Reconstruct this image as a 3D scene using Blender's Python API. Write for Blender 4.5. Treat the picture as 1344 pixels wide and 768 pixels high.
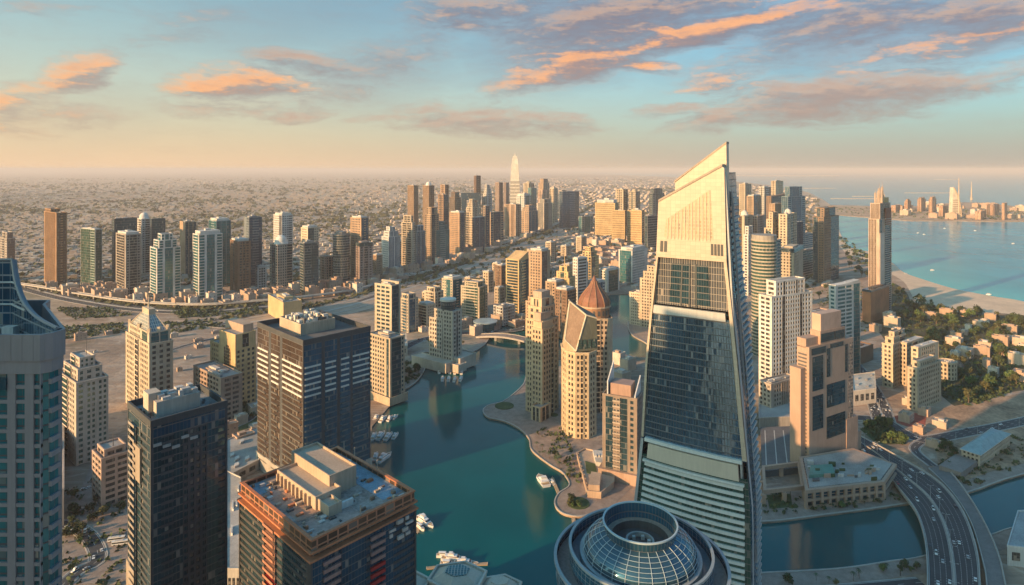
import bpy, math, random
from mathutils import Vector, geometry
import numpy as np
rnd = random.Random(11)
scene = bpy.context.scene
for o in list(bpy.data.objects):
    bpy.data.objects.remove(o)
COL = scene.collection
# ---------------------------------------------------------------- camera
CAM_Z, FPX, CX, HY = 300.0, 800.0, 672.0, 222.0
cam_data = bpy.data.cameras.new('camera')
cam = bpy.data.objects.new('camera', cam_data)
COL.objects.link(cam)
cam.location = (0, 0, CAM_Z)
cam.rotation_euler = (math.radians(90), 0, 0)
cam_data.sensor_width = 36
cam_data.lens = 36 * FPX / 1344
cam_data.shift_y = -(384 - HY) / 1344
cam_data.clip_start = 1
cam_data.clip_end = 200000
scene.camera = cam
# ---------------------------------------------------------------- sun, exposure
SUN_EL = math.radians(14)
SUN_H = Vector((-0.83, -0.56)).normalized()
sun_data = bpy.data.lights.new('sun', 'SUN')
sun_data.energy = 4.9
sun_data.color = (1.0, 0.57, 0.26)
sun_data.angle = math.radians(0.5)
sun = bpy.data.objects.new('sun', sun_data)
COL.objects.link(sun)
to_sun = Vector((SUN_H.x * math.cos(SUN_EL), SUN_H.y * math.cos(SUN_EL), math.sin(SUN_EL)))
sun.rotation_euler = to_sun.to_track_quat('Z', 'Y').to_euler()
sun.location = (-2000, -1500, 900)
scene.view_settings.view_transform = 'Standard'
scene.view_settings.look = 'None'
scene.view_settings.exposure = 0.72
scene.view_settings.gamma = 1.0
scene.view_settings.use_curve_mapping = False
scene.render.engine = 'CYCLES'
cy = scene.cycles
cy.max_bounces = 5
cy.diffuse_bounces = 2
cy.glossy_bounces = 3
cy.transmission_bounces = 2
cy.transparent_max_bounces = 4
cy.volume_bounces = 0
cy.use_denoising = True
cy.sample_clamp_indirect = 6
cy.caustics_reflective = False
cy.caustics_refractive = False
# ---------------------------------------------------------------- world: Nishita sky and evening clouds
world = bpy.data.worlds.new('World')
scene.world = world
world.use_nodes = True
wt = world.node_tree
wt.nodes.clear()

class NT:
    """tiny helper to write node trees as expressions"""
    def __init__(s, t): s.t = t
    def n(s, typ, **kw):
        x = s.t.nodes.new(typ)
        for k, v in kw.items(): setattr(x, k, v)
        return x
    def put(s, sock, v):
        if isinstance(v, bpy.types.NodeSocket): s.t.links.new(v, sock)
        elif v is not None:
            try: sock.default_value = v
            except Exception: sock.default_value = tuple(v) + (1.0,)
    def m(s, op, a, b=None, c=None, clamp=False):
        x = s.n('ShaderNodeMath', operation=op, use_clamp=clamp)
        s.put(x.inputs[0], a)
        if b is not None: s.put(x.inputs[1], b)
        if c is not None: s.put(x.inputs[2], c)
        return x.outputs[0]
    def v(s, op, a, b=None, scale=None):
        x = s.n('ShaderNodeVectorMath', operation=op)
        s.put(x.inputs[0], a)
        if b is not None: s.put(x.inputs[1], b)
        if scale is not None: s.put(x.inputs['Scale'], scale)
        return x.outputs['Value'] if op in ('LENGTH', 'DOT_PRODUCT', 'DISTANCE') else x.outputs[0]
    def mix(s, f, a, b, blend='MIX'):
        x = s.n('ShaderNodeMix', data_type='RGBA', blend_type=blend)
        s.put(x.inputs[0], f); s.put(x.inputs[6], a); s.put(x.inputs[7], b)
        return x.outputs[2]
    def sstep(s, x, lo, hi):
        y = s.n('ShaderNodeMapRange', interpolation_type='SMOOTHSTEP')
        s.put(y.inputs[0], x); y.inputs[1].default_value = lo; y.inputs[2].default_value = hi
        return y.outputs[0]
    def noise(s, vec, scale, detail=3, rough=.5, out='Fac', dist=0):
        x = s.n('ShaderNodeTexNoise')
        s.put(x.inputs['Vector'], vec); x.inputs['Scale'].default_value = scale
        x.inputs['Detail'].default_value = detail; x.inputs['Roughness'].default_value = rough
        x.inputs['Distortion'].default_value = dist
        return x.outputs[out]
    def sep(s, vec):
        x = s.n('ShaderNodeSeparateXYZ'); s.put(x.inputs[0], vec); return x.outputs
    def comb(s, a, b, c):
        x = s.n('ShaderNodeCombineXYZ'); s.put(x.inputs[0], a); s.put(x.inputs[1], b); s.put(x.inputs[2], c)
        return x.outputs[0]

SKY_STRENGTH = 0.110
# clouds by compass bearing and height above the horizon: x, y, half length, half height, tilt, density
CLOUDS = [
 (100, 92, 70, 21, 27, 1.1), (22, 128, 72, 22, 14, .85), (110, 150, 76, 18, 3, .68), (10, 165, 84, 18, 0, .6),
 (318, 110, 100, 22, 2, 1.25), (385, 80, 76, 14, -4, 1.1), (290, 140, 95, 18, 0, .75), (385, 152, 60, 9, 6, .95),
 (300, 92, 90, 15, 5, .45), (225, 195, 70, 5, -4, .42),
 (640, 158, 150, 22, -2, 1.0), (520, 154, 70, 6, 1, .8), (735, 152, 65, 8, -6, .85), (600, 138, 70, 14, 5, .6),
 (748, 92, 112, 19, 13, 1.4), (828, 82, 66, 11, -6, 1.2), (920, 42, 150, 17, 9, 1.45), (1000, 22, 80, 9, 12, 1.05),
 (630, 14, 110, 26, 6, 1.05), (800, 30, 160, 46, 12, 1.1), (900, 8, 150, 30, 4, 1.05), (500, 88, 120, 34, 24, .62), (430, 120, 80, 26, 20, .5),
 (1100, 128, 200, 30, 4, 1.35), (965, 154, 105, 16, 6, 1.1), (1255, 112, 140, 18, 9, 1.05), (1190, 128, 120, 18, 6, .9), (940, 106, 76, 14, 7, .95), (1330, 98, 100, 14, 8, .85),
 (1225, 64, 150, 17, 4, .95), (1130, 24, 180, 40, 5, 1.0), (1300, 22, 120, 36, -6, 1.1), (1010, 70, 130, 24, 8, .6), (880, 145, 62, 9, 3, .85), (1060, 45, 130, 30, 10, .7),
 (60, 12, 120, 12, 4, .5), (210, 48, 110, 14, 10, .5), (260, 20, 120, 18, 12, .45),
]
grp = bpy.data.node_groups.new('cloud_density', 'ShaderNodeTree')
grp.interface.new_socket('P', in_out='INPUT', socket_type='NodeSocketVector')
grp.interface.new_socket('D', in_out='OUTPUT', socket_type='NodeSocketFloat')
WARM = {(100, 92), (22, 128), (748, 92), (828, 82), (920, 42), (1000, 22), (940, 106), (318, 110), (1225, 64), (10, 165)}
VEILS = [(800, 26, 190, 60, 14, .75), (510, 90, 120, 46, 26, .36), (1140, 28, 230, 60, 6, .70), (1310, 20, 150, 50, -6, .75), (1040, 62, 180, 40, 10, .42), (640, 16, 130, 34, 6, .40), (430, 26, 200, 30, 10, .26), (110, 152, 120, 40, 2, .25)]
G = NT(grp)
gi, go = G.n('NodeGroupInput'), G.n('NodeGroupOutput')
P0 = gi.outputs[0]
stretched = G.v('MULTIPLY', P0, (1.0, 3.2, 1.0))
warp = G.v('SUBTRACT', G.noise(stretched, 9.0, 4, .55, 'Color'), (.5, .5, .5))
P1 = G.v('ADD', P0, G.v('MULTIPLY', warp, (.10, .035, 0)))
acc = None
for (cx, cy_, hw, hh, ang, den) in CLOUDS:
    az = math.atan((cx - CX) / FPX); ca = math.cos(az)
    mp = G.n('ShaderNodeMapping', vector_type='TEXTURE')
    if acc is None: G.put(mp.inputs['Vector'], P1)
    else:  # evaluated one after another
        ma = G.n('ShaderNodeVectorMath', operation='MULTIPLY_ADD'); G.put(ma.inputs[0], acc); ma.inputs[1].default_value = (1e-7, 1e-7, 1e-7); G.put(ma.inputs[2], P1)
        G.put(mp.inputs['Vector'], ma.outputs[0])
    mp.inputs['Location'].default_value = (az, (HY - cy_) / FPX * ca, 0)
    mp.inputs['Rotation'].default_value = (0, 0, math.radians(ang))
    mp.inputs['Scale'].default_value = (hw / FPX * ca * ca * 1.25, hh / FPX * ca * 1.45, 1)
    d2 = G.v('DOT_PRODUCT', mp.outputs[0], mp.outputs[0])
    t = G.m('MULTIPLY', G.m('SUBTRACT', 1.0, d2, clamp=True), den)
    acc = t if acc is None else G.m('SMOOTH_MAX', acc, t, .25)
rot = G.n('ShaderNodeMapping', vector_type='POINT'); G.put(rot.inputs['Vector'], P1); rot.inputs['Rotation'].default_value = (0, 0, -.12); rot.inputs['Scale'].default_value = (1.0, 5.0, 1.0)
streak = G.noise(rot.outputs[0], 10.0, 12, .66, dist=.35)
puff = G.noise(G.v('MULTIPLY', P0, (1.0, 2.2, 1.0)), 44.0, 8, .66)
den = G.m('ADD', acc, G.m('MULTIPLY', G.m('SUBTRACT', streak, .5), 1.9))
den = G.m('ADD', den, G.m('MULTIPLY', G.m('SUBTRACT', puff, .5), .85))
den = G.m('MULTIPLY', G.sstep(den, .0, 1.45), G.sstep(acc, .0, .45))
grp.links.new(den, go.inputs[0])

W = NT(wt)
tc = W.n('ShaderNodeTexCoord')
dirn = W.v('NORMALIZE', tc.outputs['Generated'])
sx, sy, sz = W.sep(dirn)[:]
az = W.m('ARCTAN2', sx, sy)
hyp = W.m('SQRT', W.m('MAXIMUM', W.m('ADD', W.m('MULTIPLY', sx, sx), W.m('MULTIPLY', sy, sy)), 1e-6))
el = W.m('DIVIDE', sz, hyp)
P = W.comb(az, el, 0.0)
def dens(p):
    x = W.n('ShaderNodeGroup'); x.node_tree = grp; W.put(x.inputs[0], p); return x.outputs[0]
D0 = dens(P)
def blobs(items, p):
    acc = None
    for (cx, cy_, hw, hh, ang, den) in items:
        a_ = math.atan((cx - CX) / FPX); ca = math.cos(a_)
        mp = W.n('ShaderNodeMapping', vector_type='TEXTURE')
        if acc is None: W.put(mp.inputs['Vector'], p)
        else:
            ma = W.n('ShaderNodeVectorMath', operation='MULTIPLY_ADD'); W.put(ma.inputs[0], acc); ma.inputs[1].default_value = (1e-7, 1e-7, 1e-7); W.put(ma.inputs[2], p)
            W.put(mp.inputs['Vector'], ma.outputs[0])
        mp.inputs['Location'].default_value = (a_, (HY - cy_) / FPX * ca, 0)
        mp.inputs['Rotation'].default_value = (0, 0, math.radians(ang))
        mp.inputs['Scale'].default_value = (hw / FPX * ca * ca * 1.3, hh / FPX * ca * 1.5, 1)
        t = W.m('MULTIPLY', W.m('SUBTRACT', 1.0, W.v('DOT_PRODUCT', mp.outputs[0], mp.outputs[0]), clamp=True), den)
        acc = t if acc is None else W.m('MAXIMUM', acc, t)
    return acc
wv = W.v('MULTIPLY', W.v('SUBTRACT', W.noise(W.v('MULTIPLY', P, (1, 3, 1)), 7.0, 4, .6, 'Color'), (.5, .5, .5)), (.16, .07, 0))
Pw = W.v('ADD', P, wv)
glow = W.sstep(blobs([c for c in CLOUDS if (c[0], c[1]) in WARM], Pw), .0, .55)
veil = W.m('MULTIPLY', W.m('MULTIPLY', blobs(VEILS, Pw), .75), W.m('ADD', .55, W.m('MULTIPLY', W.noise(W.v('MULTIPLY', Pw, (1, 4, 1)), 9.0, 5, .6), .9)), clamp=True)
seq = W.n('ShaderNodeVectorMath', operation='MULTIPLY_ADD'); W.put(seq.inputs[0], D0); seq.inputs[1].default_value = (1e-7, 1e-7, 1e-7); W.put(seq.inputs[2], P)
D1 = dens(W.v('ADD', seq.outputs[0], (-.008, .015, 0)))
sky = W.n('ShaderNodeTexSky', sky_type='NISHITA')
sky.sun_disc = False
sky.sun_elevation = SUN_EL
sky.sun_rotation = math.atan2(to_sun.x, to_sun.y)
sky.altitude = 300
sky.air_density = 1.0
sky.dust_density = 2.5
sky.ozone_density = 1.5
# evening dust layer, warmer towards the sun's side, and a pale band above it
warm = W.sstep(az, .75, -.75)
tinted = W.mix(1.0, sky.outputs[0], W.mix(warm, (.42, .98, 1.12, 1), (.78, 1.14, 1.08, 1)), 'MULTIPLY')
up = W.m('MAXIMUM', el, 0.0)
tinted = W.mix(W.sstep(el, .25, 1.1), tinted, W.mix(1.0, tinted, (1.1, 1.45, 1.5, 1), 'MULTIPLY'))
band = W.m('MULTIPLY', W.m('POWER', 2.718, W.m('MULTIPLY', up, -6.2)), .78)
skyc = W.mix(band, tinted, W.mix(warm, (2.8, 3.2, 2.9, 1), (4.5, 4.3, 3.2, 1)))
low = W.m('MULTIPLY', W.m('POWER', 2.718, W.m('MULTIPLY', up, -13.0)), .85)
skyc = W.mix(low, skyc, W.mix(warm, (3.0, 2.45, 1.95, 1), (5.6, 3.55, 2.0, 1)))
lit = W.sstep(W.m('SUBTRACT', D0, D1), -.10, .42)
thin = W.sstep(D0, .50, .06)
lit = W.m('MAXIMUM', lit, W.m('MULTIPLY', thin, .42))
fray = W.noise(W.v('MULTIPLY', P, (1.0, 2.6, 1.0)), 30.0, 6, .6)
lit = W.m('MULTIPLY', lit, W.m('ADD', .45, W.m('MULTIPLY', fray, 1.0)), clamp=True)
shade_col = W.mix(W.sstep(el, .06, .24), (2.4, 1.75, 1.5, 1), (1.45, 1.28, 1.5, 1))
lit_col = W.mix(glow, (3.4, 2.3, 1.75, 1), (5.9, 2.7, 1.15, 1))
cloud_col = W.mix(lit, shade_col, lit_col)
vis = W.m('MULTIPLY', D0, W.sstep(el, .0, .05))
vis = W.m('MULTIPLY', vis, .90)
skyc = W.mix(veil, skyc, W.mix(W.sstep(el, .02, .16), (3.2, 2.6, 2.0, 1), (1.35, 1.3, 1.65, 1)))
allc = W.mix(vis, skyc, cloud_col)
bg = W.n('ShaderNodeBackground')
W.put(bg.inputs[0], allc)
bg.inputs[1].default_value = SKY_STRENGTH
wo = W.n('ShaderNodeOutputWorld')
wt.links.new(bg.outputs[0], wo.inputs[0])
world.cycles.sampling_method = 'MANUAL'
world.cycles.sample_map_resolution = 256
# ---------------------------------------------------------------- placing
LAND = 2.0
def gnd(px, py, z=LAND):
    d = (CAM_Z - z) * FPX / (py - HY)
    return ((px - CX) / FPX * d, d)
def zat(py, Y): return CAM_Z - (py - HY) / FPX * Y
def xat(px, Y): return (px - CX) / FPX * Y
# ---------------------------------------------------------------- objects
def tag(o, label=None, cat=None, group=None, kind=None):
    if label: o['label'] = label
    if cat: o['category'] = cat
    if group: o['group'] = group
    if kind: o['kind'] = kind
    return o
def empty(name, loc, label=None, cat=None, group=None, rz=0):
    o = bpy.data.objects.new(name, None)
    COL.objects.link(o)
    o.location = loc; o.rotation_euler = (0, 0, rz); o.empty_display_size = 5
    return tag(o, label, cat, group)
def copy_tree(o, parent=None):
    c = o.copy(); COL.objects.link(c); c.parent = parent
    for ch in o.children: copy_tree(ch, c)
    return c

class MB:
    def __init__(s): s.V = []; s.Fc = []; s.mi = []; s.cur = 0
    def face(s, *pts):
        b = len(s.V); s.V.extend(tuple(p) for p in pts); s.Fc.append(tuple(range(b, b + len(pts)))); s.mi.append(s.cur)
    def prism(s, poly, z0, z1, top=True, bottom=False, poly2=None):
        q = poly2 or poly; n = len(poly); b = len(s.V)
        s.V.extend((p[0], p[1], z0) for p in poly); s.V.extend((p[0], p[1], z1) for p in q)
        for i in range(n):
            j = (i + 1) % n
            s.Fc.append((b + i, b + j, b + n + j, b + n + i)); s.mi.append(s.cur)
        if top: s.Fc.append(tuple(b + n + i for i in range(n))); s.mi.append(s.cur)
        if bottom: s.Fc.append(tuple(b + n - 1 - i for i in range(n))); s.mi.append(s.cur)
    def box(s, x0, x1, y0, y1, z0, z1, bottom=False):
        s.prism([(x0, y0), (x1, y0), (x1, y1), (x0, y1)], z0, z1, True, bottom)
    def obox(s, c, e, n, a0, a1, b0, b1, z0, z1, bottom=True, back=True):
        """box along unit e from a0 to a1, along n from b0 to b1"""
        def pt(a, b, z): return (c[0] + e[0] * a + n[0] * b, c[1] + e[1] * a + n[1] * b, z)
        b = len(s.V)
        s.V.extend([pt(a0, b1, z0), pt(a1, b1, z0), pt(a1, b0, z0), pt(a0, b0, z0), pt(a0, b1, z1), pt(a1, b1, z1), pt(a1, b0, z1), pt(a0, b0, z1)])
        F = [(0, 1, 5, 4), (1, 2, 6, 5), (3, 0, 4, 7), (4, 5, 6, 7)]
        if bottom: F.append((3, 2, 1, 0))
        if back: F.append((2, 3, 7, 6))
        for f in F: s.Fc.append(tuple(b + i for i in f)); s.mi.append(s.cur)
    def ring(s, po, pi, z0, z1, inner=False):
        n = len(po); b = len(s.V)
        s.V.extend((p[0], p[1], z0) for p in po); s.V.extend((p[0], p[1], z1) for p in po)
        s.V.extend((p[0], p[1], z0) for p in pi); s.V.extend((p[0], p[1], z1) for p in pi)
        for i in range(n):
            j = (i + 1) % n
            q = [(i, j, n + j, n + i), (n + i, n + j, 3 * n + j, 3 * n + i), (j, i, 2 * n + i, 2 * n + j)]
            if inner: q.append((2 * n + j, 2 * n + i, 3 * n + i, 3 * n + j))
            for f in q: s.Fc.append(tuple(b + k for k in f)); s.mi.append(s.cur)
    def lathe(s, prof, cx=0, cy=0, n=24, cap=True, a0=0, a1=2 * math.pi):
        b = len(s.V); full = abs(a1 - a0 - 2 * math.pi) < 1e-6; m = n if full else n + 1
        for (r, z) in prof:
            for k in range(m):
                a = a0 + (a1 - a0) * k / n
                s.V.append((cx + r * math.cos(a), cy + r * math.sin(a), z))
        for i in range(len(prof) - 1):
            for k in range(n):
                k2 = (k + 1) % m
                s.Fc.append((b + i * m + k, b + i * m + k2, b + (i + 1) * m + k2, b + (i + 1) * m + k)); s.mi.append(s.cur)
        if cap and prof[-1][0] > 1e-3:
            s.Fc.append(tuple(b + (len(prof) - 1) * m + k for k in range(m))); s.mi.append(s.cur)
    def tube(s, a, b_, r0, r1=None, n=6):
        r1 = r0 if r1 is None else r1
        a, b_ = Vector(a), Vector(b_); d = (b_ - a).normalized()
        u = d.orthogonal().normalized(); w = d.cross(u); b = len(s.V)
        for (c, r) in ((a, r0), (b_, r1)):
            for k in range(n):
                t = 2 * math.pi * k / n; s.V.append(tuple(c + (u * math.cos(t) + w * math.sin(t)) * r))
        for k in range(n):
            k2 = (k + 1) % n; s.Fc.append((b + k, b + k2, b + n + k2, b + n + k)); s.mi.append(s.cur)
        s.Fc.append(tuple(b + n + k for k in range(n))); s.mi.append(s.cur)
    def mesh(s, name, mats, uv=False, smooth=False):
        me = bpy.data.meshes.new(name)
        me.from_pydata(s.V, [], s.Fc)
        mats = mats if isinstance(mats, (list, tuple)) else [mats]
        for m in mats: me.materials.append(m)
        if len(mats) > 1: me.polygons.foreach_set('material_index', s.mi)
        if uv:
            lay = me.uv_layers.new(name='UVMap'); out = []
            for f in s.Fc:
                p = [s.V[i] for i in f]
                nx = ny = nz = 0.0
                for i in range(len(p)):
                    a, b = p[i], p[(i + 1) % len(p)]
                    nx += (a[1] - b[1]) * (a[2] + b[2]); ny += (a[2] - b[2]) * (a[0] + b[0]); nz += (a[0] - b[0]) * (a[1] + b[1])
                l = math.hypot(nx, ny)
                if l > abs(nz) * .35:
                    tx, ty = -ny / l, nx / l
                    for q in p: out += [q[0] * tx + q[1] * ty, q[2]]
                else:
                    for q in p: out += [q[0], q[1]]
            lay.data.foreach_set('uv', out)
        if smooth: me.polygons.foreach_set('use_smooth', [True] * len(me.polygons))
        me.validate(); me.update()
        return me
    def build(s, name, mats, parent=None, uv=False, smooth=False, label=None):
        if not s.Fc: return None
        o = bpy.data.objects.new(name, s.mesh(name, mats, uv, smooth))
        COL.objects.link(o)
        if parent: o.parent = parent
        if label: o['label'] = label
        return o

def shrink(poly, d):
    """inset a convex polygon given counter-clockwise by d (negative: outwards)"""
    n = len(poly); out = []
    for i in range(n):
        p, q, r = Vector(poly[i - 1]), Vector(poly[i]), Vector(poly[(i + 1) % n])
        e0, e1 = (q - p).normalized(), (r - q).normalized()
        n0, n1 = Vector((-e0.y, e0.x)), Vector((-e1.y, e1.x))
        k = 1 + n0.dot(n1)
        v = (n0 + n1) * (d / max(k, .2))
        out.append((q.x + v.x, q.y + v.y))
    return out
def lerp(a, b, t): return (a[0] + (b[0] - a[0]) * t, a[1] + (b[1] - a[1]) * t)
def inset_frac(poly, f):
    c = (sum(p[0] for p in poly) / len(poly), sum(p[1] for p in poly) / len(poly))
    return [lerp(c, p, f) for p in poly]
def quadpoint(poly, u, v):
    """poly: near, right, back, left -> point at u along near->right, v along near->left"""
    return lerp(lerp(poly[0], poly[1], u), lerp(poly[3], poly[2], u), v)
def subquad(poly, u0, u1, v0, v1):
    return [quadpoint(poly, u0, v0), quadpoint(poly, u1, v0), quadpoint(poly, u1, v1), quadpoint(poly, u0, v1)]
def ngon(r, n, cx=0, cy=0, ry=None, a=0):
    return [(cx + r * math.cos(a + 2 * math.pi * k / n), cy + (ry or r) * math.sin(a + 2 * math.pi * k / n)) for k in range(n)]
# ---------------------------------------------------------------- materials
MATS = {}
def new_mat(name):
    m = bpy.data.materials.new(name); m.use_nodes = True
    t = NT(m.node_tree)
    return m, t, m.node_tree.nodes['Principled BSDF']
def wall_mat(rgb, rough=.82, var=.22, name='render'):
    k = ('w', tuple(rgb), rough, var)
    if k in MATS: return MATS[k]
    m, t, b = new_mat(name)
    c = t.n('ShaderNodeTexCoord').outputs['Object']
    n1 = t.noise(c, .035, 4, .6)
    n2 = t.noise(t.v('MULTIPLY', c, (1, 1, .08)), .9, 3, .6)
    f = t.m('ADD', t.m('MULTIPLY', n1, .6), t.m('MULTIPLY', n2, .4))
    lo = [x * (1 - var * 1.3) for x in rgb]; hi = [min(1, x * (1 + var)) for x in rgb]
    t.put(b.inputs['Base Color'], t.mix(t.sstep(f, .3, .7), (*lo, 1), (*hi, 1)))
    b.inputs['Roughness'].default_value = rough
    MATS[k] = m
    return m
GL = {  # glass tints: base colour, metallic share
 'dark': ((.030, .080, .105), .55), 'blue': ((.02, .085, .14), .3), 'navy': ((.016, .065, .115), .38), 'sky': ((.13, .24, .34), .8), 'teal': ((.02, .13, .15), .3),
 'green': ((.035, .085, .07), .3), 'bronze': ((.075, .05, .035), .35), 'grey': ((.09, .10, .11), .4), 'pale': ((.22, .27, .28), .5), 'tan': ((.30, .235, .15), .1), 'room': ((.03, .032, .034), .1),
}
def glass_mat(key, bay=1.6, fh=3.8, frame=(.10, .10, .10), fw=.07, fhh=.12, rough=.06, blinds=.24):
    k = ('g', key, round(bay, 2), round(fh, 2), frame, fw, fhh, rough, blinds)
    if k in MATS: return MATS[k]
    m, t, b = new_mat(key + '_glass')
    rgb, met = GL[key]
    uv = t.n('ShaderNodeUVMap').outputs[0]
    cell = t.v('DIVIDE', uv, (bay, fh, 1))
    fl = t.v('FLOOR', cell)
    fr = t.sep(t.v('FRACTION', cell))
    wn = t.n('ShaderNodeTexWhiteNoise', noise_dimensions='2D'); t.put(wn.inputs[0], fl)
    w, wc = wn.outputs['Value'], wn.outputs['Color']
    big = t.noise(t.v('MULTIPLY', t.n('ShaderNodeTexCoord').outputs['Object'], (1, 1, .35)), .045, 4, .6)
    col = t.mix(w, tuple(x * .72 for x in rgb), tuple(x * 1.35 for x in rgb))
    col = t.mix(t.sstep(big, .35, .7), col, t.mix(.5, col, tuple(min(1, x * 2.2) for x in rgb)))
    if key in ('dark', 'bronze', 'navy', 'blue', 'sky', 'teal', 'grey', 'green'): blinds = min(blinds, .09)
    isb = t.m('GREATER_THAN', w, 1 - blinds)
    shade = t.mix(t.sep(wc)[1], (.34, .29, .23, 1), (.10, .10, .10, 1))
    col = t.mix(t.m('MULTIPLY', isb, .7), col, shade)
    line = t.m('MAXIMUM', t.m('LESS_THAN', fr[0], fw), t.m('LESS_THAN', fr[1], fhh))
    t.put(b.inputs['Base Color'], t.mix(line, col, (*frame, 1)))
    t.put(b.inputs['Metallic'], t.m('MULTIPLY', t.m('SUBTRACT', 1.0, t.m('MAXIMUM', line, isb)), met))
    t.put(b.inputs['Roughness'], t.m('ADD', t.m('MULTIPLY', line, .45), rough))
    geo = t.n('ShaderNodeNewGeometry')
    jit = t.v('SCALE', t.v('SUBTRACT', wc, (.5, .5, .5)), scale=.035)
    wob = t.v('SCALE', t.v('SUBTRACT', t.noise(t.n('ShaderNodeTexCoord').outputs['Object'], .35, 2, .5, 'Color'), (.5, .5, .5)), scale=.03)
    t.put(b.inputs['Normal'], t.v('NORMALIZE', t.v('ADD', t.v('ADD', geo.outputs['Normal'], jit), wob)))
    b.inputs['IOR'].default_value = 1.55
    MATS[k] = m
    return m
CREAM = (.50, .41, .30); BEIGE = (.42, .34, .25); WHITE = (.58, .56, .52); TAN = (.42, .29, .19); BROWN = (.24, .145, .09); PINK = (.45, .32, .25)
GREY = (.30, .30, .30); DGREY = (.07, .075, .08); SAND = (.50, .40, .29); GOLD = (.55, .39, .20); STONE = (.38, .33, .28)
ROOF = wall_mat((.34, .32, .30), .9, .3, 'roof')
PLANT = wall_mat((.52, .50, .47), .7, .25, 'plant')
# ---------------------------------------------------------------- facades
def parse(segs):
    out = []
    for w in segs.split():
        out.append((w[0], float(w[1:] or 1)))
    return out

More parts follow.
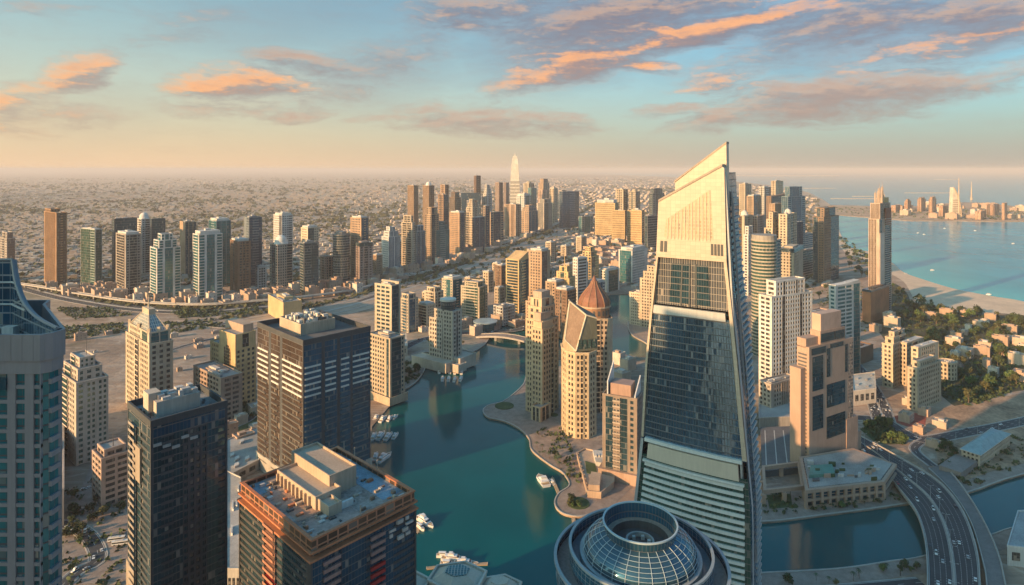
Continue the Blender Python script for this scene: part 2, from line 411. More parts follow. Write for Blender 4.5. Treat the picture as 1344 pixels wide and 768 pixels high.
class Tower:
    """collects the parts of one building: facade frame, glazing per side, balconies, roof"""
    def __init__(s, name, label, loc, wall, glass='room', fh=4.0, bay=3.4, cat='tower', cols=False, balc=None, group=None, wallm=None):
        s.t = empty(name, loc, label, cat, group)
        s.wall = wallm or wall_mat(wall); s.glass = glass; s.fh = fh; s.bay = bay; s.cols = cols
        s.balc = wall_mat(balc or tuple(min(.8, c * 1.18) for c in wall), .75)
        s.frame = MB()
    def gmat(s, key=None, bay=None): return glass_mat(key or s.glass, bay or 1.7, s.fh)
    def edge(s, p0, p1, z0, z1, segs, glass=None):
        p0, p1 = Vector(p0), Vector(p1); L = (p1 - p0).length; e = (p1 - p0) / L; n = Vector((e.y, -e.x))
        S = parse(segs); tot = sum(w for _, w in S); nf = max(1, int(round((z1 - z0) / s.fh))); fh = (z1 - z0) / nf
        gl = MB(); ed = .8; a = ed; Lu = L - 2 * ed; f = s.frame
        glass_bits = []
        for kd, w in S:
            b = a + Lu * w / tot; ln = b - a
            def pt(q, off, z): return (p0.x + e.x * q + n.x * off, p0.y + e.y * q + n.y * off, z)
            def pane(off, q0=a, q1=b, g=gl): g.face(pt(q0, off, z0), pt(q1, off, z0), pt(q1, off, z1), pt(q0, off, z1))
            if kd == 's': f.obox(p0, e, n, a, b, -1, .02, z0, z1, False, False)
            elif kd in 'wWn':
                bay = s.bay * (1.6 if kd == 'W' else .8 if kd == 'n' else 1); nb = max(1, int(round(ln / bay))); bw = ln / nb; pw = bw * (.22 if kd == 'W' else .42 if kd == 'w' else .5)
                for i in range(nb + 1):
                    c = a + i * bw; q0, q1 = max(a, c - pw / 2), min(b, c + pw / 2)
                    f.obox(p0, e, n, q0, q1, -1, .10, z0, z1, False, False)
                for k in range(nf + 1):
                    zz = z0 + k * fh; f.obox(p0, e, n, a, b, -.9, 0, max(z0, zz - .22 * fh), min(z1, zz + .22 * fh), True, False)
                if s.cols:
                    for i in range(nb):
                        g = MB(); pane(-.45, a + i * bw + pw / 2, a + (i + 1) * bw - pw / 2, g); glass_bits.append(g)
                else: pane(-.45)
            elif kd in 'bB':
                bm = MB(); dep = 1.5 if kd == 'b' else 2.4
                for k in range(1, nf + 1):
                    zz = z0 + k * fh
                    bm.obox(p0, e, n, a + .1, b - .1, -.6, dep, zz - .3, zz + .05)
                    bm.obox(p0, e, n, a + .1, b - .1, dep - .18, dep + .03, zz + .051, zz + 1.05)
                    if s.fh < 5.7 or s.cols: bm.build('balcony', s.balc, s.t); bm = MB()
                bm.build('balcony_column', s.balc, s.t)  # slabs and parapets of a whole balcony column in one mesh
                pane(-.3)
                f.obox(p0, e, n, a - .2, a + .25, -1, .6, z0, z1, False, False); f.obox(p0, e, n, b - .25, b + .2, -1, .6, z0, z1, False, False)
            elif kd == 'r':
                for k in range(nf + 1):
                    zz = z0 + k * fh; f.obox(p0, e, n, a, b, -.9, 0, max(z0, zz - .2 * fh), min(z1, zz + .2 * fh), True, False)
                pane(-.4)
            elif kd == 'R':
                for k in range(nf + 1):
                    zz = z0 + k * fh; f.obox(p0, e, n, a, b, -.9, .9, max(z0, zz - .13 * fh), min(z1, zz + .13 * fh), True, False)
                pane(-.4)
            elif kd == 'v':
                nb = max(1, int(round(ln / (s.bay * .7)))); bw = ln / nb
                for i in range(nb + 1):
                    c = a + i * bw; f.obox(p0, e, n, max(a, c - bw * .2), min(b, c + bw * .2), -.6, .45, z0, z1, False, False)
                pane(-.1)
            elif kd == 'g': pane(0)
            elif kd == 'G': pane(.35)
            a = b
        m = glass_mat(glass or s.glass, 1.7, fh)
        if gl.Fc: gl.build('glazing', m, s.t, uv=True)
        for g in glass_bits: g.build('window_column', m, s.t, uv=True)
    def shaft(s, poly, z0, z1, sides, glasses=None, corner=.85, roof=True, par=1.6):
        """sides: facade strings for the edges of poly in order"""
        n = len(poly)
        for i in range(n):
            sg = sides[i % len(sides)]
            s.edge(poly[i], poly[(i + 1) % n], z0, z1, sg, glasses[i % len(glasses)] if glasses else None)
            p0, p1, pm = Vector(poly[i]), Vector(poly[(i + 1) % n]), Vector(poly[i - 1])
            e = (p1 - p0).normalized(); e2 = (p0 - pm).normalized(); nn = Vector((e.y, -e.x)); n2 = Vector((e2.y, -e2.x))
            q = [p0 + (nn + n2) * (.16 / max(.3, 1 + nn.dot(n2))) * 1.0]
            s.frame.prism([(p0 + nn * .16 + n2 * .16)[:2] if abs(nn.dot(n2)) < .2 else q[0][:2], (p0 + e * corner + nn * .16)[:2], (p0 + e * corner - nn * .7)[:2], (p0 - e2 * corner - n2 * .7)[:2], (p0 - e2 * corner + n2 * .16)[:2]], z0, z1 + .01, True)
        if roof: s.roof(poly, z1, par)
    def roof(s, poly, z, par=1.6, mat=None):
        r = MB(); r.prism(shrink(poly, .5), z - .6, z - .02, True); o = r.build('roof', mat or ROOF, s.t)
        p = MB(); p.ring(shrink(poly, -.28), shrink(poly, .7), z + .02, z + par, True); p.build('parapet', s.wall, s.t)
        s.roof_obj = o
        return o
    def round(s, poly, z0, z1, style='r', glass=None, roof=True, out=0):
        nf = max(1, int(round((z1 - z0) / s.fh))); fh = (z1 - z0) / nf; f = s.frame
        gi = shrink(poly, .5); g = MB(); g.prism(gi, z0, z1, False); g.build('glazing', glass_mat(glass or s.glass, 1.7, fh), s.t, uv=True)
        if style in 'rwb':
            o = shrink(poly, -1.2) if style == 'b' else poly
            hh = .12 if style == 'b' else .2
            for k in range(nf + 1):
                zz = z0 + k * fh; f.ring(o, shrink(poly, .9), max(z0, zz - hh * fh), min(z1, zz + hh * fh))
        if style in 'wv':
            n = len(poly)
            for i in range(n):
                p0, p1 = Vector(poly[i - 1]), Vector(poly[i]); L = (p1 - p0).length; e = (p1 - p0) / L; nn = Vector((e.y, -e.x))
                nb = max(1, int(round(L / s.bay)))
                for j in range(nb):
                    c = L * (j + .5) / nb; f.obox(p0, e, nn, c - s.bay * .2, c + s.bay * .2, -.8, .14, z0, z1, False, False)
        if roof: s.roof(poly, z1)
    def block(s, poly, z0, z1, name='crown', mat=None, poly2=None):
        b = MB(); b.prism(poly, z0, z1, True, False, poly2); return b.build(name, mat or s.wall, s.t)
    def plant(s, poly, z, n, seed=0, h=(2, 5), size=(.08, .2)):
        """plant boxes on the roof, each a sub-part of it"""
        R = random.Random(seed)
        for _ in range(n):
            u, v, a, b = R.uniform(.12, .7), R.uniform(.12, .7), R.uniform(*size), R.uniform(*size)
            q = MB(); zz = z + R.uniform(*h)
            q.prism(subquad(poly, u, u + a, v, v + b), z - .02 + .004 * _, zz, True)
            q.build('plant_box', PLANT if R.random() < .6 else ROOF, getattr(s, 'roof_obj', None) or s.t)
    def done(s):
        s.frame.build('facade_frame', s.wall, s.t)
        return s.t

def corners(xl, xm, xr, Y, a):
    """plan of a rectangular building whose near corner shows at column xm, its left and right corners at xl and xr"""
    X = xat(xm, Y); tl, tr = (xl - CX) / FPX, (xr - CX) / FPX
    while math.cos(math.radians(a)) + tl * math.sin(math.radians(a)) < .30 and a > 5: a -= 1
    while math.sin(math.radians(a)) - tr * math.cos(math.radians(a)) < .22 and a < 80: a += 1
    a = math.radians(a)
    l = (X - tl * Y) / (math.cos(a) + tl * math.sin(a)); r = (tr * Y - X) / (math.sin(a) - tr * math.cos(a))
    L = Vector((-math.cos(a), math.sin(a))); Rv = Vector((math.sin(a), math.cos(a))); C = Vector((X, Y))
    l = min(max(l, 8), 140); r = min(max(r, 8), 140)
    return [C, C + Rv * r, C + Rv * r + L * l, C + L * l], l, r
def local(poly):
    c = (sum(p[0] for p in poly) / len(poly), sum(p[1] for p in poly) / len(poly))
    return [(p[0] - c[0], p[1] - c[1]) for p in poly], c
# ---------------------------------------------------------------- ground, water, roads
def smooth(pts, k=6):
    out = []
    n = len(pts)
    for i in range(n - 1):
        p0, p1, p2, p3 = [Vector(pts[max(0, min(n - 1, j))]) for j in (i - 1, i, i + 1, i + 2)]
        for q in range(k):
            t = q / k
            out.append(tuple(.5 * ((2 * p1) + (p2 - p0) * t + (2 * p0 - 5 * p1 + 4 * p2 - p3) * t * t + (3 * p1 - p0 - 3 * p2 + p3) * t ** 3)))
    out.append(tuple(pts[-1]))
    return out
def px(pts, z=LAND): return [gnd(x, y, z) for x, y in pts]
SHORE_WEST = px([(527, 513), (545, 502), (557, 486), (557, 478), (549, 470), (551, 465), (561, 462), (588, 467), (606, 467), (624, 460), (636, 452), (640, 447), (646, 436), (650, 427)])
SHORE_EAST = px([(692, 470), (690, 495), (684, 508), (662, 526), (642, 532), (634, 539), (641, 548), (662, 553), (682, 563), (694, 576), (698, 591), (720, 609), (739, 621), (747, 637), (733, 648), (728, 661), (737, 673), (757, 678), (778, 675), (800, 671)])
SOUTH_BANK = px([(748, 800), (800, 772), (900, 758), (990, 753), (1100, 747), (1170, 737), (1215, 730), (1302, 702), (1344, 690), (1500, 662)])
NORTH_BANK = px([(1500, 588), (1344, 622), (1268, 647), (1190, 661), (1080, 676), (1000, 685), (900, 686), (840, 676), (800, 671)])
SW = smooth(SHORE_WEST); SE = smooth(SHORE_EAST); SB = smooth(SOUTH_BANK, 4); NB = smooth(NORTH_BANK, 4)
QUAY_W = px([(462, 820), (476, 700), (486, 610), (488, 560), (505, 540)])
INNER_N = px([(668, 424), (700, 436), (760, 446), (775, 436), (781, 405), (800, 386), (838, 386)])
INNER_E = px([(834, 404), (825, 424), (829, 439), (850, 452), (862, 470)])
INNER_S = px([(840, 469), (802, 462), (770, 470), (720, 474)])
IE = smooth(INNER_E); IN = INNER_N
MARINA = [(-25, 432)] + [(p[0], p[1]) for p in QUAY_W] + SW + IN + IE + INNER_S + SE + NB[::-1][1:] + SB[::-1]
BEACH = px([(1500, 452), (1420, 418), (1344, 396), (1303, 389), (1252, 379), (1212, 367), (1185, 357), (1171, 345), (1142, 331), (1117, 325), (1107, 314), (1102, 304), (1099, 292), (1097, 283)])
BE = smooth(BEACH, 5)
COAST = px([(1093, 271), (1080, 262), (1060, 252), (1010, 243), (960, 237.5), (900, 233.5), (840, 230.5)])
OUTER = [(-150000, -2500), (9000, -2500), (9000, 500)] + BE + COAST + [(1500, 150000), (-150000, 150000)]
PENINSULA = px([(1096, 282), (1134, 285), (1170, 288), (1199, 290), (1258, 290), (1307, 291), (1344, 291), (1500, 292), (1500, 276), (1344, 272), (1292, 266), (1258, 265.5), (1189, 271.5), (1130, 270), (1090, 269)])

def sheet(name, loops, z, mat, skirt=None, kind='structure'):
    tess = geometry.tessellate_polygon([[Vector((p[0], p[1], 0)) for p in l] for l in loops])
    flat = [p for l in loops for p in l]; m = MB()
    m.V = [(p[0], p[1], z) for p in flat]
    for t in tess:
        a, b, c = [Vector(flat[i][:2]) for i in t]
        if (b - a).cross(c - a) if False else ((b.x - a.x) * (c.y - a.y) - (b.y - a.y) * (c.x - a.x)) < 0: t = (t[0], t[2], t[1])
        m.Fc.append(tuple(t)); m.mi.append(0)
    if skirt is not None:
        for l in loops:
            for i in range(len(l)):
                p, q = l[i], l[(i + 1) % len(l)]
                m.face((p[0], p[1], z), (p[0], p[1], skirt), (q[0], q[1], skirt), (q[0], q[1], z))
    o = m.build(name, mat)
    return tag(o, kind=kind)

def ribbon(m, pts, off0, off1, z0, z1=None, zs=None):
    """strip along pts between sideways offsets; z1 given: a raised kerb with sides"""
    n = len(pts); A, B = [], []
    for i in range(n):
        p = Vector(pts[i][:2]); d = (Vector(pts[min(n - 1, i + 1)][:2]) - Vector(pts[max(0, i - 1)][:2])).normalized(); nn = Vector((-d.y, d.x))
        A.append(p + nn * off0); B.append(p + nn * off1)
    for i in range(n - 1):
        za, zb = (zs[i], zs[i + 1]) if zs else (0, 0)
        if z1 is None:
            m.face((*B[i], z0 + za), (*A[i], z0 + za), (*A[i + 1], z0 + zb), (*B[i + 1], z0 + zb)) if off1 < off0 else m.face((*A[i], z0 + za), (*A[i + 1], z0 + zb), (*B[i + 1], z0 + zb), (*B[i], z0 + za))
        else:
            m.face((*A[i], z1 + za), (*A[i + 1], z1 + zb), (*B[i + 1], z1 + zb), (*B[i], z1 + za))
            m.face((*A[i], z0 + za), (*A[i + 1], z0 + zb), (*A[i + 1], z1 + zb), (*A[i], z1 + za))
            m.face((*B[i], z0 + za), (*B[i], z1 + za), (*B[i + 1], z1 + zb), (*B[i + 1], z0 + zb))
def length_of(pts): return sum((Vector(pts[i + 1][:2]) - Vector(pts[i][:2])).length for i in range(len(pts) - 1))
def along(pts, step, start=0):
    """points and directions every step metres"""
    out = []; s = start; acc = 0
    for i in range(len(pts) - 1):
        a, b = Vector(pts[i]), Vector(pts[i + 1]); L = (b.xy - a.xy).length if len(pts[i]) > 2 else (b - a).length
        while s <= acc + L and L > 0:
            out.append((a.lerp(b, (s - acc) / L), (b - a).normalized())); s += step
        acc += L
    return out

# --- materials of the ground
def ground_mat():
    m, t, b = new_mat('ground')
    c = t.n('ShaderNodeTexCoord').outputs['Object']
    big = t.noise(c, .0011, 5, .6); mid = t.noise(c, .009, 5, .62, dist=.4); fine = t.noise(c, .09, 4, .65)
    streak = t.noise(t.v('MULTIPLY', c, (.35, 1.6, 1)), .006, 5, .6, dist=.6)
    sand = t.mix(t.sstep(mid, .35, .65), (.36, .24, .165, 1), (.50, .36, .26, 1))
    sand = t.mix(t.m('MULTIPLY', t.sstep(streak, .46, .60), .75), sand, (.20, .135, .095, 1))
    track = t.noise(t.v('MULTIPLY', c, (.22, 2.2, 1)), .012, 4, .6, dist=1.2)
    sand = t.mix(t.m('MULTIPLY', t.sstep(t.m('ABSOLUTE', t.m('SUBTRACT', track, .5)), .03, .0), .55), sand, (.52, .43, .34, 1))
    paved = t.mix(t.sstep(fine, .4, .6), (.20, .165, .14, 1), (.36, .31, .27, 1))
    base = t.mix(t.sstep(big, .42, .58), sand, t.mix(.5, paved, sand))
    scrub = t.m('MULTIPLY', t.sstep(t.noise(c, .0045, 6, .68, dist=.5), .54, .64), .75)
    base = t.mix(scrub, base, (.085, .085, .045, 1))
    quarter = t.m('MULTIPLY', t.sstep(t.noise(t.v('MULTIPLY', c, (1, .6, 1)), .0009, 5, .6, dist=.8), .48, .58), .55)
    base = t.mix(quarter, base, (.22, .21, .15, 1))
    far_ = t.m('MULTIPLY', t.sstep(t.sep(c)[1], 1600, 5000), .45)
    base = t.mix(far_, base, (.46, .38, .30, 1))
    base = t.mix(t.m('MULTIPLY', t.sstep(fine, .50, .68), .5), base, (.12, .095, .075, 1))
    base = t.mix(t.m('MULTIPLY', t.sstep(t.noise(c, .03, 6, .7, dist=1.0), .55, .66), .5), base, (.55, .45, .36, 1))
    t.put(b.inputs['Base Color'], base); b.inputs['Roughness'].default_value = .95
    bp = t.n('ShaderNodeBump'); bp.inputs['Strength'].default_value = .8; bp.inputs['Distance'].default_value = 2.5; t.put(bp.inputs['Height'], t.m('ADD', t.m('MULTIPLY', t.noise(c, .035, 6, .65), 1.0), t.m('MULTIPLY', streak, 1.0))); t.put(b.inputs['Normal'], bp.outputs[0])
    return m
def plain(name, rgb, var=.2, scale=.1, rough=.9, bump=0):
    k = ('p', name)
    if k in MATS: return MATS[k]
    m, t, b = new_mat(name)
    c = t.n('ShaderNodeTexCoord').outputs['Object']
    f = t.m('ADD', t.m('MULTIPLY', t.noise(c, scale, 5, .65), .6), t.m('MULTIPLY', t.noise(c, scale * 9, 3, .6), .4))
    t.put(b.inputs['Base Color'], t.mix(t.sstep(f, .32, .68), tuple(x * (1 - var) for x in rgb) + (1,), tuple(x * (1 + var) for x in rgb) + (1,)))
    b.inputs['Roughness'].default_value = rough
    if bump:
        bp = t.n('ShaderNodeBump'); bp.inputs['Strength'].default_value = bump; t.put(bp.inputs['Height'], f); t.put(b.inputs['Normal'], bp.outputs[0])
    MATS[k] = m
    return m
def water_mat(name, deep, bump, scale, rough, shallow=None, spec=.3):
    m, t, b = new_mat(name)
    c = t.n('ShaderNodeTexCoord').outputs['Object']
    col = t.mix(t.sstep(t.noise(c, .004, 4, .6), .3, .7), tuple(x * .8 for x in deep) + (1,), tuple(x * 1.2 for x in deep) + (1,))
    if shallow:
        at = t.n('ShaderNodeAttribute', attribute_name='shallow')
        col = t.mix(t.m('ADD', at.outputs['Fac'], t.m('MULTIPLY', t.m('SUBTRACT', t.noise(c, .006, 4, .6), .5), .25), clamp=True), col, (*shallow, 1))
    t.put(b.inputs['Base Color'], col)
    t.put(b.inputs['Roughness'], t.m('ADD', rough * .6, t.m('MULTIPLY', t.noise(t.v('MULTIPLY', c, (1, .5, 1)), .018, 5, .6), rough * .9))); b.inputs['IOR'].default_value = 1.33; b.inputs['Specular IOR Level'].default_value = spec; b.inputs['Specular Tint'].default_value = (.2, .9, .92, 1)
    h = t.m('ADD', t.noise(c, scale, 4, .6), t.m('MULTIPLY', t.noise(t.v('MULTIPLY', c, (1, .45, 1)), scale * .16, 3, .6), 2.5))
    bp = t.n('ShaderNodeBump'); bp.inputs['Strength'].default_value = bump; bp.inputs['Distance'].default_value = 1.0
    t.put(bp.inputs['Height'], h); t.put(b.inputs['Normal'], bp.outputs[0])
    return m
ASPHALT = plain('asphalt', (.055, .056, .06), .25, .06, .85)
PAVING = plain('promenade_paving', (.29, .225, .185), .28, .15, .85)
KERB = plain('kerb_concrete', (.42, .39, .35), .15, .2, .85)
SANDM = plain('beach_sand', (.66, .50, .35), .14, .02, .95)
GRASS = plain('lawn', (.06, .085, .03), .35, .08, .95)
PARKG = plain('park_ground', (.06, .06, .032), .5, .02, .95)
WHITE_LINE = plain('road_paint', (.50, .49, .46), .1, .5, .7)
RED_FLOWER = plain('red_paving', (.35, .09, .06), .3, .12, .9)
DIRT = plain('bare_ground', (.34, .22, .14), .5, .035, .95)

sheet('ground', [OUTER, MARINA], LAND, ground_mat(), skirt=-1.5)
sheet('peninsula_ground', [PENINSULA], LAND, plain('peninsula_sand', (.42, .29, .19), .35, .006), skirt=-1.5)
# far sandbars and breakwaters
for i, (x0, x1, y, th) in enumerate([(952, 1104, 230.6, .9), (1118, 1148, 257.5, .5), (1090, 1160, 260.5, .7), (1187, 1260, 253, .6), (1225, 1262, 235.5, .5), (1046, 1098, 247, .5), (690, 830, 231.5, .6)]):
    z = LAND
    p = px([(x0, y + th / 2), ((x0 + x1) / 2, y + th * .7), (x1, y + th / 2), (x1 - 4, y - th / 3), ((x0 + x1) / 2, y - th / 2), (x0, y - th / 3)])
    sheet('sandbar', [p], z, SANDM, skirt=-1.5)
# water: the sea with a shelf of shallow water along the beach, the marina dark green
SEA = water_mat('sea_water', (.003, .25, .33), .05, .12, .2, shallow=(.07, .50, .48), spec=.25)
gx = [-150000, -40000, -10000, -3000, -500] + [200 + 45 * k for k in range(64)] + [3600, 5000, 9000, 30000, 150000]
gy = [-2500, 0, 500] + [700 + 45 * k for k in range(60)] + [3700, 4600, 7000, 12000, 30000, 150000]
bx = np.array(BE); sea = MB(); sv = []
for yy in gy:
    for xx in gx:
        dd = math.sqrt(((bx[:, 0] - xx) ** 2 + (bx[:, 1] - yy) ** 2).min()); sea.V.append((xx, yy, 0)); sv.append(max(0.0, 1 - dd / 420) ** 2.2)
nx_ = len(gx)
for j in range(len(gy) - 1):
    for i in range(nx_ - 1): sea.Fc.append((j * nx_ + i, j * nx_ + i + 1, (j + 1) * nx_ + i + 1, (j + 1) * nx_ + i)); sea.mi.append(0)
o = sea.build('sea_water', SEA); a_ = o.data.attributes.new('shallow', 'FLOAT', 'POINT'); a_.data.foreach_set('value', sv); tag(o, kind='structure')
MARW = water_mat('marina_water', (.0006, .085, .090), .09, .22, .08, spec=.45)
sheet('marina_water', [MARINA], .35, MARW)

# beach, park, bare plots, lawns
BI = px([(1500, 470), (1420, 432), (1344, 414), (1290, 411), (1240, 408), (1205, 398), (1196, 386), (1186, 370), (1166, 358), (1138, 342), (1112, 333), (1100, 320), (1094, 305)])
sheet('beach', [BE[:-6] + smooth(BI, 4)[::-1]], LAND + .30, SANDM)
sheet('park_ground', [smooth(px([(1175, 372), (1190, 384), (1200, 400), (1240, 410), (1290, 413), (1344, 416), (1500, 440), (1500, 540), (1344, 512), (1270, 536), (1236, 520), (1180, 470), (1150, 430), (1130, 400), (1140, 385)]), 3)], LAND + .1, PARKG)
sheet('bare_plot', [px([(1236, 536), (1344, 516), (1500, 520), (1500, 590), (1344, 618), (1270, 642), (1232, 612), (1228, 590), (1344, 558), (1250, 560)])], LAND + .14, DIRT)
for nm, pl, mt in [
  ('lawn', [(1143, 560), (1158, 556), (1192, 574), (1188, 583), (1166, 583), (1146, 572)], GRASS),
  ('lawn', [(1128, 563), (1142, 560), (1164, 583), (1150, 582)], GRASS),
  ('red_paving', [(1168, 548), (1196, 541), (1216, 546), (1214, 560), (1190, 560), (1172, 553)], RED_FLOWER),
  ('bare_plot', [(1168, 590), (1186, 588), (1215, 618), (1212, 626), (1196, 614)], DIRT),
  ('lawn', [(1006, 650), (1038, 648), (1040, 666), (1010, 668)], GRASS),
  ('forecourt_paving', [(1000, 640), (1165, 626), (1176, 655), (1080, 672), (1000, 680)], PAVING),
  ('point_paving', [(694, 500), (735, 520), (765, 575), (810, 590), (830, 640), (800, 668), (760, 676), (738, 668), (735, 652), (752, 640), (740, 616), (702, 588), (686, 556), (650, 544), (642, 540), (668, 530), (688, 512)], PAVING),
  ('lawn', [(282, 520), (330, 512), (345, 560), (300, 580)], GRASS),
  ('courtyard', [(82, 770), (85, 690), (120, 610), (170, 600), (172, 760)], PAVING),
]:
    sheet(nm, [px(pl)], LAND + (.12 if mt is not GRASS else .16), mt)
# promenade along both shores, raised kerb at the water
pm, km = MB(), MB()
for pts, side, wd in ((SW, 1, 13), (SE, 1, 11), (NB[:], -1, 14), (SB, -1, 16), (IE, 1, 8)):
    ribbon(pm, pts, side * wd, side * .0, LAND + .2) if side > 0 else ribbon(pm, pts, 0, side * wd, LAND + .2)
    ribbon(km, pts, -.5, .6, LAND, LAND + .75)
tag(pm.build('promenade', PAVING), kind='structure'); tag(km.build('quay_kerb', KERB), kind='structure')

# roads --------------------------------------------------------------
ROADS = {}
road_m, line_m, kerb_m = MB(), MB(), MB()
def road(key, pts, width, lanes, z=.22, median=0):
    p = smooth(px(pts), 6); ROADS[key] = (p, width, lanes)
    ribbon(road_m, p, width / 2, -width / 2, LAND + z)
    for s in (1, -1):
        ribbon(kerb_m, p, s * width / 2 - .01, s * (width / 2 + .9), LAND + .01, LAND + z + .14) if s > 0 else ribbon(kerb_m, p, s * (width / 2 + .9), s * width / 2 + .01, LAND + .01, LAND + z + .14)
        ribbon(line_m, p, s * (width / 2 - .7) + .2, s * (width / 2 - .7) - .2, LAND + z + .03)
    if median: ribbon(kerb_m, p, -median / 2, median / 2, LAND + z - .1, LAND + z + .3)
    for k in range(1, lanes):
        off = -width / 2 + width * k / lanes
        if median and abs(off) < median: continue
        for q, d in along(p, 14):
            nn = Vector((-d.y, d.x)); a = q + nn * off
            line_m.face((*(a - nn * .17), LAND + z + .03), (*(a - nn * .17 + d * 5), LAND + z + .03), (*(a + nn * .17 + d * 5), LAND + z + .03), (*(a + nn * .17), LAND + z + .03))
road('park', [(1420, 533), (1344, 553), (1269, 568), (1215, 577), (1190, 570), (1160, 553), (1120, 548), (1060, 548), (998, 553)], 16, 4)
road('avenue', [(1160, 553), (1152, 530), (1137, 502), (1127, 488), (1112, 470), (1100, 452)], 24, 6, z=.26, median=2)
road('slip', [(1215, 577), (1200, 590), (1225, 612)], 9, 2, z=.30)
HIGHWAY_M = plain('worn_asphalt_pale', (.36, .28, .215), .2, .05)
road_keep = road_m; road_m = MB()
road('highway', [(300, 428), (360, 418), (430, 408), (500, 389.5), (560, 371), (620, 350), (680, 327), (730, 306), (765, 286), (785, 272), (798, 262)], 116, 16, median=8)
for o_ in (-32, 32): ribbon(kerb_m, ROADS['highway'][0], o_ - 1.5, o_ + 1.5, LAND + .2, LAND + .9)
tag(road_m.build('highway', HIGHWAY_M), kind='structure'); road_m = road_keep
road('service', [(470, 396), (540, 372), (610, 346), (670, 322), (722, 300)], 16, 4, z=.30)
road('ring', [(20, 372), (60, 384), (110, 395), (180, 405), (260, 409), (330, 404), (400, 398)], 44, 8, z=.26, median=6)
road('left_loop', [(60, 790), (100, 752), (128, 735), (118, 706), (92, 690), (60, 688)], 11, 2, z=.3)
road('desert_road', [(60, 442), (110, 431), (170, 424), (230, 424), (300, 430)], 12, 2, z=.3)
road('marina_street', [(498, 480), (540, 452), (580, 440), (640, 436), (690, 430), (740, 404), (790, 372)], 16, 4, z=.3)
road('cross_street', [(196, 470), (250, 452), (320, 436), (345, 428)], 10, 2, z=.34)
road('side_street', [(286, 610), (290, 570), (330, 548), (345, 520)], 10, 2, z=.34)
road('south_quay', [(1210, 765), (1100, 775), (990, 785)], 10, 2, z=.3)
FAR_ROAD = plain('far_road', (.40, .31, .24), .15, .01)
fr = MB()
for ln, wd in (([(-80, 300), (200, 296), (420, 292), (560, 284)], 40), ([(-80, 268), (240, 266), (540, 262)], 60), ([(-80, 330), (140, 338), (330, 346), (470, 346)], 30), ([(-80, 249), (400, 248), (760, 246)], 110), ([(330, 400), (300, 340), (285, 290), (280, 250)], 34), ([(120, 372), (90, 320), (60, 280)], 30), ([(470, 370), (430, 320), (410, 280), (405, 250)], 34), ([(-80, 240), (500, 239.5), (880, 239)], 160)):
    ribbon(fr, smooth(px(ln), 6), wd / 2, -wd / 2, LAND + .25)
tag(fr.build('distant_roads', FAR_ROAD), kind='structure')
tag(road_m.build('road', ASPHALT), kind='structure'); tag(kerb_m.build('kerb', KERB), kind='structure'); tag(line_m.build('lane_markings', WHITE_LINE), kind='structure')
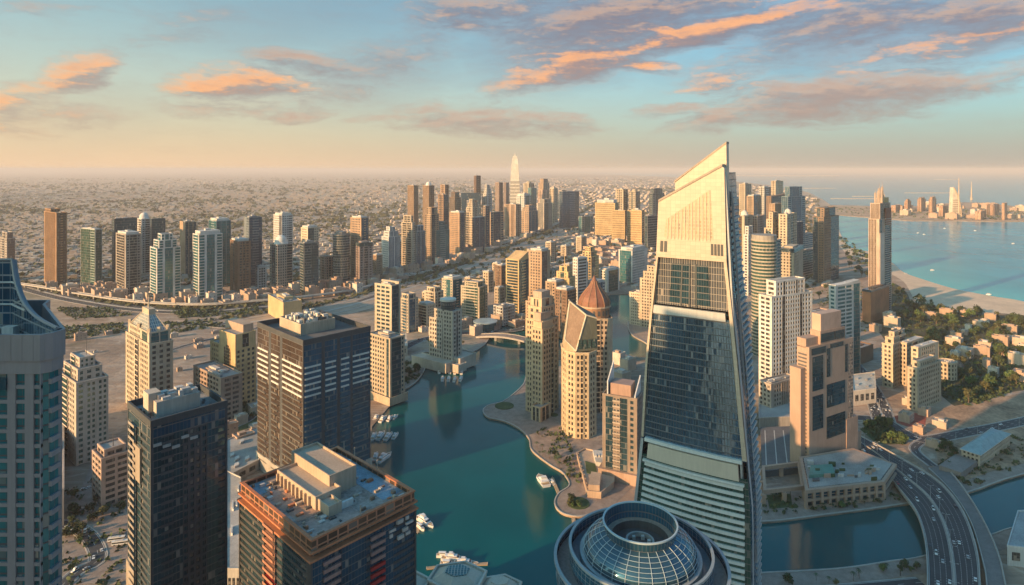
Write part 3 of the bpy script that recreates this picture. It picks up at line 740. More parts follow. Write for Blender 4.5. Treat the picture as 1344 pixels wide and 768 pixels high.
# ---------------------------------------------------------------- towers placed by their corners
NT_ = 0
def T(label, xl, xm, xr, yt, yb, a, L, Rr, wall=CREAM, glass='room', crown='box', fh=None, bay=None, name='apartment_tower', cat='tower', glasses=None, cols=False, pod=0, par=1.6, balc=None, plant=3):
    global NT_; NT_ += 1
    Y = (CAM_Z - LAND) * FPX / (yb - HY)
    poly, l, r = corners(xl, xm, xr, Y, a)
    Z = zat(yt, Y) - LAND
    far = Y > 1250
    fh = fh or (9.0 if Y > 2200 else 6.4 if far else 5.6); bay = bay or (9.0 if Y > 2200 else 6.4 if far else 5.0)
    lp, c = local(poly)
    R_ = random.Random(NT_ * 7 + 1)
    def enrich(sg, ln):
        if ln < 18 or not (len(sg) <= 4 and sg[0] in 'wgr' and ' ' not in sg): return sg
        k = sg[0]
        if k == 'w': return R_.choice(['s.4 w2 b1.2 w2 s.4', 's.3 w1.6 s.3 g.8 s.3 w1.6 s.3', 'b1.2 s.4 w2 s.4 b1.2', 's.5 w1.5 v1.5 w1.5 s.5', 'w1.4 s.3 b1.6 s.3 w1.4', 's.6 n4 s.6'])
        if k == 'g': return R_.choice(['g2 s.25 g2.4 s.25 g2', 's.3 g2 r1.4 g2 s.3', 'g1.5 r2 g1.5', 'r1 s.25 g3 s.25 r1'])
        return sg
    L, Rr = enrich(L, l), enrich(Rr, r)
    wk = R_.uniform(.86, 1.14); wt_ = R_.uniform(-.03, .03); wall = (wall[0] * wk * (1 + wt_), wall[1] * wk, wall[2] * wk * (1 - wt_))
    b = Tower(name, label, (c[0], c[1], LAND), wall, glass, fh, bay, cat, cols, balc)
    z0 = 0
    if pod:
        b.block(shrink(lp, -pod), 0, 9 + pod * .1, 'podium', wall_mat(tuple(x * .95 for x in wall)))
        p = MB(); p.ring(shrink(lp, -pod - .2), shrink(lp, -pod + .6), 9 + pod * .1 + .01, 10.2 + pod * .1, True); p.build('podium_parapet', b.wall, b.t); z0 = 6
    sides = [Rr, L, Rr, L]
    gl = [glasses[1], glasses[0], glasses[1], glasses[0]] if glasses else None
    top = Z
    kinds = crown.split('+')
    hcr = {'step': .12, 'twostep': .2}.get(kinds[0], 0)
    zt = Z * (1 - hcr)
    b.shaft(lp, z0, zt, sides, gl, par=par)
    seed = NT_
    w = min(l, r)
    for kd in kinds:
        if kd == 'box':
            q = subquad(lp, .26, .76, .25, .74); o = b.block(q, zt - .5, zt + .16 * w, 'lift_house')
        elif kd == 'low': b.block(subquad(lp, .2, .8, .3, .7), zt - .5, zt + .08 * w, 'lift_house')
        elif kd == 'cap':  # a storey of pale plant room set back from the edge
            q = subquad(lp, .08, .92, .08, .92); b.block(q, zt - .5, zt + .2 * w, 'plant_room', wall_mat((.52, .50, .46)))
        elif kd == 'step':
            q = subquad(lp, .14, .86, .14, .86); b.shaft(q, zt, Z, sides, gl)
        elif kd == 'twostep':
            q = subquad(lp, .12, .88, .12, .88); zm = zt + (Z - zt) * .55
            b.shaft(q, zt, zm, sides, gl); b.shaft(subquad(lp, .26, .74, .26, .74), zm, Z, sides, gl)
        elif kd == 'spire':
            q = MB(); q.tube((0, 0, Z - 3), (0, 0, Z + .9 * w), w * .03, .25); q.build('spire', b.wall, b.t)
        elif kd == 'dome':
            q = MB(); rr = w * .40; zz = Z; q.lathe([(rr * 1.05, zz - 1), (rr * 1.05, zz + 3)] + [(rr * math.cos(t * math.pi / 16), zz + 3 + rr * 1.25 * math.sin(t * math.pi / 16)) for t in range(8)] + [(0.05, zz + 3 + rr * 1.25)], n=20)
            q.build('dome', wall_mat((.62, .60, .55)), b.t, smooth=True)
        elif kd == 'cyl':
            q = MB(); rr = w * .34; q.lathe([(rr, zt - 1), (rr, zt + rr * .7), (rr * .8, zt + rr * .72), (rr * .8, zt + rr * .9)], n=20); q.build('plant_drum', b.wall, b.t)
        elif kd == 'pyr':
            q = MB(); q.prism(shrink(lp, 1), zt + .02, zt + .55 * w, True, False, inset_frac(lp, .08)); q.build('pitched_roof', b.wall, b.t)
        elif kd == 'dark':  # dark glazed top storeys standing proud
            q = MB(); q.prism(shrink(lp, -.6), zt + .03, zt + .3 * w, True); q.build('glazed_top', glass_mat('dark', 2, 4), b.t, uv=True); b.block(subquad(lp, .2, .8, .2, .8), zt + .3 * w, zt + .38 * w, 'lift_house')
        elif kd == 'fin':  # tall slab along the right-hand wall
            b.block(subquad(lp, .82, 1.04, -.02, 1.02), 0.02, Z + .28 * w, 'fin_wall')
        elif kd == 'mono':  # single pitched top
            q = MB(); z1, z2 = zt + .02, zt + .45 * w; s_ = shrink(lp, .6)
            q.face((*s_[0], z1), (*s_[1], z1), (*s_[1], z2), (*s_[0], z1 + .1)); q.face((*s_[2], z1), (*s_[3], z1), (*s_[3], z1 + .1), (*s_[2], z2)); q.face((*s_[1], z1), (*s_[2], z1), (*s_[2], z2), (*s_[1], z2)); q.face((*s_[0], z1 + .1), (*s_[1], z2), (*s_[2], z2), (*s_[3], z1 + .1))
            q.build('pitched_roof', b.wall, b.t)
        elif kd == 'side':  # taller half on the left
            q = subquad(lp, .05, .95, .5, .97); b.shaft(q, zt, zt + .35 * w, ['w4', 'w4'], gl)
        elif kd == 'mast':
            for u in (.35, .5, .65):
                q = MB(); x, y = quadpoint(lp, u, .5); q.tube((x, y, Z - 1), (x, y, Z + w * (.5 + .5 * (u == .5))), .9, .4); q.build('mast', b.wall, b.t)
    if Y < 2600 and plant and kinds[0] not in ('pyr', 'mono'): b.plant(lp, zt, plant, seed, (1.5, 1.5 + .1 * w))
    if Y < 3200 and R_.random() < .7:
        q = MB(); x, y = quadpoint(lp, R_.uniform(.3, .7), R_.uniform(.3, .7)); q.tube((x, y, zt - 1), (x, y, top + w * R_.uniform(.35, .7)), .45, .2, 5); q.build('antenna', DGM_, b.t)
    if plant and kinds[0] in ('low', 'box', 'cap') and Y < 3200:
        z_ = zt + {'low': .08, 'box': .16, 'cap': .2}[kinds[0]] * w; u, v = R_.uniform(.28, .42), R_.uniform(.3, .42)
        b.block(subquad(lp, u, u + .22, v, v + .24), z_ - .3, z_ + .09 * w, 'lift_overrun', PLANT)
        b.block(subquad(lp, .06, .2, .1, .5), zt - .3, zt + .06 * w + 1.5, 'stair_head', ROOF)
    return b.done()
DGM_ = wall_mat((.14, .13, .12), .6)
def TR(label, xc, xr, yt, yb, style, wall=CREAM, glass='room', crown='disc', n=20, fh=None, bay=3.4, name='round_tower', squash=1.0, rz=0):
    Yn = (CAM_Z - LAND) * FPX / (yb - HY); rr = xr / FPX * Yn; Y = Yn + rr
    rr = xr / FPX * Y
    Z = zat(yt, Yn) - LAND
    b = Tower(name, label, (xat(xc, Y), Y, LAND), wall, glass, fh or (6.4 if Y > 1250 else 5.4), bay * 1.5, 'tower')
    poly = ngon(rr, n, ry=rr * squash)
    b.round(poly, 0, Z, style)
    for kd in crown.split('+'):
        if kd == 'disc':
            q = MB(); q.lathe([(rr * .8, Z), (rr * .8, Z + rr * .3), (rr * 1.0, Z + rr * .34), (rr * 1.0, Z + rr * .42)], n=24); q.build('roof_disc', wall_mat((.55, .53, .5)), b.t)
        if kd == 'drum':
            b.block(ngon(rr * .62, 16), Z - .5, Z + rr * .35, 'plant_drum')
        if kd == 'top':
            b.block(ngon(rr * .97, n), Z + .01, Z + rr * .45, 'crown_band', wall_mat((.30, .28, .25)))
    b.plant([(-rr * .6, -rr * .6), (rr * .6, -rr * .6), (rr * .6, rr * .6), (-rr * .6, rr * .6)], Z, 3, int(xc), (2, 4))
    return b.done()

# --- row of towers on the far side of the highway, from the left ---
T('slim bronze glass tower with a gold ribbed side, first of the far row', 58, 74, 88, 280, 379, 38, 's.4 v5 s.4', 'g1', (.34, .20, .11), 'bronze', 'side', balc=(.5, .3, .15))
T('slim green glass tower with pale balcony strip and stepped grey crown', 106, 125, 134, 302, 380, 30, 'g5 b2', 'g1', (.30, .33, .30), 'green', 'cap', name='office_tower')
T('dark flat-topped glass block behind the beige tower, beside white dome', 147, 150, 180, 288, 374, 50, 'g1', 's.2 g8 s.2', DGREY, 'dark', 'low', name='office_tower')
T('dark flat-topped glass block just right of the white domed tower', 197, 199, 217, 288, 366, 50, 'g1', 's.2 g8 s.2', DGREY, 'dark', 'low', name='office_tower')
T('white residential tower crowned by a tall white dome', 177, 186, 201, 288, 362, 40, 'w3 b2', 'w2 b3 w2', WHITE, 'room', 'dome')
T('beige gridded tower with balconies standing before the dark blocks', 152, 165, 185, 309, 388, 42, 's.5 b4 s.5', 'w2 b4 w2', STONE, 'room', 'cap')
T('white tower with central blue glass strip and gold stepped crown, beside beige tower', 197, 206, 237, 309, 398, 58, 's.4 b4 s.4', 'b2 s.8 g3 s.8 b2', WHITE, 'teal', 'twostep')
T('dark glass slab with tan side wall behind the two white striped towers', 236, 243, 258, 292, 362, 45, 's4', 'g5', TAN, 'dark', 'low', name='office_tower')
T('white tower with central dark glass strip and blunt top, beside brown tower', 253, 261, 292, 309, 396, 58, 's.4 b4 s.4', 'b2 s.8 g3 s.8 b2', WHITE, 'teal', 'cap')
T('teal glass tower with two white roof blocks behind the white striped tower', 274, 284, 303, 291, 378, 46, 'g3', 'g5', (.2, .25, .26), 'teal', 'cap', name='office_tower')
T('brown gridded apartment tower standing before the blue glass tower', 302, 312, 329, 318, 388, 50, 'w6', 'w4', BROWN, 'room', 'cap')
T('tall dark blue glass tower behind the brown gridded tower', 320, 327, 344, 286, 382, 50, 's2 w2', 'g2 r4 g2', (.16, .19, .21), 'navy', 'low', name='office_tower')
T('tall white tower with gold plant room and dark right side, behind domed tower', 359, 370, 384, 283, 360, 42, 'w4 g2', 'w3 r2', WHITE, 'grey', 'cap')
T('grey and beige stepped tower with small cream dome on top', 354, 364, 384, 322, 385, 45, 'g3', 'w5 b3', STONE, 'dark', 'dome')
T('gold topped cream tower rising behind a dark balcony tower', 395, 404, 418, 300, 380, 42, 'w5', 'g3 w2', CREAM, 'dark', 'cap')
T('dark grey balcony tower with cream roof block', 394, 399, 418, 320, 388, 55, 'b3', 'b3 g3', (.22, .23, .23), 'dark', 'box')
TR('dark rounded glass tower with cream drum on its roof', 448, 11, 309, 376, 'r', (.20, .20, .19), 'dark', 'drum')
T('tan tower with gold top and dark blue right side', 460, 474, 484, 287, 373, 38, 's.5 w6 s.5', 'g4', TAN, 'navy', 'cap')
T('purple-brown capped office block before the tan tower', 466, 472, 489, 324, 376, 55, 'w3', 'w5', (.30, .24, .22), 'room', 'dark')
T('white ribbed tower with blue glass strips by the highway', 501, 510, 525, 299, 362, 45, 's.5 w4 s.5', 'v4 s.6 v4', WHITE, 'blue', 'twostep')
T('gold cream balcony tower beside a grey-blue glass tower', 527, 541, 545, 284, 357, 30, 's.6 b3 s.4 b3 s.6', 'w3', CREAM, 'room', 'step')
T('grey-blue glass tower with light stepped top by the highway', 543, 547, 558, 297, 356, 50, 'w2', 'g3 s.4 g3', (.38, .42, .44), 'blue', 'step', name='office_tower')
T('slim square tan tower standing alone behind the highway row', 535, 543, 549, 244, 304, 40, 'v5', 'v3', (.36, .24, .15), 'bronze', 'low')
T('tan tower with rounded gold cap, second of three alike', 555, 563, 570, 244, 308, 42, 'v5', 'g3', (.34, .23, .15), 'bronze', 'dome')
T('slim gold-edged tower between the cream tower and the teal slab', 558, 566, 576, 273, 347, 42, 'w4', 'g2 w2', TAN, 'dark', 'step')
T('wide teal glass slab with gold roof frame by the highway', 566, 573, 590, 292, 346, 50, 'g3', 'g2 r3 g2', (.25, .32, .32), 'teal', 'twostep', name='office_tower')
T('brown stepped tower behind the teal slab', 575, 582, 589, 256, 322, 42, 'w4', 'g3', BROWN, 'dark', 'low')
T('slim tall brown tower, third of three alike', 578, 584, 589, 243, 300, 42, 'w4', 'g3', (.32, .22, .15), 'bronze', 'low')
T('dark brown tower with stepped glass head, left of the arch building', 590, 597, 605, 253, 310, 42, 'v4', 'g3', BROWN, 'dark', 'step')
T('gold topped brown tower with dark blue half facing the highway', 590, 603, 611, 280, 336, 38, 's.4 w5 s.4', 'g4', (.38, .25, .15), 'navy', 'cap')
T('beige tower paired with a navy block beside the highway', 610, 621, 624, 279, 329, 32, 'b3 w3', 'w2', CREAM, 'room', 'step')
T('navy glass block leaning on the beige tower', 620, 623, 636, 286, 333, 52, 'g2', 'g2 s.3 g2', (.12, .16, .19), 'navy', 'cap', name='office_tower')
T('tall brown slab rising behind the arch building', 622, 625, 631, 231, 300, 50, 'v2', 'g3', (.22, .14, .11), 'bronze', 'low')
T('pale cream tower with small stepped crown near the white skyscraper', 633, 639, 646, 243, 300, 42, 'w4', 'w3', WHITE, 'room', 'twostep')
T('pinkish slab tower, nearer the cream stepped tower', 650, 655, 660, 240, 292, 42, 'v4', 'g3', PINK, 'grey', 'low')
T('pinkish slab tower just before the white skyscraper', 661, 664, 668, 240, 292, 42, 'v3', 'g3', (.36, .27, .24), 'grey', 'low')
T('wide navy glass block with tan edge wall beside the highway', 641, 644, 661, 279, 323, 50, 's3', 'g5', TAN, 'navy', 'low', name='office_tower')
T('narrow navy block before the wide navy block', 634, 637, 643, 271, 326, 50, 'w3', 'g4', (.3, .22, .16), 'navy', 'cap')
T('beige slab with white cross band beside the highway', 662, 677, 684, 269, 313, 36, 's.5 v2 s.6 v2 s.5', 'w3', (.46, .34, .25), 'bronze', 'low')
T('white capped tower behind the beige slab', 678, 688, 697, 257, 302, 42, 'w4', 'g3', WHITE, 'teal', 'cap')
T('tan and teal tower with pointed stepped head', 683, 694, 706, 270, 308, 42, 'w2 s.5 w2', 'g4', TAN, 'blue', 'twostep')
T('grey ribbed tower with cream stepped top near the far bend', 705, 714, 725, 262, 303, 42, 's.4 v3 s.4', 'g2 v2', STONE, 'dark', 'step')
T('slim cream tower with pointed top behind the grey ribbed tower', 722, 727, 732, 248, 294, 42, 'w3', 'w3', CREAM, 'room', 'pyr')
T('big dark glass slab with blue edge at the end of the far row', 734, 738, 760, 252, 300, 54, 'g3', 'g4 r3 g2', (.16, .18, .2), 'navy', 'low', name='office_tower')
T('rounded cream block behind the teal tower of the far cluster', 687, 694, 701, 241, 284, 42, 'w3', 'w3', CREAM, 'room', 'cyl')
T('teal mid-rise in front of the rounded cream block', 693, 697, 704, 247, 287, 48, 'g3', 'g3', (.25, .3, .3), 'teal', 'low')
T('tan twin-headed tower beside the rounded cream block', 707, 713, 721, 235, 280, 42, 'w4', 'g3', TAN, 'dark', 'step')
T('small pale block below the tan twin-headed tower', 706, 712, 718, 250, 288, 42, 'w3', 'w3', PINK, 'room', 'low')
T('distant pale block at the far right of the cluster', 733, 737, 744, 250, 285, 42, 'w3', 'g3', STONE, 'grey', 'low')
T('grey-blue low glass block past the big dark slab', 759, 764, 778, 285, 307, 48, 'g3', 'g3', (.22, .27, .28), 'teal', 'low', name='office_block')
# --- gold slabs at the end of the highway ---
T('wide gold gridded slab with pale cornice, further of the pair', 781, 807, 812, 267, 311, 20, 's.2 n9 s.2', 'w3', GOLD, 'bronze', 'cap', bay=4)
T('gold gridded slab, nearer half left of the dark gap', 803, 820, 822, 277, 322, 18, 's.2 n6 s.2', 'g2', GOLD, 'bronze', 'low', bay=4)
T('gold gridded slab, nearer half right of the dark gap', 823, 842, 846, 277, 322, 18, 's.2 n6 s.2', 'g2', GOLD, 'bronze', 'low', bay=4)
T('plain cream tower rising behind the gold slabs', 808, 818, 824, 249, 300, 36, 'w4', 'g3', CREAM, 'room', 'low')
T('cream tower with an arched dark opening behind the gold slabs', 825, 834, 840, 252, 300, 36, 'w2 g1 w2', 'g3', CREAM, 'dark', 'cyl')
T('dark bluish tower right behind the gold slabs', 852, 857, 872, 248, 300, 50, 'g2', 'g4', (.2, .2, .2), 'dark', 'step')
T('dark block beside the main tower, behind teal and white block', 846, 850, 866, 284, 330, 50, 'g2', 'r4', (.2, .19, .18), 'dark', 'low')
# --- the middle of the marina ---
T('gold striped tower with louvred left side and dark right side', 664, 681, 694, 342, 417, 38, 's.4 R6 s.4', 'g4', GOLD, 'dark', 'mono')
T('tan gridded tower with gold head and grey right side', 694, 711, 722, 331, 404, 38, 's.5 w5 s.5', 'g2 s1', TAN, 'grey', 'cap')
T('ornate gold tower with tall spire and green glass front panel', 727, 747, 755, 352, 425, 28, 's1 w1 s.6 g3 s.6 w1 s1', 'w4', GOLD, 'green', 'twostep+spire')
T('grey-white tower with ribbed right face behind the copper dome', 752, 758, 771, 340, 412, 52, 'w3', 's.4 r4 s.4', WHITE, 'grey', 'cap')
T('gold stepped tower behind the grey-white tower', 762, 776, 786, 326, 385, 40, 'w5', 'g2 w2', GOLD, 'dark', 'twostep')
T('small white block with green glass front near the lagoon', 786, 797, 813, 356, 384, 44, 's.5 w2 s.5', 's.5 g4 s.5', WHITE, 'green', 'cap', name='office_block')
T('teal glass block with white right wing at the lagoon head', 812, 830, 850, 330, 374, 42, 's.4 g5 s.4', 'w4 s1', WHITE, 'teal', 'cap')
T('cream gridded tower with raised upper block beside the main tower', 840, 861, 876, 352, 432, 38, 's.5 w6 s.5', 'w4', CREAM, 'room', 'twostep')
T('low cream wing at the foot of the cream gridded tower', 826, 842, 850, 386, 428, 38, 'w4', 'w3', CREAM, 'room', 'low', name='apartment_block')
T('white balcony tower with dark blue stripe behind the stepped waterside tower', 524, 536, 549, 388, 437, 42, 'w2 b2 w1', 's.5 g3 s.5 w1', CREAM, 'blue', 'step')
T('short gold block between two white marina towers', 546, 552, 560, 394, 417, 42, 'w3', 'w3', GOLD, 'room', 'low', name='apartment_block')
T('gold cream tower with stepped pale head, left of the teal-sided tower', 557, 571, 582, 379, 424, 38, 's.4 w3 b2 s.4', 'w3', CREAM, 'room', 'step')
T('cream tower with dark teal right side behind the round-topped tower', 580, 594, 607, 368, 414, 40, 'w2 g2 w1', 'g4', CREAM, 'teal', 'cap')
T('green and gold balcony tower with glittering roof by the inlet', 605, 629, 640, 372, 423, 30, 's.4 w1.5 r4 b1.5 s.4', 'g3 w1', CREAM, 'green', 'step+box', plant=6)
T('tan gridded block between the gold striped and ornate towers', 716, 730, 742, 372, 428, 40, 'w4', 'w4', TAN, 'room', 'cap', name='apartment_block')
T('brown tower filling the gap before the ornate gold tower', 728, 744, 756, 383, 446, 40, 'w5', 'b4', BROWN, 'room', 'cap')
# --- right of the main tower ---
T('tall teal glass office tower with set back glass head by the sea', 1026, 1034, 1057, 246, 352, 55, 'g4', 'g6', (.25, .33, .36), 'blue', 'step', name='office_tower')
T('dark office block with slanting roof edge beside the teal glass tower', 1006, 1012, 1034, 258, 336, 52, 'w2', 's.3 g5 s.3', BROWN, 'dark', 'mono', name='office_tower')
T('pale gold tower with square head, furthest left of the seaside cluster', 970, 978, 986, 242, 312, 44, 'w4', 'w3', CREAM, 'room', 'box')
T('tan tower with dark centre before the pale gold tower', 980, 989, 999, 258, 330, 42, 'w4', 'g2 w2', TAN, 'dark', 'cap')
T('pale tower with white box head beside the dark slanting block', 996, 1003, 1012, 246, 316, 44, 'w4', 'g3', WHITE, 'room', 'box')
T('cream tower with tall pointed arch recess and round cap', 966, 977, 988, 284, 372, 44, 's1 g1.6 s1', 'w4', CREAM, 'bronze', 'dome')
T('cream tower with ornate stepped gold head, left of domed twin', 1003, 1014, 1026, 280, 382, 42, 's.4 w4 s.4', 'w4', CREAM, 'room', 'twostep', cols=False)
T('cream tower with ornate round gold head, right of stepped twin', 1022, 1033, 1046, 282, 384, 42, 's.4 w4 s.4', 'w4', CREAM, 'room', 'dome')
T('grey-blue slim tower right beside the domed cream twin', 1042, 1046, 1054, 292, 370, 52, 'w2', 'g3', (.36, .4, .42), 'blue', 'low')
T('low pale office block on the street behind the domed cream twin', 1050, 1056, 1070, 308, 348, 50, 'w3', 'r3', STONE, 'blue', 'low', name='office_block')
T('grey stepped low block behind the dark seaside tower', 1046, 1053, 1072, 330, 365, 50, 'w3', 'r3', (.4, .38, .36), 'grey', 'low', name='office_block')
T('small pinkish tower between the arched tower and the ornate twins', 987, 994, 1003, 284, 368, 44, 'w3', 'w3', PINK, 'room', 'low')
TR('curved green glass tower with striped balconies and dark flat cap', 1003, 16, 317, 470, 'r', (.38, .33, .26), 'green', 'top', n=22)
T('narrow grey service slab behind the curved green tower', 1014, 1017, 1025, 316, 440, 50, 's2', 'r3', (.42, .38, .34), 'dark', 'low')
T('cream gridded block with dark brown attic storeys', 1023, 1042, 1054, 332, 432, 36, 'w4 s.4', 'w2 s2', CREAM, 'room', 'dark')
T('tall dark brown tower with gold ribbed middle near the beach', 1067, 1081, 1101, 274, 372, 48, 'g2 s.4 w2', 's.5 w3 g4', (.26, .17, .11), 'dark', 'step', name='apartment_tower')
T('white curved-roof tower with left gold wing and window grid', 996, 1013, 1066, 372, 530, 63, 's.4 W4 s.4', 's.3 w3 g1 w5 g.8 w3 s.3', WHITE, 'room', 'step+box', cols=True, pod=0, plant=6)
T('white tower with blue glass right edge and orange roof terrace', 1088, 1097, 1129, 376, 500, 62, 's.4 W3 s.4', 's.6 r2.6 s.3 r2 s.6 g2.2', WHITE, 'teal', 'mono', cols=True)
T('orange-brown cube office block with dark attic at the tall tower foot', 1132, 1143, 1167, 384, 424, 50, 's4', 's6', (.40, .17, .085), 'dark', 'dark', name='office_block', plant=2)
T('small pink block between the white tower and the brown hotel', 1046, 1058, 1088, 415, 470, 55, 's4', 's4', PINK, 'room', 'low', name='office_block')
T('brown low block behind the white blue-edged tower', 1096, 1120, 1146, 462, 482, 55, 's4', 's4', BROWN, 'room', 'low', name='office_block')
# cream twin blocks beyond the junction
T('cream block with dark penthouse, nearer of the twin blocks at the junction', 1191, 1204, 1235, 478, 540, 58, 's.4 w4 s.4', 's.4 w6 s.4', CREAM, 'room', 'step', cols=True, plant=2)
T('cream tower with dark glazed head rising behind the nearer twin block', 1196, 1205, 1232, 458, 524, 58, 'w3', 's1 w4 s1', CREAM, 'dark', 'cap', plant=2)
T('cream block with white terraces, further of the twin blocks', 1158, 1172, 1192, 440, 510, 52, 's.4 w4 s.4', 'w3 b3', CREAM, 'room', 'twostep', cols=True, plant=2)
T('cream wing joined behind the further twin block', 1180, 1190, 1212, 452, 507, 55, 'w3', 'w4', SAND, 'room', 'cap', plant=2)
TR('low round cream block right of the twin blocks', 1243, 11, 478, 500, 'w', CREAM, 'room', 'none', n=16, name='round_block')
# --- left, this side of the highway ---
T('cream tower with green glass gabled crown beside the grey curved tower', 76, 100, 142, 478, 612, 52, 's.5 b3 w2 s.5', 'w1.5 s.4 w2 s.4 w2', (.48, .40, .33), 'green', 'twostep', cols=True, plant=0)
T('short gold roofed block behind the big dark glass tower', 352, 372, 396, 398, 424, 52, 's3', 's3', GOLD, 'room', 'box', name='office_block')
T('brown flat-roofed block with small windows behind the dark slab', 254, 290, 318, 498, 556, 40, 's.4 W5 s.4', 's.4 W3 s.4', (.33, .25, .20), 'room', 'low', name='apartment_block', cols=True)
T('pinkish stepped block with sloping roof beside the courtyard', 121, 133, 172, 596, 668, 62, 'W3', 's.3 W4 s.3', PINK, 'room', 'step', name='apartment_block', cols=True)
T('stepped cream waterside tower with dark recess, foremost on the west quay', 484, 512, 531, 446, 532, 40, 's.3 w5 s.6 g.8 s.3', 's.4 g3 w1', CREAM, 'dark', 'box', cols=True, pod=3)
T('taller cream tower with dark slab fin behind the stepped waterside tower', 492, 514, 525, 376, 505, 34, 's.4 W5 s.4', 'g3', CREAM, 'dark', 'box+fin', cols=True)
# --- smaller blocks filling the quarters between the big towers ---
T('faint grey tower at the far left edge behind the curved crown', 0, 9, 20, 306, 372, 40, 'w3', 'g3', STONE, 'grey', 'step')
T('squat cream block with balconies between highway and disc-topped tower', 548, 560, 572, 402, 432, 42, 'b3', 'w3', CREAM, 'room', 'cap', name='apartment_block')
T('low white block beside the glass pavilion', 648, 660, 676, 404, 428, 44, 'w4', 'w3', WHITE, 'room', 'low', name='apartment_block')
T('tan mid-rise behind the gold twin tower, left of brown tower', 690, 700, 712, 392, 436, 42, 'w4', 'w3', TAN, 'room', 'step', name='apartment_block')
T('grey-white mid-rise with blue glass beside the lagoon bridge', 770, 782, 794, 372, 410, 46, 'w3', 'g3', WHITE, 'blue', 'cap', name='office_block')
T('cream mid-rise at the foot of the ornate gold tower', 716, 724, 736, 356, 400, 42, 'w3', 'w3', CREAM, 'room', 'step', name='apartment_block')
T('low cream block between the gold cream and teal-sided towers', 574, 584, 596, 396, 422, 42, 'w4', 'w3', CREAM, 'room', 'low', name='apartment_block')
T('brown mid-rise beyond the gold striped tower', 650, 658, 668, 350, 392, 42, 'w3', 'w3', BROWN, 'room', 'cap', name='apartment_block')
T('small teal mid-rise left of the gold stepped tower', 754, 762, 772, 346, 392, 44, 'g3', 'g3', (.3, .34, .33), 'teal', 'cap', name='office_block')
T('white mid-rise left of the dark white-topped highway tower', 330, 338, 350, 352, 382, 44, 'w3', 'w3', WHITE, 'room', 'cap', name='apartment_block')
T('pink mid-rise between dark balcony tower and rounded glass tower', 420, 428, 438, 338, 374, 44, 'w3', 'w3', PINK, 'room', 'low', name='apartment_block')
T('tan mid-rise right of the rounded glass tower', 488, 494, 502, 336, 366, 44, 'w3', 'w3', TAN, 'room', 'cap', name='apartment_block')
T('cream mid-rise behind the white ribbed tower', 512, 519, 528, 318, 350, 44, 'w3', 'w3', CREAM, 'room', 'cap', name='apartment_block')
T('gold tower with square cap directly behind the slanted tower edge', 954, 960, 970, 262, 330, 42, 'w4', 'g3', GOLD, 'room', 'cap')
T('white tower peeping between arched tower and slanted tower', 976, 982, 990, 298, 388, 44, 'w3', 'w3', WHITE, 'room', 'step')
T('tan slab standing between dark slanting block and cream twins', 1010, 1017, 1026, 268, 340, 46, 'w3', 'v3', TAN, 'bronze', 'low')
T('low white block beside the curved green tower', 1018, 1028, 1046, 378, 408, 50, 'w4', 'w4', WHITE, 'room', 'cap', name='apartment_block')
T('small cream tower left of the teal office tower, furthest from camera', 1012, 1018, 1028, 238, 300, 44, 'w3', 'w3', CREAM, 'room', 'box')
T('grey gridded podium block below the white curved-roof tower', 996, 1012, 1048, 506, 548, 60, 'w3', 'w6', STONE, 'room', 'low', name='office_block')
for k_, (x_, y_) in enumerate([(560, 399), (588, 390), (652, 373), (672, 363), (700, 352), (722, 345), (742, 338), (762, 332), (706, 378), (746, 362), (655, 399), (640, 384), (690, 366), (616, 386)]):
    o_ = T('plain cream block of flats in the dense quarter between highway and marina', x_ - 6, x_ + 1, x_ + 8, y_ - (14, 20, 26)[k_ % 3], y_, 40, 'w3', 'w3', (CREAM, CREAM, SAND)[k_ % 3], 'room', 'cap', name='block_of_flats')
    o_['group'] = 'blocks of flats in the dense quarter'
# ---------------------------------------------------------------- the leaning-edge main tower
def cladding(rgb):
    m, t, b = new_mat('stone_cladding'); c = t.n('ShaderNodeTexCoord').outputs['Object']
    s = t.v('DOT_PRODUCT', c, (-.848, .53, 0)); z = t.sep(c)[2]
    js = t.m('LESS_THAN', t.m('FRACT', t.m('DIVIDE', s, 3.1)), .05); jz = t.m('LESS_THAN', t.m('FRACT', t.m('DIVIDE', z, 2.3)), .06)
    wn = t.n('ShaderNodeTexWhiteNoise', noise_dimensions='2D'); t.put(wn.inputs[0], t.comb(t.m('FLOOR', t.m('DIVIDE', s, 3.1)), t.m('FLOOR', t.m('DIVIDE', z, 2.3)), 0.0))
    v = t.m('ADD', t.m('MULTIPLY', wn.outputs['Value'], .5), t.m('MULTIPLY', t.noise(t.v('MULTIPLY', c, (1, 1, .12)), .5, 4, .65), .6))
    col = t.mix(t.sstep(v, .2, .85), tuple(x * .92 for x in rgb) + (1,), tuple(x * 1.06 for x in rgb) + (1,))
    t.put(b.inputs['Base Color'], t.mix(t.m('MULTIPLY', t.m('MAXIMUM', js, jz), .45), col, tuple(x * .45 for x in rgb) + (1,))); b.inputs['Roughness'].default_value = .45
    return m
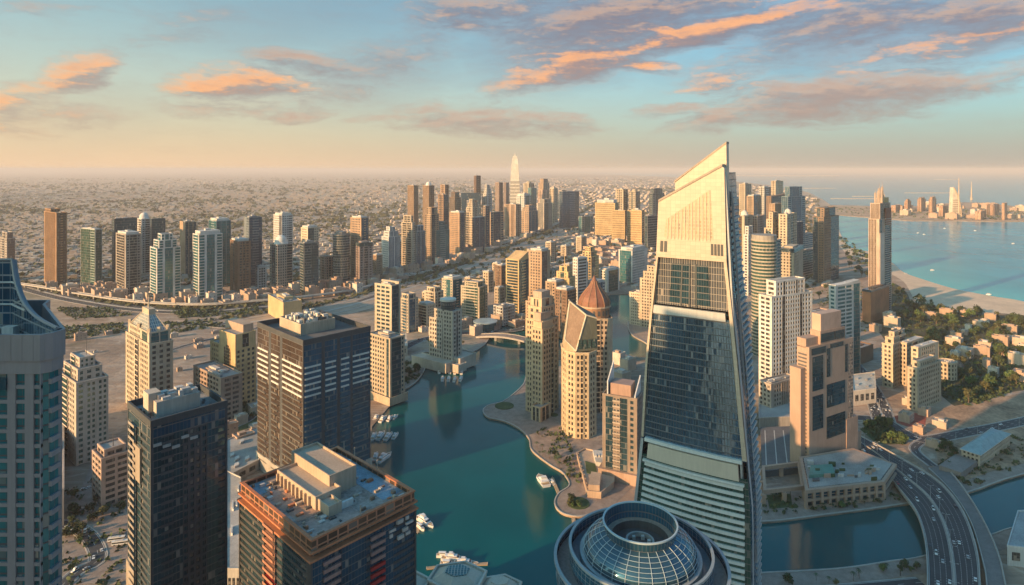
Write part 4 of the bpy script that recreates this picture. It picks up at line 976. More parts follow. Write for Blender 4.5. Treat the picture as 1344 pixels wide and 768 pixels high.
def main_tower():
    a = math.radians(32); L = Vector((-math.cos(a), math.sin(a))); Rv = Vector((math.sin(a), math.cos(a))); nF = Vector((-math.sin(a), -math.cos(a))); nR = Vector((math.cos(a), -math.sin(a)))
    C = Vector((140.9, 360)); base = C + L * 35 + Rv * 12
    t = empty('slant_top_tower', (base.x, base.y, LAND), 'tall glass tower with slanted gold crown, rising above the horizon', 'tower')
    O = base
    def interp(tab, z):
        for (z0, v0), (z1, v1) in zip(tab, tab[1:]):
            if z <= z1: return v0 + (v1 - v0) * max(0, (z - z0)) / (z1 - z0)
        return tab[-1][1]
    SR = [(0, -.5), (98, 0), (134, 3.4), (187, 8.2), (246, 14.2), (300, 15.3), (330, 15.3)]
    SL = [(0, 75), (80, 71.2), (124, 66.4), (177, 63.4), (213, 59.8), (242, 56.5), (280, 54.9), (330, 54.9)]
    RL = [(0, 27), (98, 30), (187, 43), (240, 42), (300, 32)]
    def bulge(z): return 2.6 * max(0, min(1, (150 - z) / 90)) + .9 * max(0, min(1, (215 - z) / 60))
    def F(u, z, off=0):
        s = interp(SL, z) + (interp(SR, z) - interp(SL, z)) * u
        off += bulge(z) * (1 - (2 * u - 1) ** 2)
        p = C + L * s + nF * off - O
        return (p.x, p.y, z - LAND)
    def S(v, z, off=0):
        p = C + L * interp(SR, z) + Rv * (interp(RL, z) * v) + nR * off - O
        return (p.x, p.y, z - LAND)
    def slab(m, fn, u0, u1, z0, z1, o0, o1, nu=10, nz=1):
        us = [u0 + (u1 - u0) * i / nu for i in range(nu + 1)]; zs = [z0 + (z1 - z0) * i / nz for i in range(nz + 1)]
        for i in range(nu):
            for k in range(nz): m.face(fn(us[i], zs[k], o1), fn(us[i + 1], zs[k], o1), fn(us[i + 1], zs[k + 1], o1), fn(us[i], zs[k + 1], o1))
            m.face(fn(us[i], z1, o1), fn(us[i + 1], z1, o1), fn(us[i + 1], z1, o0), fn(us[i], z1, o0))
            m.face(fn(us[i], z0, o0), fn(us[i + 1], z0, o0), fn(us[i + 1], z0, o1), fn(us[i], z0, o1))
        for u, f in ((u0, 1), (u1, 0)):
            q = [fn(u, z0, o0), fn(u, z0, o1), fn(u, z1, o1), fn(u, z1, o0)]
            m.face(*(q if f else q[::-1]))
    gold = cladding((.48, .40, .305)); pale = wall_mat((.60, .64, .62), .55, .1, 'pale_panel'); cream = wall_mat((.56, .50, .40), .6, .08)
    dkf = wall_mat((.05, .06, .065), .5, .2)
    def top(u):  # slanted top line of the lower slab
        return 279 + (302 - 279) * u
    # glazing of the front, in three heights
    def gz(name, z0, z1, mat, off, nu=12, nz=8, u0=.0, u1=1.0):
        m = MB()
        for i in range(nu):
            for k in range(nz):
                ua, ub = u0 + (u1 - u0) * i / nu, u0 + (u1 - u0) * (i + 1) / nu; za, zb = z0 + (z1 - z0) * k / nz, z0 + (z1 - z0) * (k + 1) / nz
                m.face(F(ua, za, off), F(ub, za, off), F(ub, zb, off), F(ua, zb, off))
        return m.build(name, mat, t, uv=True)
    gz('lower_glazing', LAND, 116, glass_mat('green', 1.7, 4.0, blinds=.25), 0)
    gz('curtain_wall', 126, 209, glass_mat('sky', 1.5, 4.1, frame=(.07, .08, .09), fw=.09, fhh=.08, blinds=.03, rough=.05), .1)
    gz('upper_glazing', 214, 244, glass_mat('grey', 1.5, 4.1, frame=(.30, .27, .22), fw=.14, fhh=.06, blinds=.04), -.9)
    gz('side_pier', LAND, 126, wall_mat((.36, .38, .38), .6, .1), .9, 1, 16, -.015, .014)
    # balcony bands of the lower part
    z = 8.0
    while z < 111:
        m = MB(); slab(m, F, .05, .955, z, z + 1.9, -.2, .95, 14); m.build('balcony_band', pale, t); z += 4.05
    m = MB(); slab(m, F, .03, .97, 111.8, 113.2, -.2, 1.9, 14); m.build('cornice', pale, t)
    m = MB(); slab(m, F, .07, .93, 114.6, 124.0, -.2, 1.6, 14); m.build('cream_band', cream, t)
    m = MB(); slab(m, F, .03, .97, 125.0, 127.2, -.2, 1.9, 14); m.build('cornice', pale, t)
    # vertical fins and floor lines of the curtain wall
    m = MB()
    for i in range(1, 34): slab(m, F, i / 34 - .0009, i / 34 + .0009, 127.3, 209, 0, .25, 1, 8)
    m.build('mullion', dkf, t)
    for k in range(20): m = MB(); slab(m, F, .0, 1, 129.5 + k * 4.1, 129.8 + k * 4.1, 0, .3, 10); m.build('floor_edge_trim', wall_mat((.16, .17, .18), .5, .1), t)
    m = MB(); slab(m, F, .03, .93, 208.2, 213.2, -.5, 1.7, 12); m.build('glass_ledge', wall_mat((.42, .44, .42), .35, .12), t)
    for uu in (.36, .47, .56): m = MB(); slab(m, F, uu, uu + .02, 214, 241, -.9, -.3, 1); m.build('fin', dkf, t)
    m = MB(); slab(m, F, .22, .49, 216, 240.5, -.88, -.45, 1); m.build('dark_panel', glass_mat('dark', 1.5, 4.1, blinds=0), t, uv=True)
    m = MB(); slab(m, F, .55, .74, 216, 240.5, -.88, -.5, 1); m.build('dark_panel', glass_mat('dark', 1.5, 4.1, blinds=0), t, uv=True)
    # edge pilasters
    m = MB(); slab(m, F, -.012, .014, 127, 244, -1.5, 1.0, 1, 12); m.build('edge_pilaster', gold, t)
    m = MB(); slab(m, F, .972, 1.012, 127, 244, -1.5, 1.0, 1, 12); m.build('edge_pilaster', gold, t)
    # gold crown: lower slab with the slanted head, 5 m thick
    def slant(m, pts, o0, o1):
        a_ = [F(u, z, o1) for u, z in pts]; b_ = [F(u, z, o0) for u, z in pts]; n = len(pts)
        m.face(*a_); m.face(*b_[::-1])
        for i in range(n): m.face(a_[(i + 1) % n], a_[i], b_[i], b_[(i + 1) % n])
    uv_u = lambda px_, zz: 0
    m = MB(); slant(m, [(-.012, 244), (1.012, 244), (1.012, 300.5), (.985, 301.5), (-.012, 279)], -6, 1.2); m.build('crown_slab', gold, t)
    m = MB(); slant(m, [(-.012, 279.1), (.985, 301.6), (.985, 303), (-.012, 280.5)], -6.2, 1.7); m.build('crown_edging', wall_mat((.30, .25, .2), .6), t)
    m = MB(); slant(m, [(.20, 276), (1.0, 276), (1.0, 315.6), (.20, 291.4)], -13, -6.3); m.build('rear_crown_slab', gold, t)
    m = MB(); slant(m, [(.19, 291.5), (1.005, 315.7), (1.005, 316.9), (.19, 292.7)], -13.2, -6.0); m.build('rear_crown_edging', wall_mat((.34, .28, .22), .6), t)
    # window grid in the crown
    gm = glass_mat('tan', 1.3, 2.2, frame=(.46, .38, .28), fw=.35, fhh=.3, blinds=.1, rough=.4)
    m = MB(); m.face(F(.10, 257, 1.24), F(.84, 257, 1.24), F(.80, 287.5, 1.24), F(.12, 268, 1.24)); m.build('crown_window_grid', gm, t, uv=True)
    for i in range(1, 14):
        u = .10 + .74 * i / 14; zt_ = 268 + (287.5 - 268) * max(0, min(1, (u - .12) / .68)); m = MB(); slab(m, F, u - .006, u + .006, 256, zt_, 1.2, 1.55, 1); m.build('crown_fin', gold, t)
    for u0, u1 in ((.045, .165), (.80, .985)):
        n = 2 if u0 < .1 else 4
        for k in range(n):
            w = (u1 - u0) / n; m = MB(); slab(m, F, u0 + k * w, u0 + (k + .8) * w, 247.5, 254.5, 1.0, 1.26, 1); m.build('crown_window', dkf, t)
    # right side face: pale sloping edge, dark glass, balconies
    m = MB()
    for k in range(24):
        z0, z1 = LAND + k * (298 - LAND) / 24, LAND + (k + 1) * (298 - LAND) / 24
        m.face(S(0, z0), S(1, z0), S(1, z1), S(0, z1))
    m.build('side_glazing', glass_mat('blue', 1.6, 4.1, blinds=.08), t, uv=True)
    m = MB(); slab(m, S, .0, .12, LAND, 298, 0, 1.0, 1, 24); m.build('side_pilaster', wall_mat((.40, .42, .42), .5, .1), t)
    m = MB(); slab(m, S, .47, .53, 60, 286, 0, .9, 1, 20); m.build('side_pilaster', wall_mat((.34, .36, .37), .5, .1), t)
    m = MB()
    for k in range(68): slab(m, S, .55, 1.0, 6 + k * 4.1, 7.3 + k * 4.1, 0, 1.1, 1)
    m.build('side_balcony_bands', wall_mat((.44, .44, .42), .6), t)  # all balconies of the side face in one mesh
    # back and left closing walls
    m = MB()
    def B(z): return [F(0, z), S(1, z)]
    for k in range(24):
        z0, z1 = LAND + k * (278 - LAND) / 24, LAND + (k + 1) * (278 - LAND) / 24
        l0, l1 = Vector(F(0, z0)), Vector(F(0, z1)); r0, r1 = Vector(S(1, z0)), Vector(S(1, z1))
        d0, d1 = Rv * interp(RL, z0), Rv * interp(RL, z1)
        lb0, lb1 = l0 + Vector((d0.x, d0.y, 0)), l1 + Vector((d1.x, d1.y, 0))
        m.face(l0, l1, lb1, lb0); m.face(lb0, lb1, r1, r0)
    m.face(F(0, 278), F(1, 278), S(1, 278), tuple(lb1))
    m.build('rear_wall', glass_mat('navy', 1.6, 4.1), t, uv=True)
main_tower()

# ---------------------------------------------------------------- glass dome tower in front
def dome_tower():
    X, Y = 42.0, 200.0
    t = empty('domed_round_tower', (X, Y, LAND), 'round tower with open-topped glass dome and ring collars, below the slanted tower', 'tower')
    st = wall_mat((.24, .30, .33), .35, .12, 'steel'); dk = wall_mat((.05, .07, .09), .4, .2)
    zb = 175 - LAND
    m = MB(); m.lathe([(25.5, 0), (25.5, zb - 12)], n=48); m.build('shaft_glazing', glass_mat('blue', 1.6, 3.8), t, uv=True)
    m = MB()
    for k in range(42): m.lathe([(25.5, k * 3.9), (26.4, k * 3.9), (26.4, k * 3.9 + .9), (25.5, k * 3.9 + .9)], n=48, cap=False)
    m.build('floor_edge_trim', st, t)
    def ringbeam(name, r0, r1, z0, z1, mat): m = MB(); m.lathe([(r0, z0), (r1, z0), (r1, z1), (r0, z1), (r0, z0)], n=72, cap=False); return m.build(name, mat, t, smooth=False)
    gl = glass_mat('blue', 1.5, 1.6, frame=(.22, .27, .30), fw=.08, fhh=.06, blinds=.05)
    # outermost walkway collar, inner collar
    m = MB(); m.lathe([(26.6, zb - 16), (27.6, zb - 8), (27.8, zb - 3.2)], n=72, cap=False); m.build('outer_collar', gl, t, uv=True)
    ringbeam('outer_rim', 27.2, 28.2, zb - 3.2, zb - 2.4, st)
    m = MB(); m.lathe([(22.4, zb - 5.6), (27.3, zb - 5.2)], n=72, cap=False); m.build('walkway', wall_mat((.26, .22, .20), .8, .3), t)
    m = MB(); m.lathe([(22.6, zb - 5.6), (23.2, zb - 3), (22.9, zb + 1.0)], n=72, cap=False); m.build('inner_collar', gl, t, uv=True)
    ringbeam('inner_rim', 22.4, 23.3, zb + 1.0, zb + 1.7, st)
    m = MB(); m.lathe([(18.2, zb - 2.4), (22.6, zb - 2.4)], n=72, cap=False); m.build('gutter', wall_mat((.10, .14, .17), .4, .2), t)
    ringbeam('dome_base_ring', 17.9, 19.6, zb - 2.3, zb - .6, wall_mat((.33, .38, .40), .4))
    # dome: glass shell with a lattice of steel ribs
    def prof(s):  # s 0..1 from base to opening
        a = s * .90; return (18.4 * math.cos(a) * (1 - .0 * s) + .0, zb - .6 + 9.0 * math.sin(a))
    ps = [prof(i / 8) for i in range(9)]
    m = MB(); m.lathe(ps, n=72, cap=False)
    gm, tt, bb = new_mat('dome_glass'); bb.inputs['Base Color'].default_value = (.045, .12, .17, 1); bb.inputs['Metallic'].default_value = .45; bb.inputs['Roughness'].default_value = .07
    m.build('dome_shell', gm, t, smooth=True)
    rib = wall_mat((.36, .47, .52), .35, .08, 'white_steel')
    for k in range(28):
        m = MB(); a0 = 2 * math.pi * k / 28
        q = [(r * 1.012 * math.cos(a0), r * 1.012 * math.sin(a0), z + .08) for r, z in ps]
        for i in range(8): m.tube(q[i], q[i + 1], .10, n=5)
        m.build('dome_rib', rib, t)
    for i in range(1, 8):
        r, z = ps[i]; m = MB(); n = 72
        q = [(r * 1.012 * math.cos(2 * math.pi * k / n), r * 1.012 * math.sin(2 * math.pi * k / n), z + .08) for k in range(n + 1)]
        for k in range(n): m.tube(q[k], q[k + 1], .08, n=4)
        m.build('dome_hoop', rib, t)
    # raised band round the opening and the sunken roof court
    r, z = ps[-1]
    m = MB(); m.lathe([(r + .1, z - .2), (r + .5, z + 2.6), (r + .1, z + 2.7), (r - .3, z - 2.5)], n=60, cap=False); m.build('opening_band', glass_mat('blue', 1.5, 3.2, blinds=0), t, uv=True)
    m = MB(); m.lathe([(r + .3, z + 2.6), (r + .7, z + 2.6), (r + .7, z + 3.1), (r + .2, z + 3.1), (r + .2, z + 2.6)], n=60, cap=False); m.build('opening_rim', rib, t)
    m = MB(); m.lathe([(r, z - 2.0), (r - 2.2, z - 2.0)], n=48, cap=False); m.build('inner_terrace', wall_mat((.34, .27, .22), .8, .3), t)
    m = MB(); m.lathe([(r - 2.2, z - 2.0), (r - 2.4, z - 4.5), (.05, z - 4.5)], n=48); m.build('court_floor', wall_mat((.07, .075, .08), .8, .3), t)
    m = MB(); m.lathe([(4.3, z - 4.45), (4.6, z - 4.45), (4.6, z - 2.9), (4.0, z - 2.9), (4.0, z - 4.45)], n=32, cap=False); m.build('cooling_ring', wall_mat((.36, .36, .35), .6), t)
    for k in range(6):
        a = k * 1.05; m = MB(); m.box(3 * math.cos(a) - .5, 3 * math.cos(a) + .5, 3 * math.sin(a) - .5, 3 * math.sin(a) + .5, z - 4.48, z - 3.2 - .1 * k); m.build('plant_box', PLANT, t)
dome_tower()

# ---------------------------------------------------------------- foreground left
def curved_tower():
    t = Tower('curved_roof_tower', 'grey panelled tower with curved glass crown, cut off by the picture edge', (-155, 195, LAND), (.33, .33, .34), 'teal', fh=4.0, bay=3.6, wallm=wall_mat((.20, .21, .225), .5, .12, 'metal_panel'))
    x1 = 29.0; Z = 243.0
    poly = [(-72, -30), (x1 - 1.5, -30), (x1, -28.5), (x1 + .3, -25), (0, 6), (-3, 12), (-72, 12)]
    g = MB(); g.prism(shrink(poly, .45), 0, Z, False); g.build('glazing', glass_mat('teal', 2.2, 4.0, blinds=.12, frame=(.04, .05, .06)), t.t, uv=True)
    n0 = Vector((0, -1)); e0 = Vector((1, 0)); W = x1 - 1.5 + 72
    for k in range(62):
        z = 243 - 4.0 * k
        if z < 3: break
        m = MB(); m.obox((-72, -30), e0, n0, 0, W, -.8, .0, z - .5, z + .5, True, False); m.build('spandrel', t.wall, t.t)
    for a, b in [(W - 101, W - 98), (W - 75, W - 72), (W - 49, W - 46), (W - 23.4, W - 22.4), (W - 9.0, W - 6.8), (W - 4.3, W - 1.9), (W - .25, W)]:
        m = MB(); m.obox((-72, -30), e0, n0, a, b, -.8, .16, 0, Z, False, False); m.build('pier', t.wall, t.t)
    # right side: dark window slots between pale posts, then the long rear side
    c0, c1 = Vector((x1 + .3, -25)), Vector((0, 6)); e1 = (c1 - c0).normalized(); n1 = Vector((e1.y, -e1.x)); L1 = (c1 - c0).length
    for k in range(60):
        z = 240 - k * 4.0
        m = MB(); m.obox(c0, e1, n1, 0, L1, -.8, .08, z - .6, z + .6); m.build('side_spandrel', t.wall, t.t)
        m = MB(); m.obox((x1, -28.5), Vector((0, 1)), Vector((1, 0)), 0, 3.6, -.8, .3, z - .7, z + .7); m.build('side_spandrel', t.wall, t.t)
    for a in (0, L1 * .33, L1 * .66, L1 - 1): m = MB(); m.obox(c0, e1, n1, a, a + 1, -.8, .2, 0, Z, False, False); m.build('side_post', t.wall, t.t)
    po = shrink(poly, -.5)
    m = MB(); m.ring(po, shrink(po, 1.6), Z - .3, Z + 3.2); m.build('head_band', t.wall, t.t)
    m = MB(); m.obox((-72, -30.52), e0, n0, 4, W - 9, -.2, .12, Z - 4.6, Z - 1.2); m.build('dark_slot', glass_mat('dark', 8, 9, blinds=0), t.t, uv=True)
    m = MB(); m.ring(shrink(po, -.4), shrink(po, .4), Z + 3.25, Z + 10.4, True); m.build('head_panel_band', t.wall, t.t)
    for k in range(34): m = MB(); m.obox((-72, -30.92), e0, n0, 2 + k * 3, 2.1 + k * 3, -.1, .05, Z + 3.4, Z + 10.3); m.build('panel_joint', wall_mat((.2, .21, .22), .6), t.t)
    m = MB(); m.prism(shrink(po, 1.2), Z + 2.6, Z + 4.2, True); m.build('terrace_floor', ROOF, t.t)
    R = random.Random(3)
    for k in range(14):
        x, y, w = R.uniform(-30, 12), R.uniform(-26, -8), R.uniform(1.2, 4.4); m = MB(); m.box(x, x + w, y, y + w * .7, Z + 4.1, Z + 5.2 + R.random() * 2 + .01 * k); m.build('plant_box', PLANT, t.t)
    pts = []
    for i in range(25):
        s = i / 24
        if s < .5: pts.append((-72 + 68 * s / .5, -1.0, 271 - LAND))
        else:
            q = (s - .5) / .5; x = (1 - q) ** 2 * -4 + 2 * q * (1 - q) * 2 + q * q * (x1 - .5); y = (1 - q) ** 2 * -1 + 2 * q * (1 - q) * -6 + q * q * -25.5
            pts.append((x, y, 271 - LAND - (271 - LAND - Z - 10.6) * (1 - (1 - q) ** 2.6)))
    m = MB(); n = 24
    for i in range(n):
        a, b = pts[i], pts[i + 1]; m.face((a[0], a[1], Z + 4), (b[0], b[1], Z + 4), b, a)
    m.build('crown_glazing', glass_mat('navy', 2.4, 4, blinds=.12, frame=(.2, .22, .24)), t.t, uv=True)
    m = MB()
    for i in range(n):
        a, b = pts[i], pts[i + 1]; m.face((b[0] + .6, b[1] + 1, Z), (a[0] + .6, a[1] + 1, Z), (a[0] + .6, a[1] + 1, a[2]), (b[0] + .6, b[1] + 1, b[2])); m.face(a, b, (b[0] + .6, b[1] + 1, b[2]), (a[0] + .6, a[1] + 1, a[2]))
        m.face((b[0] + .6, b[1] + 1, 3), (a[0] + .6, a[1] + 1, 3), (a[0] + .6, a[1] + 1, 4), (b[0] + .6, b[1] + 1, 4))
    m.build('crown_backing', t.wall, t.t)
    m = MB(); m.box(-72, -5, -.4, 1.6, Z, 271 - LAND - .6); m.build('crown_block', t.wall, t.t)
    for zz in (257, 264):
        m = MB()
        for i in range(n):
            a, b = pts[i], pts[i + 1]
            if min(a[2], b[2]) < zz - LAND + 1: continue
            m.tube((a[0], a[1] - .1, zz - LAND), (b[0], b[1] - .1, zz - LAND), .35, n=5)
        m.build('crown_rail', wall_mat((.36, .38, .4), .4), t.t)
    m = MB()
    for i in range(n):
        a, b = pts[i], pts[i + 1]; m.tube((a[0], a[1], a[2] + .2), (b[0], b[1], b[2] + .2), .5, n=5)
    m.build('crown_rim', t.wall, t.t)
    t.done()
curved_tower()

def rect(px3, Y, a): p, l, r = corners(*px3, Y, a); lp, c = local(p); return lp, c, l, r
def dark_glass_tower():
    lp, c, l, r = rect((168, 198, 298), 296, 46); Z = zat(553, 296) - LAND
    b = Tower('dark_glass_tower', 'dark glass tower with white plant boxes on its roof, second from the curved tower', (*c, LAND), (.06, .068, .075), 'dark', fh=3.7, bay=3.0, balc=(.30, .27, .24))
    b.shaft(lp, 0, Z - 9, ['g1 r1.6 g1.1 w3.2 g1.5 r1', 'g1 b2 g1.2 r2 g1'] * 2, ['dark', 'dark', 'dark', 'dark'], roof=False)
    b.shaft(lp, Z - 9, Z, ['g1', 'g1'], ['navy', 'dark', 'navy', 'dark'], roof=False)
    for k in range(5):  # irregular bright window panels of the crown storeys
        q = MB(); e = (Vector(lp[1]) - Vector(lp[0])).normalized(); n = Vector((e.y, -e.x)); q.obox(lp[0], e, n, 1 + k * 4.2, 4.6 + k * 4.2, -.2, .5, Z - 13 - (k % 3) * 1.8, Z - 11.6 - (k % 3) * 1.8); q.build('bright_panel', wall_mat((.33, .37, .37), .4), b.t)
    r_ = b.roof(lp, Z - 3.2, 3.4, wall_mat((.26, .25, .24), .9, .3))
    b.block(subquad(lp, .16, .74, .30, .66), Z - 3.4, Z + 4.5, 'lift_house', wall_mat((.46, .41, .35), .8))
    b.block(subquad(lp, .10, .26, .44, .66), Z - 3.4, Z + 8, 'lift_house', wall_mat((.50, .44, .36), .8))
    R = random.Random(5)
    for k in range(16):
        u, v = R.uniform(.18, .68), R.uniform(.32, .6); q = MB(); q.prism(subquad(lp, u, u + R.uniform(.04, .12), v, v + R.uniform(.04, .1)), Z + 4.4, Z + 5.4 + R.random() * 1.8 + k * .01); q.build('plant_box', PLANT, r_)
    for k in range(12):
        u, v = R.choice([R.uniform(.04, .12), R.uniform(.78, .93)]), R.uniform(.05, .9); q = MB(); q.prism(subquad(lp, u, u + .03, v, v + .03), Z - 3.4, Z - 1.6 - .05 * k); q.build('plant_box', DGM, r_)
    # stepped bronze and pale panels climbing the left face, warm lit windows low on the right face
    e = (Vector(lp[0]) - Vector(lp[3])); Ll = e.length; e = e / Ll; n = Vector((e.y, -e.x))
    for (a0, a1, z0, z1) in ((.30, .62, .80, .90), (.0, .36, .44, .53), (.36, .96, .36, .45), (.0, .3, .18, .3)):
        q = MB(); q.obox(lp[3], e, n, Ll * a0, Ll * a1, -.1, .9, Z * z0, Z * z1); q.build('metal_panel', wall_mat((.34, .29, .23), .45), b.t)
    return b.done()
DGM = wall_mat((.10, .10, .10), .7)
dark_glass_tower()

def dark_slab():
    lp, c, l, r = rect((338, 398, 486), 545, 44); Z = zat(447, 545) - LAND
    b = Tower('dark_glass_slab', 'big dark glass block with pale floor bands and cluttered cream roof house', (*c, LAND), (.065, .07, .075), 'dark', fh=5.2, bay=3.2, balc=(.45, .42, .37))
    zc = Z * .63
    left = 'g1.6 s.35 g1.2 s.35 g2.6'; right = 'g2.2 s.4 g1.6 s.4 g1.4 s.3 g2.4'
    b.shaft(lp, 0, Z, [right, left, right, left], ['blue', 'bronze', 'blue', 'bronze'], roof=False)
    R = random.Random(4)
    for side, (p, q_) in enumerate(((lp[3], lp[0]), (lp[0], lp[1]))):
        e = Vector(q_) - Vector(p); Ln = e.length; e /= Ln; n = Vector((e.y, -e.x))
        segs = [(.02, .26), (.34, .50), (.58, .98)] if side == 0 else [(.02, .24), (.31, .46), (.54, .66), (.72, .98)]
        nf = int(Z / 5.2)
        for k in range(2, nf - 1):
            z = k * 5.2
            strong = .62 < z / Z < .86
            if z / Z > .85: continue
            for j, (a0, a1) in enumerate(segs):
                if z / Z < .63:
                    m = MB(); m.obox(p, e, n, Ln * a0, Ln * (a1 - (.02 if k % 3 else .06)), -.1, 1.3, z - .3, z + .85); m.build('balcony', wall_mat((.135, .125, .11) if side == 0 else (.12, .15, .16), .5), b.t)
                elif strong:
                    m = MB(); m.obox(p, e, n, Ln * a0, Ln * a1, -.1, .8, z - .7, z + .8); m.build('pale_band', wall_mat((.62, .61, .56), .5, .1), b.t)
    r_ = b.roof(lp, Z - 4.5, 4.7, wall_mat((.12, .12, .12), .9, .3))
    h = subquad(lp, .20, .72, .34, .80)
    b.block(h, Z - 4.7, Z + 5, 'roof_house', wall_mat((.44, .34, .25), .8)); 
    m = MB(); m.ring(h, shrink(h, .6), Z + 5.0, Z + 6.3, True); m.build('roof_house_parapet', wall_mat((.46, .37, .28), .8), b.t)
    for k in range(38):
        u, v = R.uniform(.22, .64), R.uniform(.36, .74); m = MB(); m.prism(subquad(lp, u, u + R.uniform(.025, .08), v, v + R.uniform(.025, .07)), Z + 4.9, Z + 6.6 + R.random() * 3.4 + k * .01); m.build('plant_box', wall_mat((.58, .54, .48), .7) if R.random() < .7 else DGM, r_)
    # cream base storeys
    p0 = shrink(lp, -1.2); m = MB(); m.prism(p0, 0, 16, True); m.build('base_storey', wall_mat((.42, .39, .34), .8), b.t)
    return b.done()
dark_slab()

def building_site():
    lp, c, l, r = rect((314, 408, 546), 268, 43); Z = zat(712, 268) - LAND
    b = Tower('unfinished_block', 'unfinished block with orange-edged roof deck, concrete core and red panels on its sides', (*c, LAND), (.06, .065, .07), 'dark', fh=3.6, bay=2.6, balc=(.40, .20, .13))
    orange = wall_mat((.50, .20, .10), .8, .25, 'orange_screed'); conc = wall_mat((.46, .37, .28), .85, .2, 'bare_concrete'); red = wall_mat((.42, .03, .03), .7, .2)
    zt = Z - 9
    b.shaft(lp, 0, zt, ['g.8 r1.6 g2.2 r1.5 g1.1 r2.2', 'r2.6 b1 r2.6 s.3'] * 2, ['navy', 'dark', 'navy', 'dark'], roof=False)
    po, pi = shrink(lp, -.9), shrink(lp, 3)
    m = MB(); m.ring(po, pi, zt, zt + .9); m.build('slab_edge', orange, b.t)
    m = MB(); m.prism(shrink(lp, 2.2), zt, zt + 4.2, False); m.build('open_storey', glass_mat('dark', 3.0, 4.5, frame=(.34, .22, .15), fw=.2), b.t, uv=True)
    m = MB(); m.ring(shrink(lp, -.6), pi, zt + 3.6, zt + 4.4); m.build('slab_edge', orange, b.t)
    m = MB(); m.ring(shrink(lp, .6), shrink(lp, 1.4), zt + 4.42, Z, True); m.build('hoarding', glass_mat('bronze', 5.2, 3.1, frame=(.42, .20, .12), fw=.16, fhh=.22, blinds=.5, rough=.5), b.t, uv=True)
    m = MB(); m.ring(shrink(lp, .2), shrink(lp, 1.9), Z, Z + .6, True); m.build('parapet', orange, b.t)
    m = MB(); m.prism(shrink(lp, 1.4), Z - 4.5, Z - 2.2, True); deck = m.build('roof_deck', plain('deck', (.30, .255, .225), .5, .10), b.t)
    blue = plain('blue_membrane', (.20, .30, .37), .35, .12, .7)
    zz = Z - 2.2
    for (q, mt) in (((.76, .97, .12, .95), blue), ((.03, .20, .80, .97), blue), ((.05, .52, .06, .26), plain('pink_screed', (.40, .30, .26), .3, .1)), ((.10, .40, .30, .7), plain('brown_screed', (.36, .25, .19), .3, .1))):
        m = MB(); m.prism(subquad(lp, *q), zz - .01, zz + .06 + .01 * q[0], True); m.build('deck_patch', mt, deck)
    # concrete core: two stepped halls with a colonnade on the sunny side
    def hall(q, h, name='core'):
        p = subquad(lp, *q); m = MB(); m.prism(p, zz - .1, zz + h, True); o = m.build(name, conc, b.t); m = MB(); m.ring(shrink(p, -.05), shrink(p, .5), zz + h + .01, zz + h + 1.3, True); m.build('core_parapet', conc, o); return p
    hall((.28, .52, .34, .88), 5.2); hall((.47, .74, .42, .96), 9.5); hall((.30, .42, .20, .34), 4.0)
    p = subquad(lp, .27, .275, .36, .86)
    a0, a1 = Vector(p[3]), Vector(p[0]); e = (a1 - a0); Ln = e.length; e /= Ln; n = Vector((e.y, -e.x))
    for k in range(9): m = MB(); m.obox(a0, e, n, Ln * k / 9, Ln * k / 9 + .8, -.4, .7, zz, zz + 5.2); m.build('column', conc, b.t)
    m = MB(); m.prism(subquad(lp, .43, .55, .22, .24), zz, zz + 3.2); m.build('white_board', wall_mat((.6, .6, .58), .7), b.t)
    R = random.Random(9)
    for k in range(95):
        u, v = R.uniform(.05, .9), R.uniform(.05, .92)
        if .25 < u < .76 and .3 < v < .97: continue
        m = MB(); m.prism(subquad(lp, u, u + R.uniform(.01, .07), v, v + R.uniform(.01, .03)), zz, zz + .3 + R.random() * 1.2 + k * .004); m.build('building_material', R.choice([conc, DGM, PLANT, orange, wall_mat((.3, .2, .14), .8)]), deck)
    for (u, v) in ((.72, .99), (.99, .9), (.99, .45), (.99, .75), (.45, .015)):
        x, y = quadpoint(lp, u, v); m = MB(); m.tube((x, y, Z - 4), (x, y, Z + 5.5), .28, n=6); m.build('scaffold_pole', wall_mat((.4, .36, .3), .6), b.t)
    # red and salmon panels on both faces, pale panels hanging at the right corner
    for side, (p, q_) in enumerate(((lp[3], lp[0]), (lp[0], lp[1]))):
        e = Vector(q_) - Vector(p); Ln = e.length; e /= Ln; n = Vector((e.y, -e.x))
        cols_ = [(.42, .56)] if side == 0 else [(.10, .25), (.53, .67)]
        for (a, z_) in [(c_, k) for c_ in cols_ for k in range(24)]:
            zz_ = zt - 3 - z_ * 3.6
            m = MB(); m.obox(p, e, n, Ln * a[0], Ln * a[1], -.2, .9, zz_ - 1.1, zz_ + .5); m.build('balcony', red if (side == 1 and a[0] > .5 and z_ in (4, 5, 6, 10, 11, 14)) or (side == 0 and z_ in (6, 7, 10, 13)) else wall_mat((.45, .23, .16), .75) if side == 0 else wall_mat((.32, .20, .18), .75), b.t)
    e = (Vector(lp[1]) - Vector(lp[0])); Ln = e.length; e /= Ln; n = Vector((e.y, -e.x))
    for k in range(9):
        m = MB(); a = R.uniform(.70, .95); m.obox(lp[0], e, n, Ln * a, Ln * (a + R.uniform(.03, .08)), .3, .8 + .1 * k, zt - 2.2 - (k % 4) * 2.6, zt - 1.2 - (k % 4) * 2.6 + R.uniform(0, .8)); m.build('loose_panel', wall_mat((.55, .52, .48), .7), b.t)
    return b.done()
building_site()

